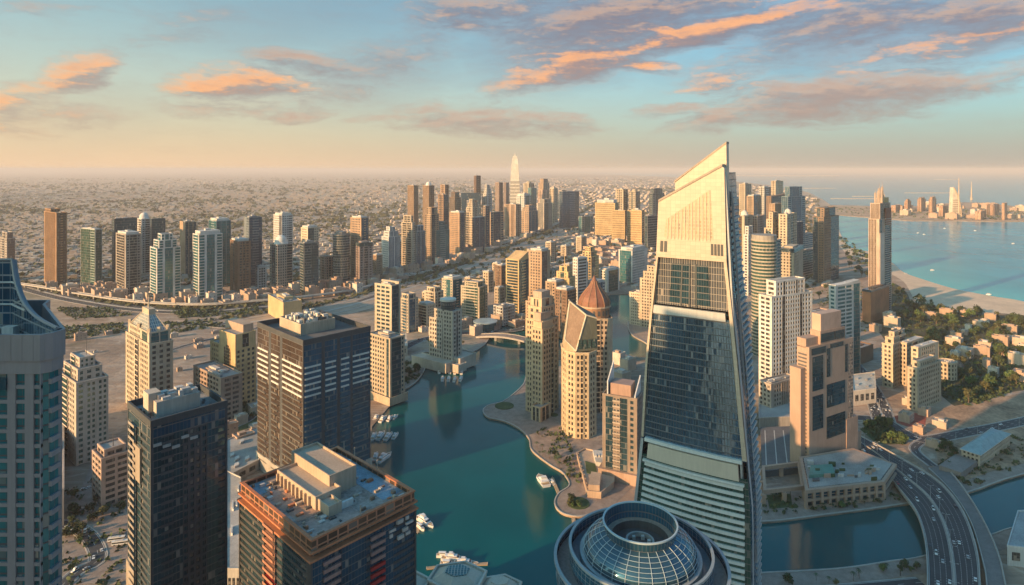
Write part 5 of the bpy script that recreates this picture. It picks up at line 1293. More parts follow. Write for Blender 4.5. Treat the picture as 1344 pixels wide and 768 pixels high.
def cream_roofs():
    t = empty('faceted_podium', (-28, 392, LAND), 'low cream podium with faceted hexagonal roofs at the waterside, bottom of the picture', 'building')
    cm = wall_mat((.58, .53, .43), .8, .15); gm = glass_mat('teal', 2, 2, frame=(.5, .46, .38), fw=.2, blinds=.05)
    for (x, y, r_, h, kind) in ((-42, 6, 17, 27, 0), (-8, 10, 20, 29, 1), (20, 6, 15, 25, 0), (-72, 2, 13, 22, 0), (42, -4, 12, 21, 0), (0, -22, 26, 25, 0), (-48, -20, 22, 24, 0)):
        p = ngon(r_, 6, x, y, ry=r_ * .75, a=.3); m = MB(); m.prism(p, 0, h, True); o = m.build('pavilion', cm, t)
        m = MB(); m.prism(shrink(p, 1.5), h + .02, h + 4.0, True, False, inset_frac(p, .5)); m.build('faceted_roof', cm, t)
        m = MB(); m.ring(shrink(p, -.4), shrink(p, 1.0), h + .02, h + 1.4, True); m.build('roof_rim', wall_mat((.62, .57, .48), .75), t)
        q = inset_frac(p, .42); m = MB(); m.prism(q, h + 3.9, h + 4.6, True); m.build('skylight', gm if kind else cm, t, uv=True)
cream_roofs()
# ---------------------------------------------------------------- left middle
def crown_tower():
    lp, c, l, r = rect((165, 196, 227), 720, 43); Z = zat(440, 720) - LAND
    b = Tower('crowned_tower', 'gold and white tower with stepped glass crown and spire, above the dark tower roof', (*c, LAND), CREAM, 'room', fh=6.2, bay=5.0, cols=True)
    b.shaft(lp, 0, Z * .88, ['s.3 w2 s.3 w2 s.3 w2 s.3', 's.3 w2 s.4 b1 s.4 w2 s.3'] * 2)
    q = subquad(lp, .06, .94, .06, .94); b.shaft(q, Z * .88, Z, ['s.3 g2 s.3 g2 s.3', 's.3 w2 s.3 g1 s.3'] * 2, ['teal', 'green', 'teal', 'green'])
    m = MB(); q1, q2 = subquad(lp, .1, .9, .1, .9), subquad(lp, .36, .64, .36, .64); m.prism(q1, Z + .03, Z + 17, True, False, q2); m.build('glass_crown', glass_mat('pale', 2.4, 3.2, frame=(.5, .45, .36), fw=.2), b.t, uv=True)
    for k in range(4): m = MB(); m.tube((*q1[k], Z), (*q2[k], Z + 17), .9, .6, 5); m.build('crown_rib', b.wall, b.t)
    b.block(q2, Z + 16.9, Z + 24, 'lantern'); m = MB(); m.tube((0, 0, Z + 24), (0, 0, Z + 40), 1.2, .2); m.build('spire', b.wall, b.t)
    for u, v in ((.1, .1), (.9, .1), (.9, .9), (.1, .9), (.5, .08), (.08, .5)):
        x, y = quadpoint(lp, u, v); b.block(ngon(2.4, 4, x, y, a=.78), Z - .5, Z + 6 + u, 'pinnacle')
    return b.done()
crown_tower()
def arch_tower():
    lp, c, l, r = rect((276, 309, 336), 760, 38); Z = zat(441, 760) - LAND
    b = Tower('arch_front_tower', 'gold tower with arched recess in its sunny front, beside the big dark slab', (*c, LAND), GOLD, 'room', fh=6.2, bay=5.0, cols=True)
    b.shaft(lp, 0, Z * .80, ['w3 s.4 w3', 's.3 w1.6 s1.2 g1.3 s1.2'] * 2)
    q = subquad(lp, -.0, .98, -.0, .62); b.shaft(q, Z * .80, Z, ['s1 g1 s1', 's1'] * 2)
    e = Vector(lp[0]) - Vector(lp[3]); Ln = e.length; e /= Ln; n = Vector((e.y, -e.x))
    m = MB(); cx_, w = Ln * .70, Ln * .12; pts = [(cx_ - w, Z * .45), (cx_ + w, Z * .45)] + [(cx_ + w * math.cos(k * math.pi / 10), Z * .72 + w * 1.4 * math.sin(k * math.pi / 10)) for k in range(11)]
    m.face(*[(lp[3][0] + e.x * a + n.x * .3, lp[3][1] + e.y * a + n.y * .3, z) for a, z in pts]); m.build('arch_window', glass_mat('bronze', 2.4, 4, frame=(.4, .28, .15), fw=.2), b.t, uv=True)
    b.block(subquad(lp, .5, 1.0, .1, .8), Z - .4, Z + 10, 'lift_house', wall_mat((.40, .30, .22)))
    return b.done()
arch_tower()
# ---------------------------------------------------------------- the point: three gold towers and the striped one
def point_back():
    lp, c, l, r = rect((690, 712, 733), 735, 40); Z = zat(396, 735) - LAND
    b = Tower('gold_twin_tower', 'gold balcony tower with stepped cream heads at the shoreline, left on the point', (*c, LAND), (.53, .40, .26), 'room', fh=6.2, bay=5.0, cols=True, balc=(.56, .43, .28))
    b.shaft(lp, 0, Z * .82, ['s.3 w2 b1.4 w2 s.3', 's.3 w2 s.3 b1.2 s.3 w2 s.3'] * 2)
    b.shaft(subquad(lp, .1, .95, .16, .96), Z * .82, Z * .93, ['s.4 w3 s.4', 's.6 w2 s.6 w2 s.6'] * 2)
    b.shaft(subquad(lp, .2, .9, .24, .9), Z * .93, Z, ['s1 g1 s1', 's1.2 g.7 s.5 g.7 s1.2'] * 2)
    b.block(subquad(lp, .3, .8, .34, .85), Z - .5, Z + 9, 'lift_house', wall_mat((.42, .33, .25)))
    # lower front wing with its own cap, and a podium with big openings
    f = subquad(lp, -.16, .60, -.14, .50); b.shaft(f, 0, Z * .76, ['s.3 w3 b1 s.3', 's.3 w4 s.3'] * 2); b.block(subquad(f, .05, .95, .1, .9), Z * .76, Z * .76 + 9, 'wing_cap', wall_mat((.55, .42, .27)))
    b.block(subquad(f, .15, .9, .3, .9), Z * .76 + 8.9, Z * .76 + 19, 'wing_head', wall_mat((.45, .34, .25)))
    p = subquad(lp, -.50, .12, -.36, .16); b.shaft(p, 0, 16, ['s.6 g1 s.4 g1 s.6', 's.5 g1 s.6 g1 s.5'] * 2)
    return b.done()
point_back()
def point_round():
    Yn = 672; xm = 761; R_ = 22.5 / FPX * (Yn + 22); Y = Yn + R_
    Z = zat(466, Yn) - LAND
    b = Tower('pitched_roof_tower', 'gold tower with rounded front and sloping tiled roof, middle of the point', (xat(xm, Y), Y, LAND), (.55, .43, .28), 'room', fh=6.2, bay=5.0, balc=(.6, .48, .32))
    poly = [(x * R_, y * R_) for x, y in ((-1, .2), (-.82, -.50), (-.36, -.92), (.40, -.95), (.90, -.45), (1, .9), (-1, .9))]
    b.shaft(poly, 0, Z, ['s.3 w2 s.3', 's.3 w2 s.3', 's.2 w2 s.3 b1.6 s.3 w2 s.2', 's.3 w2 s.3', 's.3 w2 s.3 w2 s.3', 's1', 's.3 w2 s.3'], roof=True)
    m = MB(); m.ring(shrink(poly, -.9), shrink(poly, .6), Z + .02, Z + 2.4, True); m.build('cornice', b.wall, b.t)
    # head block cut by one big tiled slope facing the water, dark right flank
    til = wall_mat((.30, .205, .14), .85, .25, 'brown_tiles'); edge = wall_mat((.62, .54, .40), .7); dkw = wall_mat((.13, .13, .09), .6, .25)
    def v(x, y, z): return (x * R_, y * R_, Z + z)
    A, B_, C_, D_ = v(-.92, -.45, 14), v(-.30, -.80, 3), v(.36, -.15, 40), v(-.55, .45, 53)
    E, F_, G_, H_ = v(.98, -.42, 2), v(.98, -.05, 36), v(.98, .88, 36), v(-.55, .88, 53)
    K, M_, B0 = v(-.95, .88, 2), v(-.95, -.45, 2), v(-.30, -.80, 2)
    m = MB(); m.face(A, B_, C_, D_); m.build('tiled_slope', til, b.t)
    m = MB(); m.face(B0, E, F_, C_, B_); m.face(E, v(.98, .88, 2), G_, F_); m.face(v(.98, .88, 2), K, H_, G_); m.face(C_, F_, G_, H_, D_); m.build('dark_flank', dkw, b.t)
    m = MB(); m.face(M_, B0, B_, A); m.face(K, M_, A, D_, H_); m.build('left_gable', wall_mat((.44, .34, .22), .8), b.t)
    for p, q_ in ((A, B_), (B_, C_), (C_, D_), (D_, A), (C_, F_), (D_, H_)): m = MB(); m.tube(p, q_, .9, n=5); m.build('roof_edge', edge, b.t)
    e_ = Vector(E) - Vector(B0)
    for k in range(4): m = MB(); p = Vector(B0) + e_ * (.12 + .21 * k); q_ = p + e_ * .15; n_ = Vector((e_.y, -e_.x, 0)).normalized() * .15; m.face(tuple(p + n_ + Vector((0, 0, 3))), tuple(q_ + n_ + Vector((0, 0, 3))), tuple(q_ + n_ + Vector((0, 1.2, 13))), tuple(p + n_ + Vector((0, 1.2, 13)))); m.build('dormer_glazing', glass_mat('green', 1.6, 2.5), b.t, uv=True)
    m = MB(); m.lathe([(R_ * .86, 0), (R_ * .86, 9)], n=24); m.build('entrance_drum', b.wall, b.t)
    return b.done()
point_round()
def copper_dome():
    Yn = 745; R_ = 21 / FPX * 765; Y = Yn + R_; Z = zat(420, Yn) - LAND
    b = Tower('copper_dome_tower', 'cream tower topped by a pointed copper dome on a brown drum', (xat(780, Y), Y, LAND), (.48, .38, .27), 'room', fh=6.2, bay=5.0)
    poly = [(-R_ * .8, -R_), (R_ * .8, -R_), (R_, -R_ * .8), (R_, R_), (-R_, R_), (-R_, -R_ * .8)]
    b.shaft(poly, 0, Z, ['s.3 w2 b2 w2 s.3', 's1', 'w2 b1 w2'], roof=True)
    cop = wall_mat((.22, .095, .055), .5, .4, 'copper'); drum = wall_mat((.34, .19, .11), .7, .2)
    m = MB(); m.lathe([(R_ * .95, Z), (R_ * .95, Z + 13)], n=20); m.build('drum', drum, b.t)
    for k in range(20):
        a = 2 * math.pi * (k + .5) / 20; m = MB(); e = Vector((-math.sin(a), math.cos(a))); n = Vector((math.cos(a), math.sin(a))); m.obox((n * R_ * .955)[:2], e, n, -1.3, 1.3, -.6, .15, Z + 4, Z + 10); m.build('drum_window', DGM, b.t)
    m = MB(); m.lathe([(R_ * 1.04, Z + 13), (R_ * 1.04, Z + 15)], n=24); m.build('dome_cornice', wall_mat((.50, .36, .24), .7), b.t)
    pr = [(R_ * .99, Z + 15), (R_ * .95, Z + 20), (R_ * .83, Z + 25.5), (R_ * .62, Z + 31), (R_ * .40, Z + 36), (R_ * .24, Z + 41), (R_ * .19, Z + 44), (.3, Z + 51)]
    m = MB(); m.lathe(pr, n=12); m.build('copper_dome', cop, b.t)
    for k in range(12):
        m = MB(); a = 2 * math.pi * k / 12
        for i in range(6): m.tube((pr[i][0] * 1.02 * math.cos(a), pr[i][0] * 1.02 * math.sin(a), pr[i][1]), (pr[i + 1][0] * 1.02 * math.cos(a), pr[i + 1][0] * 1.02 * math.sin(a), pr[i + 1][1]), .5, n=4)
        m.build('dome_rib', drum, b.t)
    return b.done()
copper_dome()
def striped_tower():
    lp, c, l, r = rect((791, 836, 843), 575, 22); Z = zat(526, 575) - LAND
    b = Tower('striped_tower', 'slim tower with two black stripes and white roof fin, beside the slanted tower', (*c, LAND), (.27, .215, .175), 'dark', fh=5.2, bay=4.4, balc=(.44, .37, .30))
    b.shaft(lp, 0, Z, ['w3 s.5', 'w4', 'w3', 's.6 g2.1 w1.9 g2.1 s.5 w1.5 s.4'], ['room', 'room', 'room', 'dark'], par=2)
    e = Vector(lp[0]) - Vector(lp[3]); Ln = e.length; e /= Ln; n = Vector((e.y, -e.x))
    for k in range(int(Z / 5.2)):
        m = MB(); z = k * 5.2 + 3; m.obox(lp[3], e, n, Ln * .30, Ln * .52, -.2, 1.1, z - .3, z + 1.0); m.build('balcony', b.balc, b.t)
    b.block(subquad(lp, .15, .9, .2, .8), Z - .5, Z + 12, 'glass_lantern', wall_mat((.36, .24, .19), .6))
    fin = wall_mat((.62, .62, .60), .5)
    for v, h0, h1 in ((.86, 14, 28), (.06, 4, 17)):
        p, q = quadpoint(lp, 0.02, v), quadpoint(lp, 1, v + .0)
        m = MB(); e2 = Vector(q) - Vector(p); n2 = Vector((e2.y, -e2.x)).normalized()
        f = lambda o: [(p[0] + n2.x * o, p[1] + n2.y * o, Z), (q[0] + n2.x * o, q[1] + n2.y * o, Z), (q[0] + n2.x * o, q[1] + n2.y * o, Z + h1), (p[0] + n2.x * o, p[1] + n2.y * o, Z + h0)]
        A, B_ = f(.5), f(-.5); m.face(*A); m.face(*B_[::-1])
        for i in range(4): m.face(A[i], B_[i], B_[(i + 1) % 4], A[(i + 1) % 4])
        m.build('roof_fin', fin, b.t)
    # podium and pale base wall
    p = shrink(lp, -3.5); m = MB(); m.prism(p, 0, 10, True); m.build('podium', wall_mat((.40, .27, .20), .8), b.t)
    return b.done()
striped_tower()
def point_podium():
    t = empty('waterside_podium', (*gnd(775, 622), LAND), 'low L-shaped podium with pale terrace wall along the promenade under the striped tower', 'building')
    ox, oy = gnd(775, 622)
    wallp = wall_mat((.46, .34, .25), .8)
    def q(pts): return [(gnd(x, y)[0] - ox, gnd(x, y)[1] - oy) for x, y in pts]
    base = q([(771, 653), (789, 655), (806, 640), (806, 604), (768, 596), (757, 602)])
    m = MB(); m.prism(base, 0, 5, True); m.build('podium_wall', wallp, t)
    m = MB(); m.ring(shrink(base, -.3), shrink(base, .6), 5.01, 6.3, True); m.build('parapet', wallp, t)
    m = MB(); m.prism(q([(772, 652), (787, 653), (789, 636), (776, 634)]), 5.0, 11, True); m.build('stair_house', wallp, t)
    m = MB(); m.prism(q([(782, 618), (803, 622), (802, 604), (778, 602)]), 5.0, 9, True); m.build('terrace_house', wall_mat((.5, .48, .44), .8), t)
    m = MB(); m.prism(q([(770, 628), (784, 630), (781, 616), (768, 612)]), 5.0, 5.5, True); m.build('roof_garden', GRASS, t)
    for k in range(9): m = MB(); x = 758.5 + 1.55 * k; y = 602.5 + 5.7 * k; m.prism(q([(x, y + 1), (x + 1.2, y + 1), (x + 1.2, y), (x, y)]), 0, 6.6 + .05 * k, True); m.build('wall_pier', wallp, t)
    for k in range(5): m = MB(); m.prism(q([(781 + 4 * k, 612), (783.4 + 4 * k, 612), (783.4 + 4 * k, 609), (781 + 4 * k, 609)]), 8.9, 10.6 + .2 * k, True); m.build('plant_box', PLANT, t)
point_podium()
def round_top_tower():
    lp, c, l, r = rect((570, 594, 606), 905, 36); Z = zat(398, 905) - LAND
    b = Tower('disc_top_tower', 'cream and grey tower with a dark glass drum and flat white disc on top', (*c, LAND), (.50, .44, .36), 'room', fh=6.2, bay=5.0, cols=True)
    b.shaft(lp, 0, Z * .86, ['s.3 w2 g1 w2 s.3', 's.3 w3 s.3 w3 s.3'] * 2)
    m = MB(); rr = min(l, r) * .52; m.lathe([(rr, Z * .86), (rr, Z)], n=24); m.build('glass_drum', glass_mat('dark', 2, 3), b.t, uv=True)
    m = MB(); m.lathe([(rr * 1.15, Z), (rr * 1.15, Z + 3), (rr * .5, Z + 3.5)], n=28); m.build('roof_disc', wall_mat((.58, .54, .47)), b.t)
    s2 = subquad(lp, -.05, .5, .55, 1.25); b.shaft(s2, 0, Z * .72, ['w3', 'w3'] * 2)
    for q, h in (((-.9, .1, -.1, 1.8), 13), ((.1, 1.9, -.35, .4), 17), ((-.4, .5, -.5, .1), 11)):
        p = subquad(lp, *q); m = MB(); m.prism(p, 0, h, True); m.build('podium', wall_mat((.48, .42, .34)), b.t); m = MB(); m.ring(shrink(p, -.2), shrink(p, .6), h + .01, h + 1.3, True); m.build('podium_parapet', wall_mat((.5, .44, .36)), b.t)
    return b.done()
round_top_tower()
def pavilion():
    x, y = gnd(637, 432); t = empty('glass_pavilion', (x, y, LAND), 'small teal glass drum pavilion beside the inlet', 'building')
    m = MB(); m.lathe([(19, 0), (21, 14)], n=28); m.build('drum_glazing', glass_mat('teal', 2, 3.5), t, uv=True)
    m = MB(); m.lathe([(22.5, 14), (22.5, 15.5), (15, 16.2)], n=28); m.build('roof', wall_mat((.30, .38, .40), .5), t)
pavilion()
# ---------------------------------------------------------------- right: brown hotel
def hotel():
    Yn = 600; a = 60; lp, c, l, r = rect((1046, 1062, 1120), Yn, a); Z = zat(446, Yn) - LAND
    br = (.40, .285, .215)
    b = Tower('brown_hotel_tower', 'brown stepped tower with black glass panels on a podium beside the curved bridge', (*c, LAND), br, 'dark', fh=3.8, bay=3.2, wallm=wall_mat(br, .75, .12, 'brown_stone'))
    W = b.wall
    b.block(lp, 0, Z * .94, 'main_body')
    e = Vector(lp[1]) - Vector(lp[0]); Ln = e.length; e /= Ln; n = Vector((e.y, -e.x))
    dg = glass_mat('dark', 2.2, 3.8, frame=(.02, .02, .02), blinds=.02)
    for a0, a1, z0, z1 in ((.07, .30, .60, .86), (.07, .30, .30, .56), (.38, .80, .44, .62), (.38, .80, .20, .37), (.38, .46, .68, .90), (.80, .86, .68, .90), (.05, .36, .875, .925), (.46, .76, .895, .93)):
        m = MB(); m.obox(lp[0], e, n, Ln * a0, Ln * a1, -.2, .25, Z * z0, Z * z1); m.build('glass_panel', dg, b.t, uv=True)
    wm = wall_mat((.60, .50, .40), .6)
    R = random.Random(2)
    for k in range(26):
        for aa in (.885, .915, .945, .97):
            if R.random() < .25: continue
            m = MB(); zz = Z * (.22 + .7 * k / 26); m.obox(lp[0], e, n, Ln * aa, Ln * aa + 1.1, -.1, .14, zz, zz + 1.5); m.build('small_window', DGM, b.t)
    for k in range(34):
        m = MB(); aa = R.choice([.90, .93, .96]); zz = Z * R.uniform(.22, .9); m.obox(lp[0], e, n, Ln * aa, Ln * aa + 1.4, -.1, .2, zz, zz + 1.9); m.build('window', wm if R.random() < .6 else DGM, b.t)
    el = Vector(lp[0]) - Vector(lp[3]); Ll = el.length; el /= Ll; nl = Vector((el.y, -el.x))
    for k in range(30):
        z = 6 + k * (Z * .9 - 6) / 30; m = MB(); m.obox(lp[3], el, nl, Ll * .1, Ll * .8, -.2, .12, z, z + 1.7); m.build('window_band', DGM, b.t)
    # right stair tower, stepped shoulders and pink roof house
    b.block(subquad(lp, .83, 1.10, -.04, .34), 0, Z * .30, 'stair_tower', wall_mat((.46, .32, .24), .75)); b.block(subquad(lp, .9, 1.22, .1, .7), 0, Z * .16, 'wing')
    b.block(subquad(lp, -.10, .2, .3, 1.2), 0, Z * .78, 'rear_wing'); b.block(subquad(lp, .0, .88, .25, 1.0), Z * .93, Z * 1.0, 'shoulder')
    b.block(subquad(lp, .26, .82, .06, .9), Z * .94, Z * 1.04, 'shoulder', wall_mat((.40, .27, .2), .75)); b.block(subquad(lp, .28, .74, .1, .85), Z * 1.04, Z * 1.04 + 17, 'roof_house', wall_mat((.50, .35, .27), .75))
    m = MB(); m.obox(quadpoint(lp, .26, .06), e, n, 1, Ln * .54, -.2, .3, Z * .955, Z * 1.02); m.build('glass_panel', dg, b.t, uv=True)
    b.plant(lp, Z * .94, 5, 8, (2, 4))
    b.done()
    ox, oy = gnd(1090, 640)
    t = empty('hotel_podium', (ox, oy, LAND), 'long podium with arcaded waterfront and green pool terrace under the brown tower', 'building')
    def q(pts): return [(gnd(x, y)[0] - ox, gnd(x, y)[1] - oy) for x, y in pts]
    pm_ = wall_mat((.42, .29, .215), .8, .15)
    main = q([(1058, 668), (1160, 656), (1176, 632), (1120, 610), (1050, 622)])
    tw = Tower.__new__(Tower); 
    m = MB(); m.prism(shrink(main, 1.0), 0, 16, True); m.build('podium_core', glass_mat('dark', 4, 5, frame=(.3, .2, .15)), t, uv=True)
    for z0, z1 in ((0, 2.2), (6.6, 8.4), (13.5, 16.6)):
        m = MB(); m.ring(shrink(main, -.6), shrink(main, 2.2), z0, z1, True); m.build('floor_edge', pm_, t)
    p0, p1 = Vector(main[0]), Vector(main[1]); ee = p1 - p0; Lm = ee.length; ee /= Lm; nn = Vector((ee.y, -ee.x))
    for k in range(11): m = MB(); m.obox(p0, ee, nn, Lm * k / 10 - 1.1, Lm * k / 10 + 1.1, -1.2, .9, 0, 15, False); m.build('column', pm_, t)
    m = MB(); m.prism(shrink(main, 3), 16.0, 16.7, True); m.build('terrace', ROOF, t)
    m = MB(); m.prism(q([(1062, 652), (1096, 648), (1092, 636), (1064, 638)]), 16.6, 19.5, True); m.build('pool_house', plain('green_roof', (.10, .26, .22), .2, .1, .5), t)
    R = random.Random(15)
    for k in range(26):
        u, v = R.uniform(.05, .85), R.uniform(.08, .85); m = MB(); m.prism(subquad(main[:2] + [main[2], main[4]], u, u + R.uniform(.03, .09), v, v + R.uniform(.02, .08)), 16.6, 17.6 + R.random() * 2.2 + .01 * k, True); m.build('roof_bed' if k % 3 == 0 else 'plant_box', GRASS if k % 3 == 0 else R.choice([PLANT, pm_, DGM]), t)
    left_ = q([(1002, 662), (1056, 656), (1050, 622), (1000, 628)])
    m = MB(); m.ring(left_, shrink(left_, 2.5), 9, 12.5, True); m.build('pergola', pm_, t)
    for i in range(4):
        for s_ in (0, .5): x, y = lerp(left_[i], left_[(i + 1) % 4], s_); m = MB(); m.box(x - 1.6, x + 1.6, y - 1.6, y + 1.6, 0, 9, True); m.build('column', pm_, t)
    m = MB(); m.prism(q([(1000, 627), (1052, 621), (1042, 566), (998, 568)]), 0, 6, True); m.build('parking_deck', plain('deck_grey', (.13, .13, .135), .2, .1), t)
    for k in range(3): m = MB(); a_, b_ = q([(1006 + 14 * k, 622), (1004 + 12 * k, 572)]); m.face((a_[0] - .5, a_[1], 6.05), (a_[0] + .5, a_[1], 6.05), (b_[0] + .5, b_[1], 6.05), (b_[0] - .5, b_[1], 6.05)); m.build('deck_marking', WHITE_LINE, t)
    t2 = empty('low_flat_hall', (*gnd(1030, 560), LAND), 'low grey flat-roofed hall behind the parking deck at the main tower', 'building'); ox, oy = gnd(1030, 560)
    p = q([(996, 562), (1048, 560), (1050, 540), (996, 542)]); m = MB(); m.prism(p, 0, 11, True); m.build('wall', wall_mat((.36, .35, .34)), t2); m = MB(); m.ring(shrink(p, -.3), shrink(p, .8), 11.01, 12.2, True); m.build('parapet', wall_mat((.42, .40, .38)), t2)
hotel()
# ---------------------------------------------------------------- tall beach tower with masts
def beach_tower():
    lp, c, l, r = rect((1140, 1154, 1170), 1235, 52); Z = zat(268, 1235) - LAND
    b = Tower('beach_skyscraper', 'tallest tower at the beach, brown and white striped, with lattice masts on top', (*c, LAND), (.44, .34, .27), 'dark', fh=4.4, bay=3.6, balc=(.50, .44, .38))
    b.shaft(lp, 0, Z * .86, ['s.4 g.7 s1 b2.6 s.2', 'v3 s1'] * 2, ['dark', 'bronze', 'dark', 'bronze'])
    b.shaft(subquad(lp, .1, .95, .05, .95), Z * .86, Z, ['s.4 g3 s.4', 'v3'] * 2, ['bronze', 'bronze'] * 2)
    e = Vector(lp[1]) - Vector(lp[0]); Ln = e.length; e /= Ln; n = Vector((e.y, -e.x))
    m = MB(); m.obox(lp[0], e, n, Ln * .02, Ln * .38, -.5, 1.2, 0, Z * .74, False); m.build('white_strip', wall_mat((.60, .50, .42), .5), b.t)
    m = MB(); m.obox(lp[0], e, n, Ln * .5, Ln * .95, -.5, .9, Z * .80, Z * .96); m.build('brown_panel', wall_mat((.26, .11, .075), .7), b.t)
    st = wall_mat((.46, .36, .28), .6)
    for u, v, h in ((.2, .2, 42), (.2, .6, 30), (.5, .3, 46), (.5, .7, 34), (.8, .5, 24)):
        x, y = quadpoint(lp, u, v); m = MB(); m.box(x - 1.5, x + 1.5, y - 1.5, y + 1.5, Z - 1, Z + h * .75); m.tube((x, y, Z + h * .7), (x, y, Z + h), .5, .2); m.build('mast', st, b.t)
    b.block(subquad(lp, .5, .95, .2, .8), Z - .4, Z + 12, 'gold_roof_house', wall_mat(GOLD))
    return b.done()
beach_tower()
# white tapering skyscraper far off
def far_spire():
    Y = 4300; X = xat(676, Y); Z = zat(205, Y) - LAND; w = 7.0 / FPX * Y
    t = empty('tapering_skyscraper', (X, Y, LAND), 'white tapering skyscraper, the only far tower rising above the horizon', 'tower')
    a = .74
    def sq(s): return [(s * math.cos(a + k * math.pi / 2), s * math.sin(a + k * math.pi / 2)) for k in range(4)]
    wm = wall_mat((.62, .58, .50), .5); zs = [0, Z * .55, Z * .8, Z * .93, Z]; ws = [w * 1.25, w * 1.2, w * 1.0, w * .75, w * .5]
    for i in range(4): m = MB(); m.prism(sq(ws[i]), zs[i], zs[i + 1], True, False, sq(ws[i + 1])); m.build('tier', wm if i != 0 else glass_mat('pale', 6, 8, frame=(.55, .48, .38), fw=.3, fhh=.2, blinds=.3), t, uv=True)
    for k in range(1, 9): m = MB(); s = w * 1.22; m.ring(sq(s + 3), sq(s - 1), Z * .06 * k, Z * .06 * k + 9); m.build('floor_band', wm, t)
    m = MB(); m.tube((0, 0, Z), (0, 0, Z + 26), 4, 1); m.build('spire', wm, t)
far_spire()
# arch building far right of the teal slab
def arch_block():
    Y = 3000; x0, x1 = xat(606, Y), xat(631, Y); Z = zat(253, Y) - LAND
    t = empty('arch_block', ((x0 + x1) / 2, Y, LAND), 'dark blocky tower shaped like a gateway, with a cream tower glowing in its opening', 'tower')
    w = (x1 - x0) / 2; gm = glass_mat('navy', 5, 6, blinds=.1)
    for a, b_ in ((-w, -w * .5), (w * .62, w)): m = MB(); m.box(a, b_, -18, 18, 0, Z * .999); m.build('leg_block', gm, t, uv=True)
    m = MB(); m.box(-w - 1, w + 1, -19, 19, Z * .80, Z); m.build('bridging_storeys', gm, t, uv=True)
arch_block()
T('cream tower glowing inside the dark gateway block', 612, 620, 627, 262, 316, 42, 'w4', 'w4', CREAM, 'room', 'twostep')
# ---------------------------------------------------------------- peninsula: sail-shaped hotel and low blocks
def sail():
    Y = (CAM_Z - LAND) * FPX / (286 - HY); X = xat(1258, Y); Z = zat(246, Y) - LAND; k = Y / FPX
    t = empty('sail_tower', (X, Y, LAND), 'white sail-shaped tower curving up to a mast on the sandy peninsula', 'tower')
    wm = wall_mat((.62, .55, .44), .5); n = 14; hw = 6 * k
    prof = [(-6.5 * k + 0, 0)]; L_, R_ = [], []
    for i in range(n + 1):
        s = i / n; z = Z * s; L_.append((-11 * k * (1 - s ** 2.4) * .0 - 11.0 * k + 2 * k * s, z)); R_.append((1.0 * k - 10 * k * (s ** 2.2), z))
    m = MB()
    for i in range(n):
        for y0, f in ((-14, 1), (14, 0)):
            q = [(L_[i][0], y0, L_[i][1]), (R_[i][0], y0, R_[i][1]), (R_[i + 1][0], y0, R_[i + 1][1]), (L_[i + 1][0], y0, L_[i + 1][1])]
            m.face(*(q if f else q[::-1]))
        m.face((R_[i][0], -14, R_[i][1]), (R_[i][0], 14, R_[i][1]), (R_[i + 1][0], 14, R_[i + 1][1]), (R_[i + 1][0], -14, R_[i + 1][1])); m.face((L_[i][0], 14, L_[i][1]), (L_[i][0], -14, L_[i][1]), (L_[i + 1][0], -14, L_[i + 1][1]), (L_[i + 1][0], 14, L_[i + 1][1]))
    m.build('sail_body', wm, t)
    m = MB()
    for i in range(n): m.tube((R_[i][0] + 3, -15, R_[i][1]), (R_[i + 1][0] + 3, -15, R_[i + 1][1]), 4, n=5)
    m.build('sail_rib', wall_mat((.42, .32, .22)), t)
    for i in range(1, 9): m = MB(); m.box(L_[i][0] + 2, R_[i][0] - 3, -15.5, -14, L_[i][1], L_[i][1] + 5); m.build('floor_band', wall_mat((.36, .27, .18)), t)
    return X, Y, k
SX, SY, SK = sail()
for lab, dx, hh, w in (('slender white mast standing right beside the sail-shaped tower', 1258.5, 54, .55), ('far slender mast with round foot out at sea', 1275, 24, .45)):
    Y = (CAM_Z - LAND) * FPX / ((287 if hh > 30 else 262) - HY); k = Y / FPX
    t = empty('lattice_mast', (xat(dx, Y), Y, .2), lab, 'mast')
    m = MB(); m.tube((0, 0, 0), (0, 0, hh * k), 2.0 * w * k, .5 * w * k, 8); m.build('mast_shaft', wall_mat((.58, .42, .28), .5), t)
    m = MB(); m.lathe([(3 * k * w, -1.5), (3 * k * w, 3 * k)], n=10); m.build('mast_base', wall_mat((.58, .42, .28), .6), t)
for i, (x0, x1, y0, y1, lab) in enumerate([(1187, 1196, 262, 276, 'stepped salmon block, first of three on the peninsula'), (1204, 1215, 260, 276, 'widest salmon block, between two others on the peninsula'), (1219, 1229, 259, 279, 'salmon block with a pointed cap beside the sail tower'), (1232, 1244, 271, 282, 'low salmon house left of the sail tower'), (1295, 1317, 269, 281, 'long low orange slab at the end of the peninsula'), (1315, 1322, 267, 287, 'narrow salmon tower ending the orange slab'), (1280, 1296, 278, 287, 'low rounded orange house by the peninsula shore'), (1170, 1182, 270, 277, 'low pale villa at the start of the peninsula')]):
    T(lab, x0, (x0 * .55 + x1 * .45), x1, y0, y1 + 2, 44, 'w3', 'w3', (.46, .28, .18), 'bronze', ('twostep', 'step', 'step+spire', 'low', 'low', 'low', 'cyl', 'low')[i], fh=8, bay=9, name='seaside_block', plant=0)
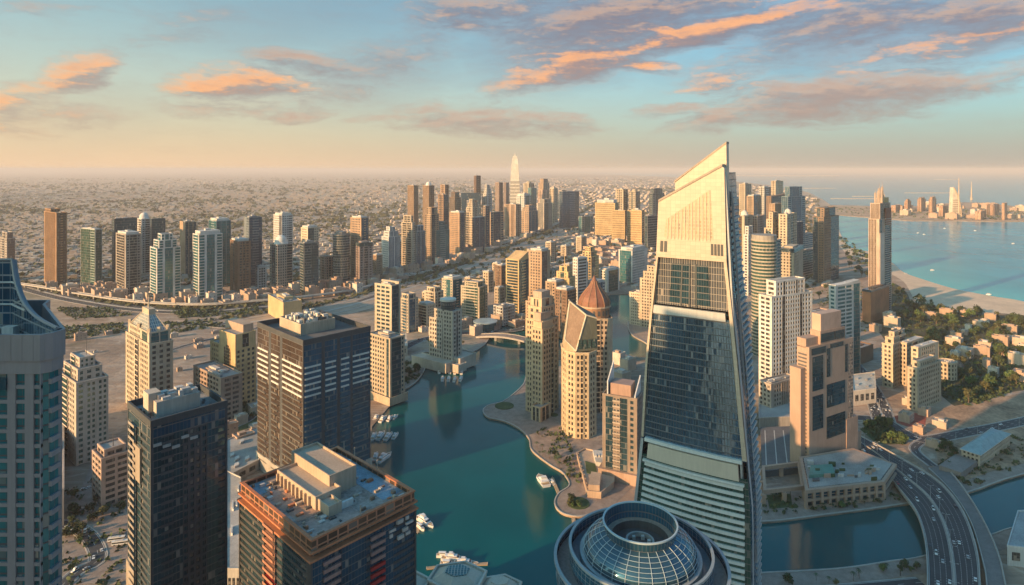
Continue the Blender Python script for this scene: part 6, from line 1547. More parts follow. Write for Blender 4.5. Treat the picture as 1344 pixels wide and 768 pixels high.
# house with blue-green roof beside the canal
def villa():
    Y = (CAM_Z - LAND) * FPX / (614 - HY); lp, c, l, r = rect((1262, 1286, 1325), Y, 55); b = Tower('blue_roof_villa', 'pale villa with blue-green hipped roof beside the canal, right of the bridge', (*c, LAND), (.50, .42, .33), 'room', fh=3.8, bay=3.6, cat='house', cols=True)
    b.shaft(lp, 0, 13, ['w6', 'w5'] * 2, roof=False)
    m = MB(); p = shrink(lp, -1.0); m.prism(p, 13.02, 19, True, False, subquad(lp, .3, .7, .35, .65)); m.build('hipped_roof', plain('blue_tiles', (.24, .34, .36), .2, .2, .6), b.t)
    m = MB(); m.ring(shrink(lp, -1.3), shrink(lp, .4), 12.4, 13.0, True); m.build('eaves', wall_mat((.55, .5, .44)), b.t)
    q = subquad(lp, -.5, -.02, .1, 1.3); m = MB(); m.prism(q, 0, 6.5, True); m.build('side_wing', wall_mat((.26, .22, .2)), b.t)
    b.done()
villa()
for (label, pts, h, col, roofc) in [
  ('white shed with grey roof cut off at the picture edge by the bridge', [(1322, 742), (1400, 752), (1400, 690), (1336, 694)], 14, (.45, .47, .47), (.32, .36, .37)),
  ('low white hall at the foot of the white blue-edged tower', [(1120, 533), (1150, 529), (1148, 506), (1118, 510)], 18, (.62, .56, .48), (.5, .5, .46)),
  ('long curved-roofed depot with striped sheds between dark slab and unfinished block', [(296, 640), (352, 610), (338, 572), (296, 590)], 9, (.36, .34, .31), (.33, .32, .30)),
  ('white perforated low block between the dark tower and unfinished block', [(292, 790), (316, 790), (316, 660), (296, 650)], 22, (.48, .45, .40), (.40, .38, .35)),
  ('grey low block at the foot of the curved grey tower', [(40, 700), (84, 690), (84, 560), (50, 560)], 30, (.38, .33, .29), (.36, .33, .3)),
  ('low cream marina house behind the quay, left of the disc-topped tower', [(505, 470), (535, 466), (533, 448), (506, 452)], 14, (.5, .44, .36), (.46, .42, .36)),
  ('flat brown market hall at the end of the lawn by the ring road', [(780, 345), (812, 352), (815, 330), (786, 326)], 14, (.36, .20, .13), (.34, .2, .14)),
]:
    ox, oy = gnd(*pts[0]); t = empty('low_building', (ox, oy, LAND), label, 'building')
    p = [(gnd(x, y)[0] - ox, gnd(x, y)[1] - oy) for x, y in pts]
    m = MB(); m.prism(p, 0, h, True); m.build('wall', wall_mat(col), t)
    m = MB(); m.prism(shrink(p, .6), h + .01, h + .3, True); m.build('roof', wall_mat(roofc, .9, .3), t)
    m = MB(); m.ring(shrink(p, -.2), shrink(p, .5), h + .02, h + 1.3, True); m.build('parapet', wall_mat(tuple(min(.8, x * 1.1) for x in col)), t)
    for k in range(5): m = MB(); u, v = rnd.uniform(.1, .8), rnd.uniform(.1, .8); m.prism(subquad(p, u, u + .1, v, v + .08), h + .2, h + 2.2 + .1 * k, True); m.build('plant_box', PLANT, t)
    if h < 25:
        for k in range(4):
            e = Vector(p[1]) - Vector(p[0]); Le = e.length; e /= Le; n = Vector((e.y, -e.x)); m = MB(); m.obox(p[0], e, n, Le * (.08 + .23 * k), Le * (.22 + .23 * k), -.2, .1, h * .3, h * .75); m.build('window', glass_mat('room', 2, 2), t, uv=True)
# ---------------------------------------------------------------- curved bridge over the canal
def bridge():
    DZ = [2.6, 5.5, 8.5, 10, 10, 10, 10, 10, 10]
    Lp = [(1126, 587), (1152, 608), (1180, 640), (1201, 667), (1211, 690), (1217, 720), (1219, 768), (1217, 840), (1212, 930)]
    Rp = [(1126, 571), (1152, 585), (1187, 605), (1226, 629), (1250, 653), (1268, 683), (1281, 725), (1285, 768), (1288, 860)]
    Lw = smooth([(*gnd(x, y, z), z) for (x, y), z in zip(Lp, DZ)], 8); Rw = smooth([(*gnd(x, y, z), z) for (x, y), z in zip(Rp, DZ)], 8)
    ox, oy = gnd(1220, 680, 10)
    t = empty('curved_bridge', (ox, oy, 0), 'broad curved concrete bridge with two asphalt carriageways over the canal', 'bridge')
    n = len(Lw)
    def P(i, u, dz=0):
        a, b = Vector(Lw[i]), Vector(Rw[i]); p = a.lerp(b, u); return (p.x - ox, p.y - oy, p.z + dz)
    def strip(m, u0, u1, z0, z1, i0=0, i1=n - 1, side=True):
        for i in range(i0, i1):
            m.face(P(i, u0, z1), P(i, u1, z1), P(i + 1, u1, z1), P(i + 1, u0, z1))
            if side:
                m.face(P(i, u0, z0), P(i, u0, z1), P(i + 1, u0, z1), P(i + 1, u0, z0)); m.face(P(i, u1, z1), P(i, u1, z0), P(i + 1, u1, z0), P(i + 1, u1, z1)); m.face(P(i, u1, z0), P(i, u0, z0), P(i + 1, u0, z0), P(i + 1, u1, z0))
    m = MB(); strip(m, -.035, 1.035, -2.2, 0); m.build('deck', KERB, t)
    for u0, u1 in ((0.0, .475), (.525, 1.0)): m = MB(); strip(m, u0, u1, 0, .02, side=False); m.build('carriageway', ASPHALT, t)
    for u0, u1, nm in ((-.035, -.012, 'parapet'), (1.012, 1.035, 'parapet'), (.488, .512, 'median_kerb')): m = MB(); strip(m, u0, u1, 0, 1.0); m.build(nm, KERB, t)
    m = MB(); strip(m, -.012, 0.0, 0, .25); m.build('footway', PAVING, t)
    mk = MB()
    for base in (0.0, .525):
        for k in (0, 1, 2, 3, 4):
            u = base + .012 + (.475 - .024) * k / 4
            solid = k in (0, 4)
            for i in range(n - 1):
                segs = [(0, 1)] if solid else [(0, .22), (.5, .72)]
                for s0, s1 in segs:
                    a, b = Vector(P(i, u, .035)), Vector(P(i + 1, u, .035)); q0, q1 = a.lerp(b, s0), a.lerp(b, s1); d = (b - a).normalized(); w = Vector((-d.y, d.x, 0)) * .16
                    mk.face(tuple(q0 - w), tuple(q0 + w), tuple(q1 + w), tuple(q1 - w))
    mk.build('lane_marking', WHITE_LINE, t)
    for i in range(14, n - 6, 7):
        for u in (.2, .8):
            x, y, z = P(i, u); m = MB(); m.box(x - 1.6, x + 1.6, y - 1.6, y + 1.6, -1.5, z - 2.2); m.build('bridge_pier', KERB, t)
    # narrow ramp beside it
    L2 = [(1219, 615), (1250, 647), (1274, 685), (1290, 737), (1295, 768), (1300, 850)]; R2 = [(1238, 608), (1264, 640), (1288, 678), (1309, 723), (1320, 768), (1334, 850)]; D2 = [2.6, 8, 9.5, 9.5, 9.5, 9.5]
    A = smooth([(*gnd(x, y, z), z) for (x, y), z in zip(L2, D2)], 8); B = smooth([(*gnd(x, y, z), z) for (x, y), z in zip(R2, D2)], 8)
    t2 = empty('ramp_bridge', (A[12][0], A[12][1], 0), 'narrow grey ramp bridge running alongside the broad curved bridge', 'bridge'); ox2, oy2 = A[12][0], A[12][1]
    def P2(i, u, dz=0): p = Vector(A[i]).lerp(Vector(B[i]), u); return (p.x - ox2, p.y - oy2, p.z + dz)
    def strip2(u0, u1, z0, z1, nm, mat):
        m = MB()
        for i in range(len(A) - 1):
            m.face(P2(i, u0, z1), P2(i, u1, z1), P2(i + 1, u1, z1), P2(i + 1, u0, z1)); m.face(P2(i, u0, z0), P2(i, u0, z1), P2(i + 1, u0, z1), P2(i + 1, u0, z0)); m.face(P2(i, u1, z1), P2(i, u1, z0), P2(i + 1, u1, z0), P2(i + 1, u1, z1)); m.face(P2(i, u1, z0), P2(i, u0, z0), P2(i + 1, u0, z0), P2(i + 1, u1, z0))
        m.build(nm, mat, t2)
    strip2(-.02, 1.02, -1.8, 0, 'deck', KERB); strip2(.06, .94, 0, .03, 'carriageway', plain('worn_asphalt', (.17, .165, .16), .2, .1)); strip2(-.02, .03, 0, 1, 'parapet', KERB); strip2(.97, 1.02, 0, 1, 'parapet', KERB)
    for i in range(10, len(A) - 4, 6): x, y, z = P2(i, .5); m = MB(); m.box(x - 1.4, x + 1.4, y - 1.4, y + 1.4, -1.5, z - 1.8); m.build('bridge_pier', KERB, t2)
    return [[Vector(Lw[i]).lerp(Vector(Rw[i]), u) + Vector((0, 0, .05)) for i in range(n)] for u in (.07, .18, .3, .41, .59, .70, .82, .93)], [Vector(A[i]).lerp(Vector(B[i]), .5) + Vector((0, 0, .05)) for i in range(len(A))]
LANES, RAMP = bridge()
def viaduct():
    p = smooth(px([(-10, 372), (50, 380), (110, 390.5), (180, 400.5), (260, 404.5), (330, 400), (400, 393.5), (470, 383), (540, 361), (620, 336), (690, 311), (730, 296), (760, 281)]), 6); ox, oy = p[30]
    q = [(a - ox, b_ - oy) for a, b_ in p]; t = empty('rail_viaduct', (ox, oy, 0), 'long pale elevated rail viaduct following the ring road and highway', 'viaduct')
    m = MB(); ribbon(m, q, 5, -5, 9, 10.5); m.build('deck', KERB, t)
    for s in (5.2, -5.2): m = MB(); ribbon(m, q, s + .3, s - .3, 8.8, 11.8); m.build('parapet', KERB, t)
    for (c, d) in along([Vector(x) for x in q], 60, 20): m = MB(); m.box(c.x - 1.2, c.x + 1.2, c.y - 1.2, c.y + 1.2, 0, 9); m.build('viaduct_pier', KERB, t)
viaduct()
# marina road bridge at the inlet
def inlet_bridge():
    a, b = Vector((*gnd(628, 442), 0)), Vector((*gnd(705, 452), 0)); t = empty('arched_road_bridge', (a + b) / 2, 'low arched road bridge over the marina inlet behind the gold twin tower', 'bridge')
    e = (b - a).xy; L = e.length; e /= L; n = Vector((e.y, -e.x)); o = a.xy - ((a + b) / 2).xy
    N = 16; zf = lambda s: 4 + 6 * math.sin(math.pi * s)
    m = MB(); w = MB(); pr = MB()
    for i in range(N):
        s0, s1 = i / N, (i + 1) / N
        def pt(s, off, z): p = o + e * (L * s) + n * off; return (p.x, p.y, z)
        m.face(pt(s0, 10, zf(s0)), pt(s1, 10, zf(s1)), pt(s1, -10, zf(s1)), pt(s0, -10, zf(s0)))
        for off in (10.5, -10.5):
            u0, u1 = (zf(s0) - 2 - 0, zf(s1) - 2)
            w.face(pt(s0, off, u0), pt(s1, off, u1), pt(s1, off, zf(s1) + 1), pt(s0, off, zf(s0) + 1))
        m.face(pt(s0, -10.4, zf(s0) - 2), pt(s1, -10.4, zf(s1) - 2), pt(s1, 10.4, zf(s1) - 2), pt(s0, 10.4, zf(s0) - 2))
    m.build('deck', PAVING, t); w.build('parapet', KERB, t)
    for s in (.3, .7): p = o + e * L * s; q = MB(); q.box(p.x - 2, p.x + 2, p.y - 8, p.y + 8, -1.5, zf(s) - 2.02); q.build('bridge_pier', KERB, t)
inlet_bridge()

# ---------------------------------------------------------------- cars
def paint(name, rgb): 
    k = ('paint', name)
    if k in MATS: return MATS[k]
    m, t, b = new_mat(name); b.inputs['Base Color'].default_value = (*rgb, 1); b.inputs['Roughness'].default_value = .3; b.inputs['Coat Weight'].default_value = .5
    MATS[k] = m; return m
tyre = paint('tyre_rubber', (.02, .02, .02)); tyre.node_tree.nodes['Principled BSDF'].inputs['Roughness'].default_value = .9
carglass = paint('car_glass', (.02, .025, .03))
def car_proto(col, rgb, long_=4.6, tall=1.45):
    t = empty('car', (0, 0, -500), None, 'car'); p = paint(col + '_paint', rgb); L = long_ / 2; W = .92
    m = MB(); prof = [(-L, .35), (-L, .75), (-L + .15, .9), (-L * .55, .98), (L * .45, .95), (L - .1, .75), (L, .5), (L, .35)]
    m.face(*[(x, -W, z) for x, z in prof]); m.face(*[(x, W, z) for x, z in prof][::-1])
    for i in range(len(prof)): a, b = prof[i], prof[(i + 1) % len(prof)]; m.face((a[0], -W, a[1]), (a[0], W, a[1]), (b[0], W, b[1]), (b[0], -W, b[1]))
    m.build('body', p, t)
    m = MB(); m.prism([(-L * .72, -.86), (L * .38, -.86), (L * .38, .86), (-L * .72, .86)], .93, tall - .06, True, False, [(-L * .5, -.7), (L * .1, -.7), (L * .1, .7), (-L * .5, .7)]); m.build('cabin_glass', carglass, t)
    m = MB(); m.prism([(-L * .52, -.72), (L * .12, -.72), (L * .12, .72), (-L * .52, .72)], tall - .055, tall, True); m.build('roof', p, t)
    for x in (-L * .62, L * .62):
        for s in (-1, 1): m = MB(); m.tube((x, s * .7, .33), (x, s * .95, .33), .33, n=10); m.build('wheel', tyre, t)
    return t
CARS = {'white': car_proto('white', (.75, .75, .73)), 'silver': car_proto('silver', (.40, .41, .42)), 'black': car_proto('black', (.02, .02, .022)), 'red': car_proto('red', (.35, .02, .02)), 'van': car_proto('white', (.75, .75, .73), 5.4, 2.3)}
USED = set()
def put_car(kind, pos, d, label, group):
    o = CARS[kind] if kind not in USED else copy_tree(CARS[kind])
    USED.add(kind); o.location = (pos[0], pos[1], pos[2]); o.rotation_euler = (0, 0, math.atan2(d[1], d[0])); o['label'] = label; o['group'] = group
R = random.Random(21)
names = {'white': 'small white car', 'silver': 'small silver-grey car', 'black': 'small black car', 'red': 'small red car', 'van': 'small white van'}
for li, lane in enumerate(LANES):
    pl = [tuple(p) for p in lane]; tot = length_of(pl); s = R.uniform(5, 50)
    while s < tot - 5:
        q, d = along([Vector(p) for p in pl], 1e9, s)[0]; k = R.choice(['white', 'white', 'silver', 'black', 'white', 'van', 'silver', 'red' if R.random() < .3 else 'white']); dd = d if li < 4 else -d
        put_car(k, q, dd, names[k] + ' driving on the broad curved bridge', names[k] + 's on the curved bridge'); s += R.uniform(38, 120)
for key, where, step in (('avenue', 'on the avenue beyond the junction', (14, 50)), ('park', 'on the road past the park', (60, 160)), ('highway', 'on the wide highway', (900, 2400)), ('ring', 'on the ring road', (350, 800)), ('cross_street', 'on the street across the sand', (40, 110)), ('left_loop', 'on the looping street below the curved tower', (14, 40)), ('marina_street', 'on the marina street behind the quay', (30, 80))):
    p, w, lanes = ROADS[key]; tot = length_of(p)
    for lane in range(lanes):
        off = -w / 2 + w * (lane + .5) / lanes; s = R.uniform(5, step[1])
        while s < tot - 4:
            r_ = along([Vector(x) for x in p], 1e9, s)
            if not r_: break
            q, d = r_[0]; n = Vector((-d.y, d.x)); q = q + n * off; k = R.choice(['white', 'white', 'silver', 'black', 'silver', 'van'])
            put_car(k, (q.x, q.y, LAND + .31), d if lane < lanes / 2 else -d, f'{names[k]} {where}', f'{names[k]}s {where}'); s += R.uniform(*step)
# parked cars and white coaches in the courtyard at the left
for k in range(16):
    x, y = gnd(100 + (k % 8) * 8, 645 + (k // 8) * 26 + (k % 8) * -2.2); kk = R.choice(['white', 'silver', 'black', 'white'])
    put_car(kk, (x, y, LAND + .16), (.2, 1), f'{names[kk]} parked in the courtyard below the pinkish block', f'{names[kk]}s parked in the courtyard')
for k in USED ^ set(CARS): bpy.data.objects.remove(CARS[k])
def coach(px_, py_, ang, label):
    x, y = gnd(px_, py_); t = empty('coach', (x, y, LAND + .16), label, 'bus', rz=ang); w = paint('coach_white', (.72, .71, .68))
    m = MB(); m.box(-6, 6, -1.3, 1.3, .5, 3.3, True); m.build('body', w, t); m = MB(); m.box(-5.7, 6.03, -1.33, 1.33, 1.7, 2.7); m.build('window_strip', carglass, t); m = MB(); m.box(-4, 2, -.9, .9, 3.29, 3.6); m.build('roof_unit', PLANT, t)
    for x_ in (-4, 3.8):
        for s in (-1, 1): m = MB(); m.tube((x_, s * 1.0, .5), (x_, s * 1.36, .5), .5, n=10); m.build('wheel', tyre, t)
coach(103, 700, .1, 'white coach parked at the near edge of the courtyard, alone'); coach(153, 710, .25, 'white coach parked by the street, behind another coach'); coach(158, 715, .25, 'white coach parked by the street, in front of another coach')
# ---------------------------------------------------------------- street lamps
def lamp_proto():
    t = empty('street_lamp', (0, 0, -500), None, 'street lamp'); gm_ = wall_mat((.45, .45, .44), .5)
    m = MB(); m.tube((0, 0, 0), (0, 0, 11), .16, .1, 6); m.build('pole', gm_, t)
    for s in (-1, 1): m = MB(); m.tube((0, 0, 10.9), (0, s * 2.2, 11.4), .08, .07, 5); m.box(-.2, .2, s * 2.2 - .5, s * 2.2 + .5, 11.3, 11.5, True); m.build('arm', gm_, t)
    return t
LP = lamp_proto(); lfirst = True
def lamp(x, y, z, d, label, group):
    global lfirst
    o = LP if lfirst else copy_tree(LP); lfirst = False
    o.location = (x, y, z); o.rotation_euler = (0, 0, math.atan2(d[1], d[0])); o['label'] = label; o['group'] = group
mid = [(Vector(a) + Vector(b)) / 2 for a, b in zip(LANES[3], LANES[4])]
for q, d in along(mid, 24, 12): lamp(q.x, q.y, q.z + .9, d, 'grey double-armed street lamp on the median of the curved bridge', 'street lamps on the bridge')
for key in ('avenue', 'park'):
    for q, d in along([Vector(x) for x in ROADS[key][0]], 34, 10):
        if key == 'park': n_ = Vector((-d.y, d.x)); q = q + n_ * 9.5
        lamp(q.x, q.y, LAND + .4, d, 'grey street lamp along the ' + ('avenue median beyond the junction' if key == 'avenue' else 'road past the park'), 'street lamps by the ' + key)
# ---------------------------------------------------------------- boats
hullw = paint('gelcoat_white', (.78, .77, .74)); deckm = wall_mat((.46, .33, .20), .7, .15, 'teak'); bglass = paint('boat_glass', (.015, .02, .028))
def yacht_proto(L=20, B=5.4, fly=True, wide=False):
    t = empty('motor_yacht', (0, 0, -500), None, 'boat')
    def outline(s, tip=1.0): return [(-L / 2, -B / 2 * .86 * s), (L * .12, -B / 2 * s), (L * .32, -B / 2 * .72 * s), (L * .5 * tip, 0), (L * .32, B / 2 * .72 * s), (L * .12, B / 2 * s), (-L / 2, B / 2 * .86 * s)]
    m = MB(); m.prism(outline(.8, .9), -.6, 2.0, True, False, outline(1)); m.build('hull', hullw, t)
    m = MB(); m.prism([(x * .93, y * .84) for x, y in outline(1)], 2.0, 2.06, True); m.build('deck', deckm, t)
    def cab(x0, x1, w0, z0, z1, nm, mat, rake=.8): m = MB(); m.prism([(x0, -w0), (x1, -w0), (x1 + .2, 0), (x1, w0), (x0, w0)], z0, z1, True, False, [(x0 + .2, -w0 * .86), (x1 - rake, -w0 * .86), (x1 - rake * .8, 0), (x1 - rake, w0 * .86), (x0 + .2, w0 * .86)]); return m.build(nm, mat, t)
    w = B * (.46 if wide else .38)
    cab(-L * .30, L * .22, w, 2.05, 3.0, 'cabin', hullw, .7); cab(-L * .27, L * .19, w * .93, 3.0, 3.6, 'cabin_glass', bglass, .9); cab(-L * .36, L * .12, w * .9, 3.6, 3.85, 'cabin_roof', hullw, .3)
    if fly: cab(-L * .22, L * .02, w * .72, 3.86, 4.9, 'flybridge', hullw, .8); m = MB(); m.box(-L * .2, -L * .05, -w * .6, w * .6, 5.6, 5.75); m.build('radar_arch', hullw, t)
    m = MB(); m.tube((L * .25, 0, 2), (L * .46, 0, 2.9), .06, n=4); m.build('bow_rail', hullw, t)
    return t
BO = {'yacht': yacht_proto(), 'cruiser': yacht_proto(12, 3.8, False), 'ferry': yacht_proto(21, 9, True, True)}
bused = set()
def boat(kind, px_, py_, ang, label, group=None, s=1.0):
    o = BO[kind] if kind not in bused else copy_tree(BO[kind]); bused.add(kind)
    x, y = gnd(px_, py_, .35); o.location = (x, y, .35); o.rotation_euler = (0, 0, math.radians(ang)); o.scale = (s, s, s); o['label'] = label
    if group: o['group'] = group
D = math.degrees
boat('yacht', 558, 687, -45, 'white motor yacht moored beside the unfinished block', s=1.15)
boat('cruiser', 552, 694, -50, 'small white cruiser tucked behind the yacht by the unfinished block')
boat('yacht', 596, 735, -5, 'long white yacht, farther of the pair moored across the bottom jetty', s=1.0)
boat('cruiser', 583, 731, 0, 'small white cruiser behind the two yachts at the bottom jetty')
boat('yacht', 612, 741, -3, 'long white yacht, nearer of the pair moored across the bottom jetty', s=.95)
boat('cruiser', 588, 742, -5, 'small white cruiser nearest the cream faceted podium')
boat('ferry', 712, 632, 108, 'broad white cabin boat moored off the promenade', s=1.1)
boat('cruiser', 724, 634, 112, 'small white launch lying between the cabin boat and its jetty', s=.9)
for k, (x, y, a, s) in enumerate([(494, 549, 84, .9), (503, 551, 78, 1.0), (512, 550, 80, .85), (491, 574, 88, 1.0), (500, 573, 82, 1.1), (510, 574, 78, 1.05), (505, 602, 66, 1.2), (519, 573, 80, .85), (493, 600, 92, .9), (519, 548, 74, .7)]):
        boat('yacht', x, y, a, ['white yacht lying with others at the west quay beside the dark slab', 'white yacht lying alone off the foot of the dark slab'][k == 6], 'yachts at the west quay' if k != 6 else None, s)
for k, (x, y, a) in enumerate([(577, 488, 92), (584, 487, 88), (591, 488, 90), (598, 489, 86), (581, 498, 94), (589, 498, 90), (597, 499, 87), (605, 498, 84), (606, 489, 90)]):
    boat('yacht', x, y, a, 'white yacht in the cluster moored at the head of the marina', 'yachts at the head of the marina', .95)
for k, (x, y, a) in enumerate([(1189, 360, 20), (1224, 355, 0), (1298, 387, -10), (1330, 320, 0), (1240, 300, 0), (1205, 306, 10), (1213, 308, 0), (1280, 303, 0), (1152, 335, 10)]):
    boat('cruiser', x, y, a, 'tiny boat lying off the beach in the turquoise bay', 'small boats off the beach', 1.0)
for k in bused ^ set(BO): pass
def jetty(pts, w, label):
    p = px(pts, .9); ox, oy = p[0]; t = empty('jetty', (ox, oy, 0), label, 'jetty'); q = [(a - ox, b - oy) for a, b in p]
    m = MB(); ribbon(m, q, -w / 2, w / 2, .5, 1.1); m.build('deck', deckm, t)
    for a, b in q: m = MB(); m.tube((a, b, -1.5), (a, b, 2.2), .25, n=6); m.build('pile', KERB, t)
jetty([(735, 652), (730, 640), (725, 627)], 3, 'short wooden jetty reaching to the white cabin boat'); jetty([(752, 675), (753, 684), (753, 693)], 3.2, 'straight jetty below the round lawn on the point'); jetty([(548, 700), (551, 676)], 2.5, 'narrow jetty beside the unfinished block'); jetty([(560, 746), (600, 741), (640, 740)], 3, 'floating jetty carrying the bottom yachts')
# ---------------------------------------------------------------- trees
def leaf_mat(name, rgb):
    m, t, b = new_mat(name); c = t.n('ShaderNodeTexCoord').outputs['Object']; inf = t.n('ShaderNodeObjectInfo').outputs['Random']
    f = t.m('ADD', t.m('MULTIPLY', t.noise(c, .9, 3, .6), .7), t.m('MULTIPLY', inf, .3))
    t.put(b.inputs['Base Color'], t.mix(t.sstep(f, .3, .7), tuple(x * .55 for x in rgb) + (1,), tuple(x * 1.5 for x in rgb) + (1,))); b.inputs['Roughness'].default_value = .8
    return m
LEAF = [leaf_mat('dark_leaves', (.042, .062, .022)), leaf_mat('olive_leaves', (.085, .085, .03)), leaf_mat('palm_leaves', (.06, .085, .035)), leaf_mat('bright_leaves', (.07, .11, .03))]
BARK = wall_mat((.16, .11, .075), .9)
def tree_meshes(seed, h, w, lm):
    R = random.Random(seed); tr = MB(); cr = MB()
    tr.tube((0, 0, 0), (0, 0, h * .5), h * .04, h * .022, 6)
    lobes = []
    for k in range(6):
        a = R.uniform(0, 6.28); d = R.uniform(.12, .34) * w; z = h * R.uniform(.5, .86); p = Vector((d * math.cos(a), d * math.sin(a), z)); lobes.append((p, w * R.uniform(.18, .28))); tr.tube((0, 0, h * .42), tuple(p), h * .018, h * .008, 5)
    lobes.append((Vector((0, 0, h * .8)), w * .28))
    for p, r in lobes:
        for _ in range(46):
            d = Vector((R.gauss(0, 1), R.gauss(0, 1), R.gauss(0, .8))).normalized(); c = p + d * r * R.uniform(.55, 1.08); nrm = (d + Vector((R.gauss(0, .5), R.gauss(0, .5), R.gauss(0, .5)))).normalized()
            u = nrm.orthogonal().normalized(); v = nrm.cross(u); s = w * R.uniform(.035, .075); tw = R.uniform(0, 6.28); u, v = u * math.cos(tw) + v * math.sin(tw), v * math.cos(tw) - u * math.sin(tw)
            cr.face(*(tuple(c + u * s * a_ + v * s * b_) for a_, b_ in ((-1, -.6), (.7, -1), (1, .6), (-.6, 1))))
    return tr.mesh('trunk', BARK), cr.mesh('crown', lm)
def palm_meshes(seed, h):
    R = random.Random(seed); tr = MB(); cr = MB(); tr.tube((0, 0, 0), (.3, .1, h), .28, .2, 6)
    for k in range(13):
        a = k * 2.4; L = h * R.uniform(.36, .48); pr = None
        for j in range(5):
            s = j / 4; x = L * s; z = h + L * (.35 * s - .75 * s * s); p = Vector((x * math.cos(a) + .3, x * math.sin(a) + .1, z)); w = Vector((-math.sin(a), math.cos(a), 0)) * L * .13 * (1 - s * .7)
            if pr: cr.face(tuple(pr[0] - pr[1]), tuple(p - w), tuple(p), tuple(pr[0])); cr.face(tuple(pr[0]), tuple(p), tuple(p + w - Vector((0, 0, .1))), tuple(pr[0] + pr[1]))
            pr = (p, w)
    return tr.mesh('trunk', BARK), cr.mesh('crown', LEAF[2])
TM = [tree_meshes(40 + k, (11, 8, 14, 10, 12, 7, 9)[k], (11, 10, 9, 14, 10, 8, 12)[k], LEAF[(0, 1, 0, 3, 1, 3, 0)[k]]) for k in range(7)]; PM = [palm_meshes(60 + k, 9) for k in range(3)]
NTREE = 0
def tree(x, y, z, s, label, group, palm=False, cat='tree'):
    global NTREE; NTREE += 1
    tr, cr = rnd.choice(PM if palm else TM)
    t = bpy.data.objects.new('palm_tree' if palm else 'tree', None); COL.objects.link(t); t.location = (x, y, z); t.rotation_euler = (0, 0, rnd.uniform(0, 6.28)); t.scale = (s, s, s * rnd.uniform(.85, 1.2)); tag(t, label, cat, group)
    for nm, me in (('trunk', tr), ('crown', cr)): o = bpy.data.objects.new(nm, me); COL.objects.link(o); o.parent = t
def inside(p, poly):
    c = False; n = len(poly)
    for i in range(n):
        (x0, y0), (x1, y1) = poly[i], poly[i - 1]
        if (y0 > p[1]) != (y1 > p[1]) and p[0] < (x1 - x0) * (p[1] - y0) / (y1 - y0) + x0: c = not c
    return c
def scatter(poly_px, n, smin, smax, label, group, palm=0.0, seed=0):
    R = random.Random(seed); xs = [p[0] for p in poly_px]; ys = [p[1] for p in poly_px]; k = 0; tries = 0
    while k < n and tries < n * 40:
        tries += 1; p = (R.uniform(min(xs), max(xs)), R.uniform(min(ys), max(ys)))
        if not inside(p, poly_px): continue
        x, y = gnd(*p); tree(x, y, LAND + .1, R.uniform(smin, smax), label, group, R.random() < palm); k += 1
scatter([(1206, 400), (1290, 415), (1344, 420), (1344, 470), (1300, 480), (1250, 470), (1200, 430)], 88, .8, 1.9, 'dark green tree in the beach park behind the sand', 'trees in the beach park', seed=1)
scatter([(1190, 385), (1205, 402), (1198, 420), (1172, 420), (1170, 372)], 18, .9, 1.4, 'dark tree between the tall beach tower and the sand', 'trees behind the beach tower', seed=2)
scatter([(1246, 470), (1330, 478), (1344, 510), (1270, 532), (1238, 512)], 30, .8, 1.5, 'dark green tree among the villas by the sandy plot', 'trees among the villas', seed=3)
scatter([(1138, 562), (1160, 558), (1190, 575), (1184, 583), (1160, 580)], 20, .7, 1.15, 'bushy green tree on the wedge of lawn inside the junction', 'trees at the junction', seed=4)
scatter([(1104, 330), (1136, 346), (1140, 366), (1112, 360)], 12, 1.2, 1.8, 'dark tree between the two tall seaside towers', 'trees between the seaside towers', seed=5)
scatter([(1062, 380), (1128, 372), (1132, 400), (1090, 410)], 12, 1.0, 1.5, 'dark tree in the shaded block before the dark brown seaside tower', 'trees before the brown seaside tower', seed=6)
scatter([(1236, 580), (1262, 600), (1266, 640), (1240, 620)], 9, .6, 1.0, 'green tree beside the blue-roofed villa', 'trees by the villa', seed=7)
scatter([(92, 655), (120, 640), (166, 650), (166, 690), (100, 684)], 12, .6, 1.0, 'dark bushy tree in the courtyard below the pinkish block', 'courtyard trees', seed=8)
scatter([(86, 690), (112, 694), (118, 720), (86, 722)], 8, .6, .9, 'dark tree inside the looping street', 'trees at the looping street', seed=9)
scatter([(284, 524), (326, 516), (340, 552), (304, 572)], 8, .7, 1.1, 'green tree on the lawn beside the brown flat-roofed block', 'trees on the side lawn', seed=10)
scatter([(534, 478), (548, 476), (552, 492), (540, 500), (524, 504)], 15, .55, .95, 'dark tree on the west quay beside the stepped tower', 'west quay trees', seed=11)
scatter([(556, 455), (606, 460), (620, 452), (600, 446), (560, 446)], 14, .6, .9, 'dark tree before the podium of the disc-topped tower', 'podium trees', seed=12)
scatter([(702, 588), (735, 600), (758, 630), (752, 636), (730, 612), (706, 598)], 20, .6, .9, 'palm along the winding promenade of the point', 'palms on the point promenade', .9, seed=13)
scatter([(745, 655), (768, 655), (770, 666), (748, 668)], 8, .4, .6, 'low round tree ringing the circular lawn on the point', 'trees round the circular lawn', seed=14)
scatter([(1008, 652), (1038, 650), (1038, 664), (1012, 666)], 8, .5, .8, 'palm on the small lawn before the arcaded podium', 'palms before the podium', .7, seed=15)
scatter([(1060, 675), (1180, 658), (1186, 654), (1060, 670)], 16, .45, .6, 'palm in the row between arcade and canal', 'palms along the canal walk', .95, seed=16)
scatter([(1020, 768), (1200, 742), (1212, 752), (1100, 768)], 14, .5, .7, 'palm along the near canal bank', 'palms on the near bank', .8, seed=17)
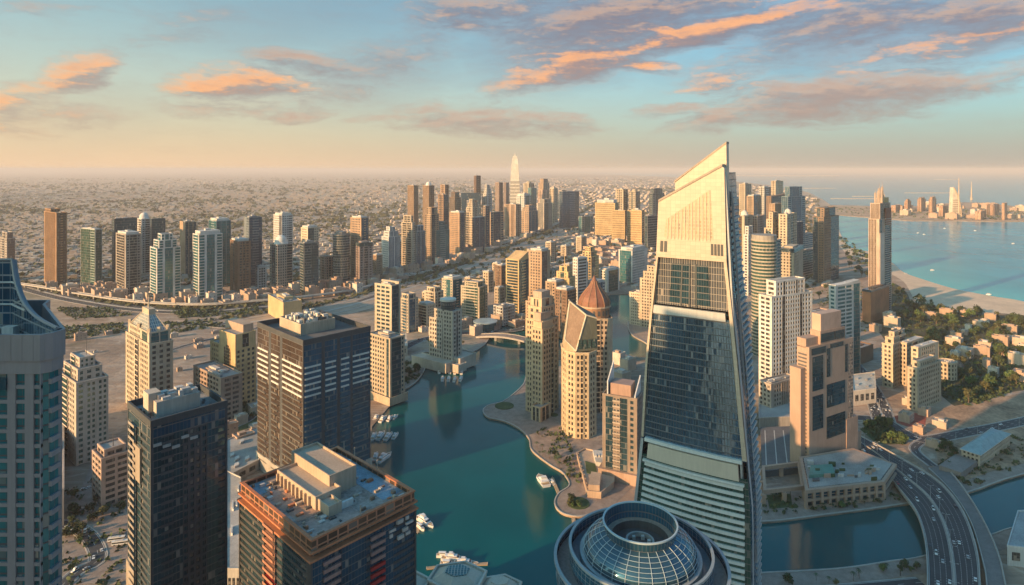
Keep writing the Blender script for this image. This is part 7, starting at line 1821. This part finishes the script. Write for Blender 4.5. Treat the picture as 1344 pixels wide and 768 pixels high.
# round lawns of the point
for (x, y, r_, lab) in ((759, 661, 10, 'circular lawn ringed by paving at the tip of the point'), (662, 533, 12, 'oval lawn at the western tip of the point'), (727, 545, 5, 'small round planting bed beside the gold twin tower')):
    cx_, cy_ = gnd(x, y); o = MB(); o.prism(ngon(r_, 20, 0, 0), 0, .5, True); q = o.build('lawn', GRASS); q.location = (cx_, cy_, LAND + .2); tag(q, kind='structure')
# ground cover: one mesh of low shrubs over the park and verges
sh = MB(); R = random.Random(77)
def shrub_area(poly_px, n, s0, s1):
    xs = [p[0] for p in poly_px]; ys = [p[1] for p in poly_px]
    for _ in range(n):
        p = (R.uniform(min(xs), max(xs)), R.uniform(min(ys), max(ys)))
        if not inside(p, poly_px): continue
        x, y = gnd(*p); s = R.uniform(s0, s1)
        for _2 in range(5):
            d = Vector((R.gauss(0, 1), R.gauss(0, 1), R.gauss(.4, .6))).normalized(); u = d.orthogonal().normalized(); v = d.cross(u); c = Vector((x + R.gauss(0, s * .5), y + R.gauss(0, s * .5), LAND + .4 + R.random() * s * .7)); k = s * R.uniform(.3, .6)
            sh.face(*(tuple(c + u * k * a + v * k * b) for a, b in ((-1, -1), (1, -.7), (.8, 1), (-1, .8))))
for pl, n in (([(1176, 376), (1200, 402), (1290, 415), (1344, 418), (1344, 512), (1270, 534), (1238, 520), (1190, 470), (1170, 420)], 2600), ([(1060, 376), (1130, 370), (1150, 430), (1130, 440), (1070, 420)], 260), ([(1130, 560), (1162, 558), (1192, 575), (1184, 584), (1150, 580)], 200), ([(1228, 580), (1262, 592), (1344, 570), (1344, 612), (1270, 640), (1236, 612)], 200), ([(85, 640), (165, 620), (166, 768), (85, 768)], 90), ([(535, 470), (556, 490), (540, 504), (520, 508)], 120), ([(700, 560), (740, 560), (765, 640), (752, 640), (730, 608)], 140), ([(1000, 655), (1186, 652), (1186, 657), (1000, 680)], 90)):
    shrub_area(pl, n, 1.2, 3.4)
for pl, n in (([(70, 430), (160, 424), (170, 436), (80, 446)], 420), ([(225, 404), (300, 410), (338, 402), (340, 412), (270, 417), (225, 413)], 500), ([(70, 404), (140, 404), (172, 414), (100, 420)], 380), ([(205, 424), (270, 420), (305, 428), (225, 438)], 300), ([(232, 410), (256, 408), (262, 416), (236, 418)], 160)):
    shrub_area(pl, n, 1.5, 4.5)
for pl, n in (([(1096, 272), (1180, 274), (1260, 272), (1344, 276), (1344, 289), (1250, 288.5), (1170, 286), (1098, 280)], 520), ([(1100, 306), (1140, 336), (1138, 350), (1108, 340)], 160), ([(1196, 386), (1240, 404), (1290, 409), (1290, 413), (1230, 410), (1200, 402)], 160)):
    shrub_area(pl, n, 3.0, 9.0)
tag(sh.build('shrubbery', LEAF[0]), kind='stuff')

# ---------------------------------------------------------------- low houses: the nearest as things, the far town as one mass
HC = [wall_mat((.50, .40, .31), .85, .2), wall_mat((.42, .30, .22), .85, .2), wall_mat((.58, .52, .45), .85, .2), wall_mat((.36, .27, .22), .85, .2), wall_mat((.46, .33, .25), .85, .2)]
def house_proto(seed, w, d, h, mt):
    R = random.Random(seed); t = empty('low_house', (0, 0, -500), None, 'house'); p = [(-w, -d), (w, -d), (w, d), (-w, d)]
    m = MB(); m.prism(p, 0, h, True); m.build('wall', mt, t); m = MB(); m.ring(shrink(p, -.25), shrink(p, .5), h + .01, h + 1.2, True); m.build('parapet', mt, t)
    m = MB(); m.prism(subquad(p, .2, .6, .3, .7), h, h + 3.2, True); m.build('roof_room', HC[(seed + 2) % 5], t)
    n = max(2, int(w / 3)); 
    for k in range(n):
        x = -w + (k + .5) * 2 * w / n; m = MB(); m.box(x - .8, x + .8, -d - .06, -d + .3, h * .25, h * .25 + 1.6, True)
        m.build('window', DGM, t)
        if h > 8: m = MB(); m.box(x - .8, x + .8, -d - .06, -d + .3, h * .62, h * .62 + 1.6, True); m.build('window', DGM, t)
    return t
HP = [house_proto(k, R.uniform(6, 13), R.uniform(5, 10), R.choice([6, 7, 9, 12, 15]), HC[k % 5]) for k in range(8)]
hused = set(); NH = 0
def houses(poly_px, n, label, group, s=(1, 1.4), seed=0):
    global NH; R = random.Random(seed); xs = [p[0] for p in poly_px]; ys = [p[1] for p in poly_px]; k = 0; tr = 0; placed = []
    while k < n and tr < n * 60:
        tr += 1; p = (R.uniform(min(xs), max(xs)), R.uniform(min(ys), max(ys)))
        if not inside(p, poly_px): continue
        x, y = gnd(*p)
        if any((x - a) ** 2 + (y - b) ** 2 < 30 ** 2 for a, b in placed): continue
        placed.append((x, y)); i = R.randrange(8); o = HP[i] if i not in hused else copy_tree(HP[i]); hused.add(i); sc = R.uniform(*s)
        o.location = (x, y, LAND + .05); o.rotation_euler = (0, 0, R.choice([.7, .75, .8]) + R.choice([0, 1.571])); o.scale = (sc, sc, sc); o['label'] = label; o['group'] = group; k += 1; NH += 1
houses([(62, 381), (110, 390), (190, 400), (260, 404), (335, 398), (400, 390), (470, 384), (470, 374), (400, 380), (330, 386), (240, 392), (160, 384), (90, 376)], 84, 'low pale house in the crowded strip between far towers and the ring road', 'low houses along the ring road', (1.0, 1.7), 1)
houses([(470, 384), (540, 364), (620, 340), (700, 312), (700, 306), (620, 328), (540, 352), (470, 374)], 40, 'low pale house at the foot of the towers lining the highway', 'low houses along the highway', (1.1, 1.8), 2)
houses([(1250, 430), (1344, 440), (1344, 500), (1262, 500), (1242, 470)], 18, 'low villa half hidden by the trees of the beach park', 'villas in the park', (.7, 1.1), 3)
houses([(1212, 408), (1300, 418), (1344, 424), (1344, 440), (1250, 432), (1205, 424)], 7, 'pale villa among the trees close behind the beach', 'villas behind the beach', (.7, 1.2), 14)
houses([(1186, 520), (1236, 560), (1230, 600), (1214, 572), (1190, 560)], 10, 'small pale shed on the cluttered plot beside the road junction', 'sheds at the junction', (.5, .8), 4)
houses([(1140, 400), (1185, 420), (1190, 440), (1150, 440)], 7, 'low flat house at the back of the orange-brown cube', 'low houses behind the cube', (.9, 1.3), 5)
houses([(296, 556), (336, 540), (338, 580), (300, 600)], 12, 'cluttered low shed between the brown block and the dark slab', 'sheds between the blocks', (.6, 1.0), 6)
houses([(540, 424), (606, 420), (640, 424), (690, 420), (690, 428), (620, 440), (560, 440)], 14, 'low cream house behind the marina street', 'low houses at the marina street', (.8, 1.3), 7)
houses([(765, 318), (815, 318), (812, 352), (786, 368), (762, 350)], 34, 'low reddish-brown house of the old quarter below the gold slabs', 'reddish houses below the gold slabs', (1.2, 2.0), 8)
houses([(78, 446), (160, 436), (240, 440), (330, 424), (336, 440), (250, 470), (232, 500), (90, 470)], 14, 'site cabin or shed on the open sand by the desert road', 'sheds on the open sand', (.4, .8), 11)
houses([(500, 478), (530, 472), (532, 500), (512, 508)], 5, 'low white kiosk on the west quay', 'quay kiosks', (.5, .7), 9)
houses([(810, 474), (838, 480), (838, 500), (806, 500)], 4, 'grey flat roof behind the striped tower', 'flat roofs behind the striped tower', (1.0, 1.4), 10)
houses([(1176, 276), (1190, 273), (1250, 270), (1344, 274), (1344, 288), (1258, 288), (1180, 285)], 34, 'low orange-lit house on the sandy peninsula', 'houses on the peninsula', (1.6, 3.0), 12)
for o in HP:
    if o.location.z < -100:
        for c in list(o.children): bpy.data.objects.remove(c)
        bpy.data.objects.remove(o)
far = MB(); R = random.Random(31); ft = MB()
coast_x = lambda y: np.interp(y, [229, 233, 238, 252, 262, 282, 310], [820, 900, 955, 1055, 1075, 1090, 1095])
def blocked(x, y):
    return False
for _ in range(26000):
    y = 232 + (376 - 232) * R.random() ** 1.25; x = R.uniform(-60, 1100)
    if x > coast_x(y) - 6: continue
    X, Y = gnd(x, y)
    g_ = .62 + .25 * math.sin(X * .0006); cg, sg = math.cos(g_), math.sin(g_); row = 34 * (.7 + min(2.2, Y / 4200)); vv = -X * sg + Y * cg; uu = X * cg + Y * sg
    vv = round(vv / row) * row + R.gauss(0, row * .06); X, Y = uu * cg - vv * sg, uu * sg + vv * cg
    if (uu % (row * 7)) < row * .8 or Y < 1300: continue
    bad = False
    for key, wd in (('highway', 70), ('ring', 30)):
        p = ROADS[key][0]
        if Y < 9000 and any((X - a) ** 2 + (Y - b) ** 2 < wd ** 2 for a, b in p): bad = True; break
    if bad: continue
    # streets: leave regular gaps, and greener or emptier quarters
    q = math.sin(X * .0021 + math.sin(Y * .0007) * 2) + math.sin(Y * .0013 + X * .0004)
    if q < -.9 and R.random() < .8: continue
    k = .55 + min(1.9, Y / 5200); w, d, h = R.uniform(5, 11) * k, R.uniform(5, 10) * k, R.uniform(4, 8) * min(1.5, k) * (2.0 if R.random() < .05 else 1)
    a = g_; ca, sa = math.cos(a), math.sin(a)
    far.cur = R.choice((0, 0, 1, 1, 2, 3, 4, 4)); far.prism([(X + ca * i - sa * j, Y + sa * i + ca * j) for i, j in ((-w, -d), (w, -d), (w, d), (-w, d))], LAND, LAND + h, True)
far.build('low_rise_town', [wall_mat(x, .9, .15) for x in ((.50, .41, .335), (.44, .35, .275), (.55, .49, .42), (.40, .335, .28), (.48, .375, .30))]); tag(bpy.data.objects['low_rise_town'], kind='stuff')
for _ in range(13000):
    y = 234 + (378 - 234) * R.random() ** 1.2; x = R.uniform(-60, 1090)
    if x > coast_x(y) - 4: continue
    X, Y = gnd(x, y)
    q = math.sin(X * .0021 + math.sin(Y * .0007) * 2) + math.sin(Y * .0013 + X * .0004)
    if q > -.3 and R.random() < .7: continue
    s = R.uniform(5, 10) * (.6 + min(2.2, Y / 4000))
    for _2 in range(4):
        c = Vector((X + R.gauss(0, s), Y + R.gauss(0, s), LAND + s * R.uniform(.3, .7))); d = Vector((R.gauss(0, .6), R.gauss(-.5, .6), 1)).normalized(); u = d.orthogonal().normalized(); v = d.cross(u); k = s * R.uniform(.4, .8)
        ft.face(*(tuple(c + u * k * a + v * k * b) for a, b in ((-1, -1), (1, -.7), (.8, 1), (-1, .8))))
# green verge along the highway
for key, o0, o1 in (('highway', 52, 68), ('ring', 17, 30)):
    p = ROADS[key][0]
    for q, d in along([Vector(x) for x in p], 7):
        n = Vector((-d.y, d.x)); c0 = q + n * R.uniform(o0, o1); s = R.uniform(4, 8)
        for _2 in range(4):
            c = Vector((c0.x + R.gauss(0, s), c0.y + R.gauss(0, s), LAND + s * R.uniform(.2, .6))); dd = Vector((R.gauss(0, .6), R.gauss(-.5, .6), 1)).normalized(); u = dd.orthogonal().normalized(); v = dd.cross(u); k = s * .6
            ft.face(*(tuple(c + u * k * a + v * k * b) for a, b in ((-1, -1), (1, -.7), (.8, 1), (-1, .8))))
tag(ft.build('distant_woods', LEAF[1]), kind='stuff')
# ---------------------------------------------------------------- unseen slab added behind the camera's left shoulder to cast shade, and the haze
def shade_slab():
    u = Vector((-.56, .83)); c = Vector((-312, 32)); v = Vector((.83, .56))
    lp = [tuple(-v * 16 - u * 65), tuple(v * 16 - u * 65), tuple(v * 16 + u * 65), tuple(-v * 16 + u * 65)]
    b = Tower('added_shade_slab', 'pale slab added outside the view to shade the grey curved tower and the slanted tower', (c.x, c.y, LAND), STONE, 'room', fh=4.0, bay=4.0)
    b.shaft(lp, 0, 338, ['w3', 's.3 w3 b2 w3 b2 w3 s.3'] * 2); b.done()
shade_slab()
hz = MB(); hz.box(-152000, 152000, -4000, 152000, -2.5, 352, True)
hm = bpy.data.materials.new('haze'); hm.use_nodes = True; hn = hm.node_tree; hn.nodes.clear()
ho = hn.nodes.new('ShaderNodeOutputMaterial'); hv = hn.nodes.new('ShaderNodeVolumePrincipled')
hv.inputs['Color'].default_value = (.95, .90, .88, 1); hv.inputs['Density'].default_value = 5.0e-5; hv.inputs['Anisotropy'].default_value = 0
hn.links.new(hv.outputs[0], ho.inputs['Volume'])
hz_o = tag(hz.build('haze', hm), kind='stuff')
print('cars', len([o for o in bpy.data.objects if o.name.startswith('car') and o.parent is None and o.get('category') == 'car']), 'towers', NT_, 'trees', NTREE, 'houses', NH, 'objects', len(bpy.data.objects))
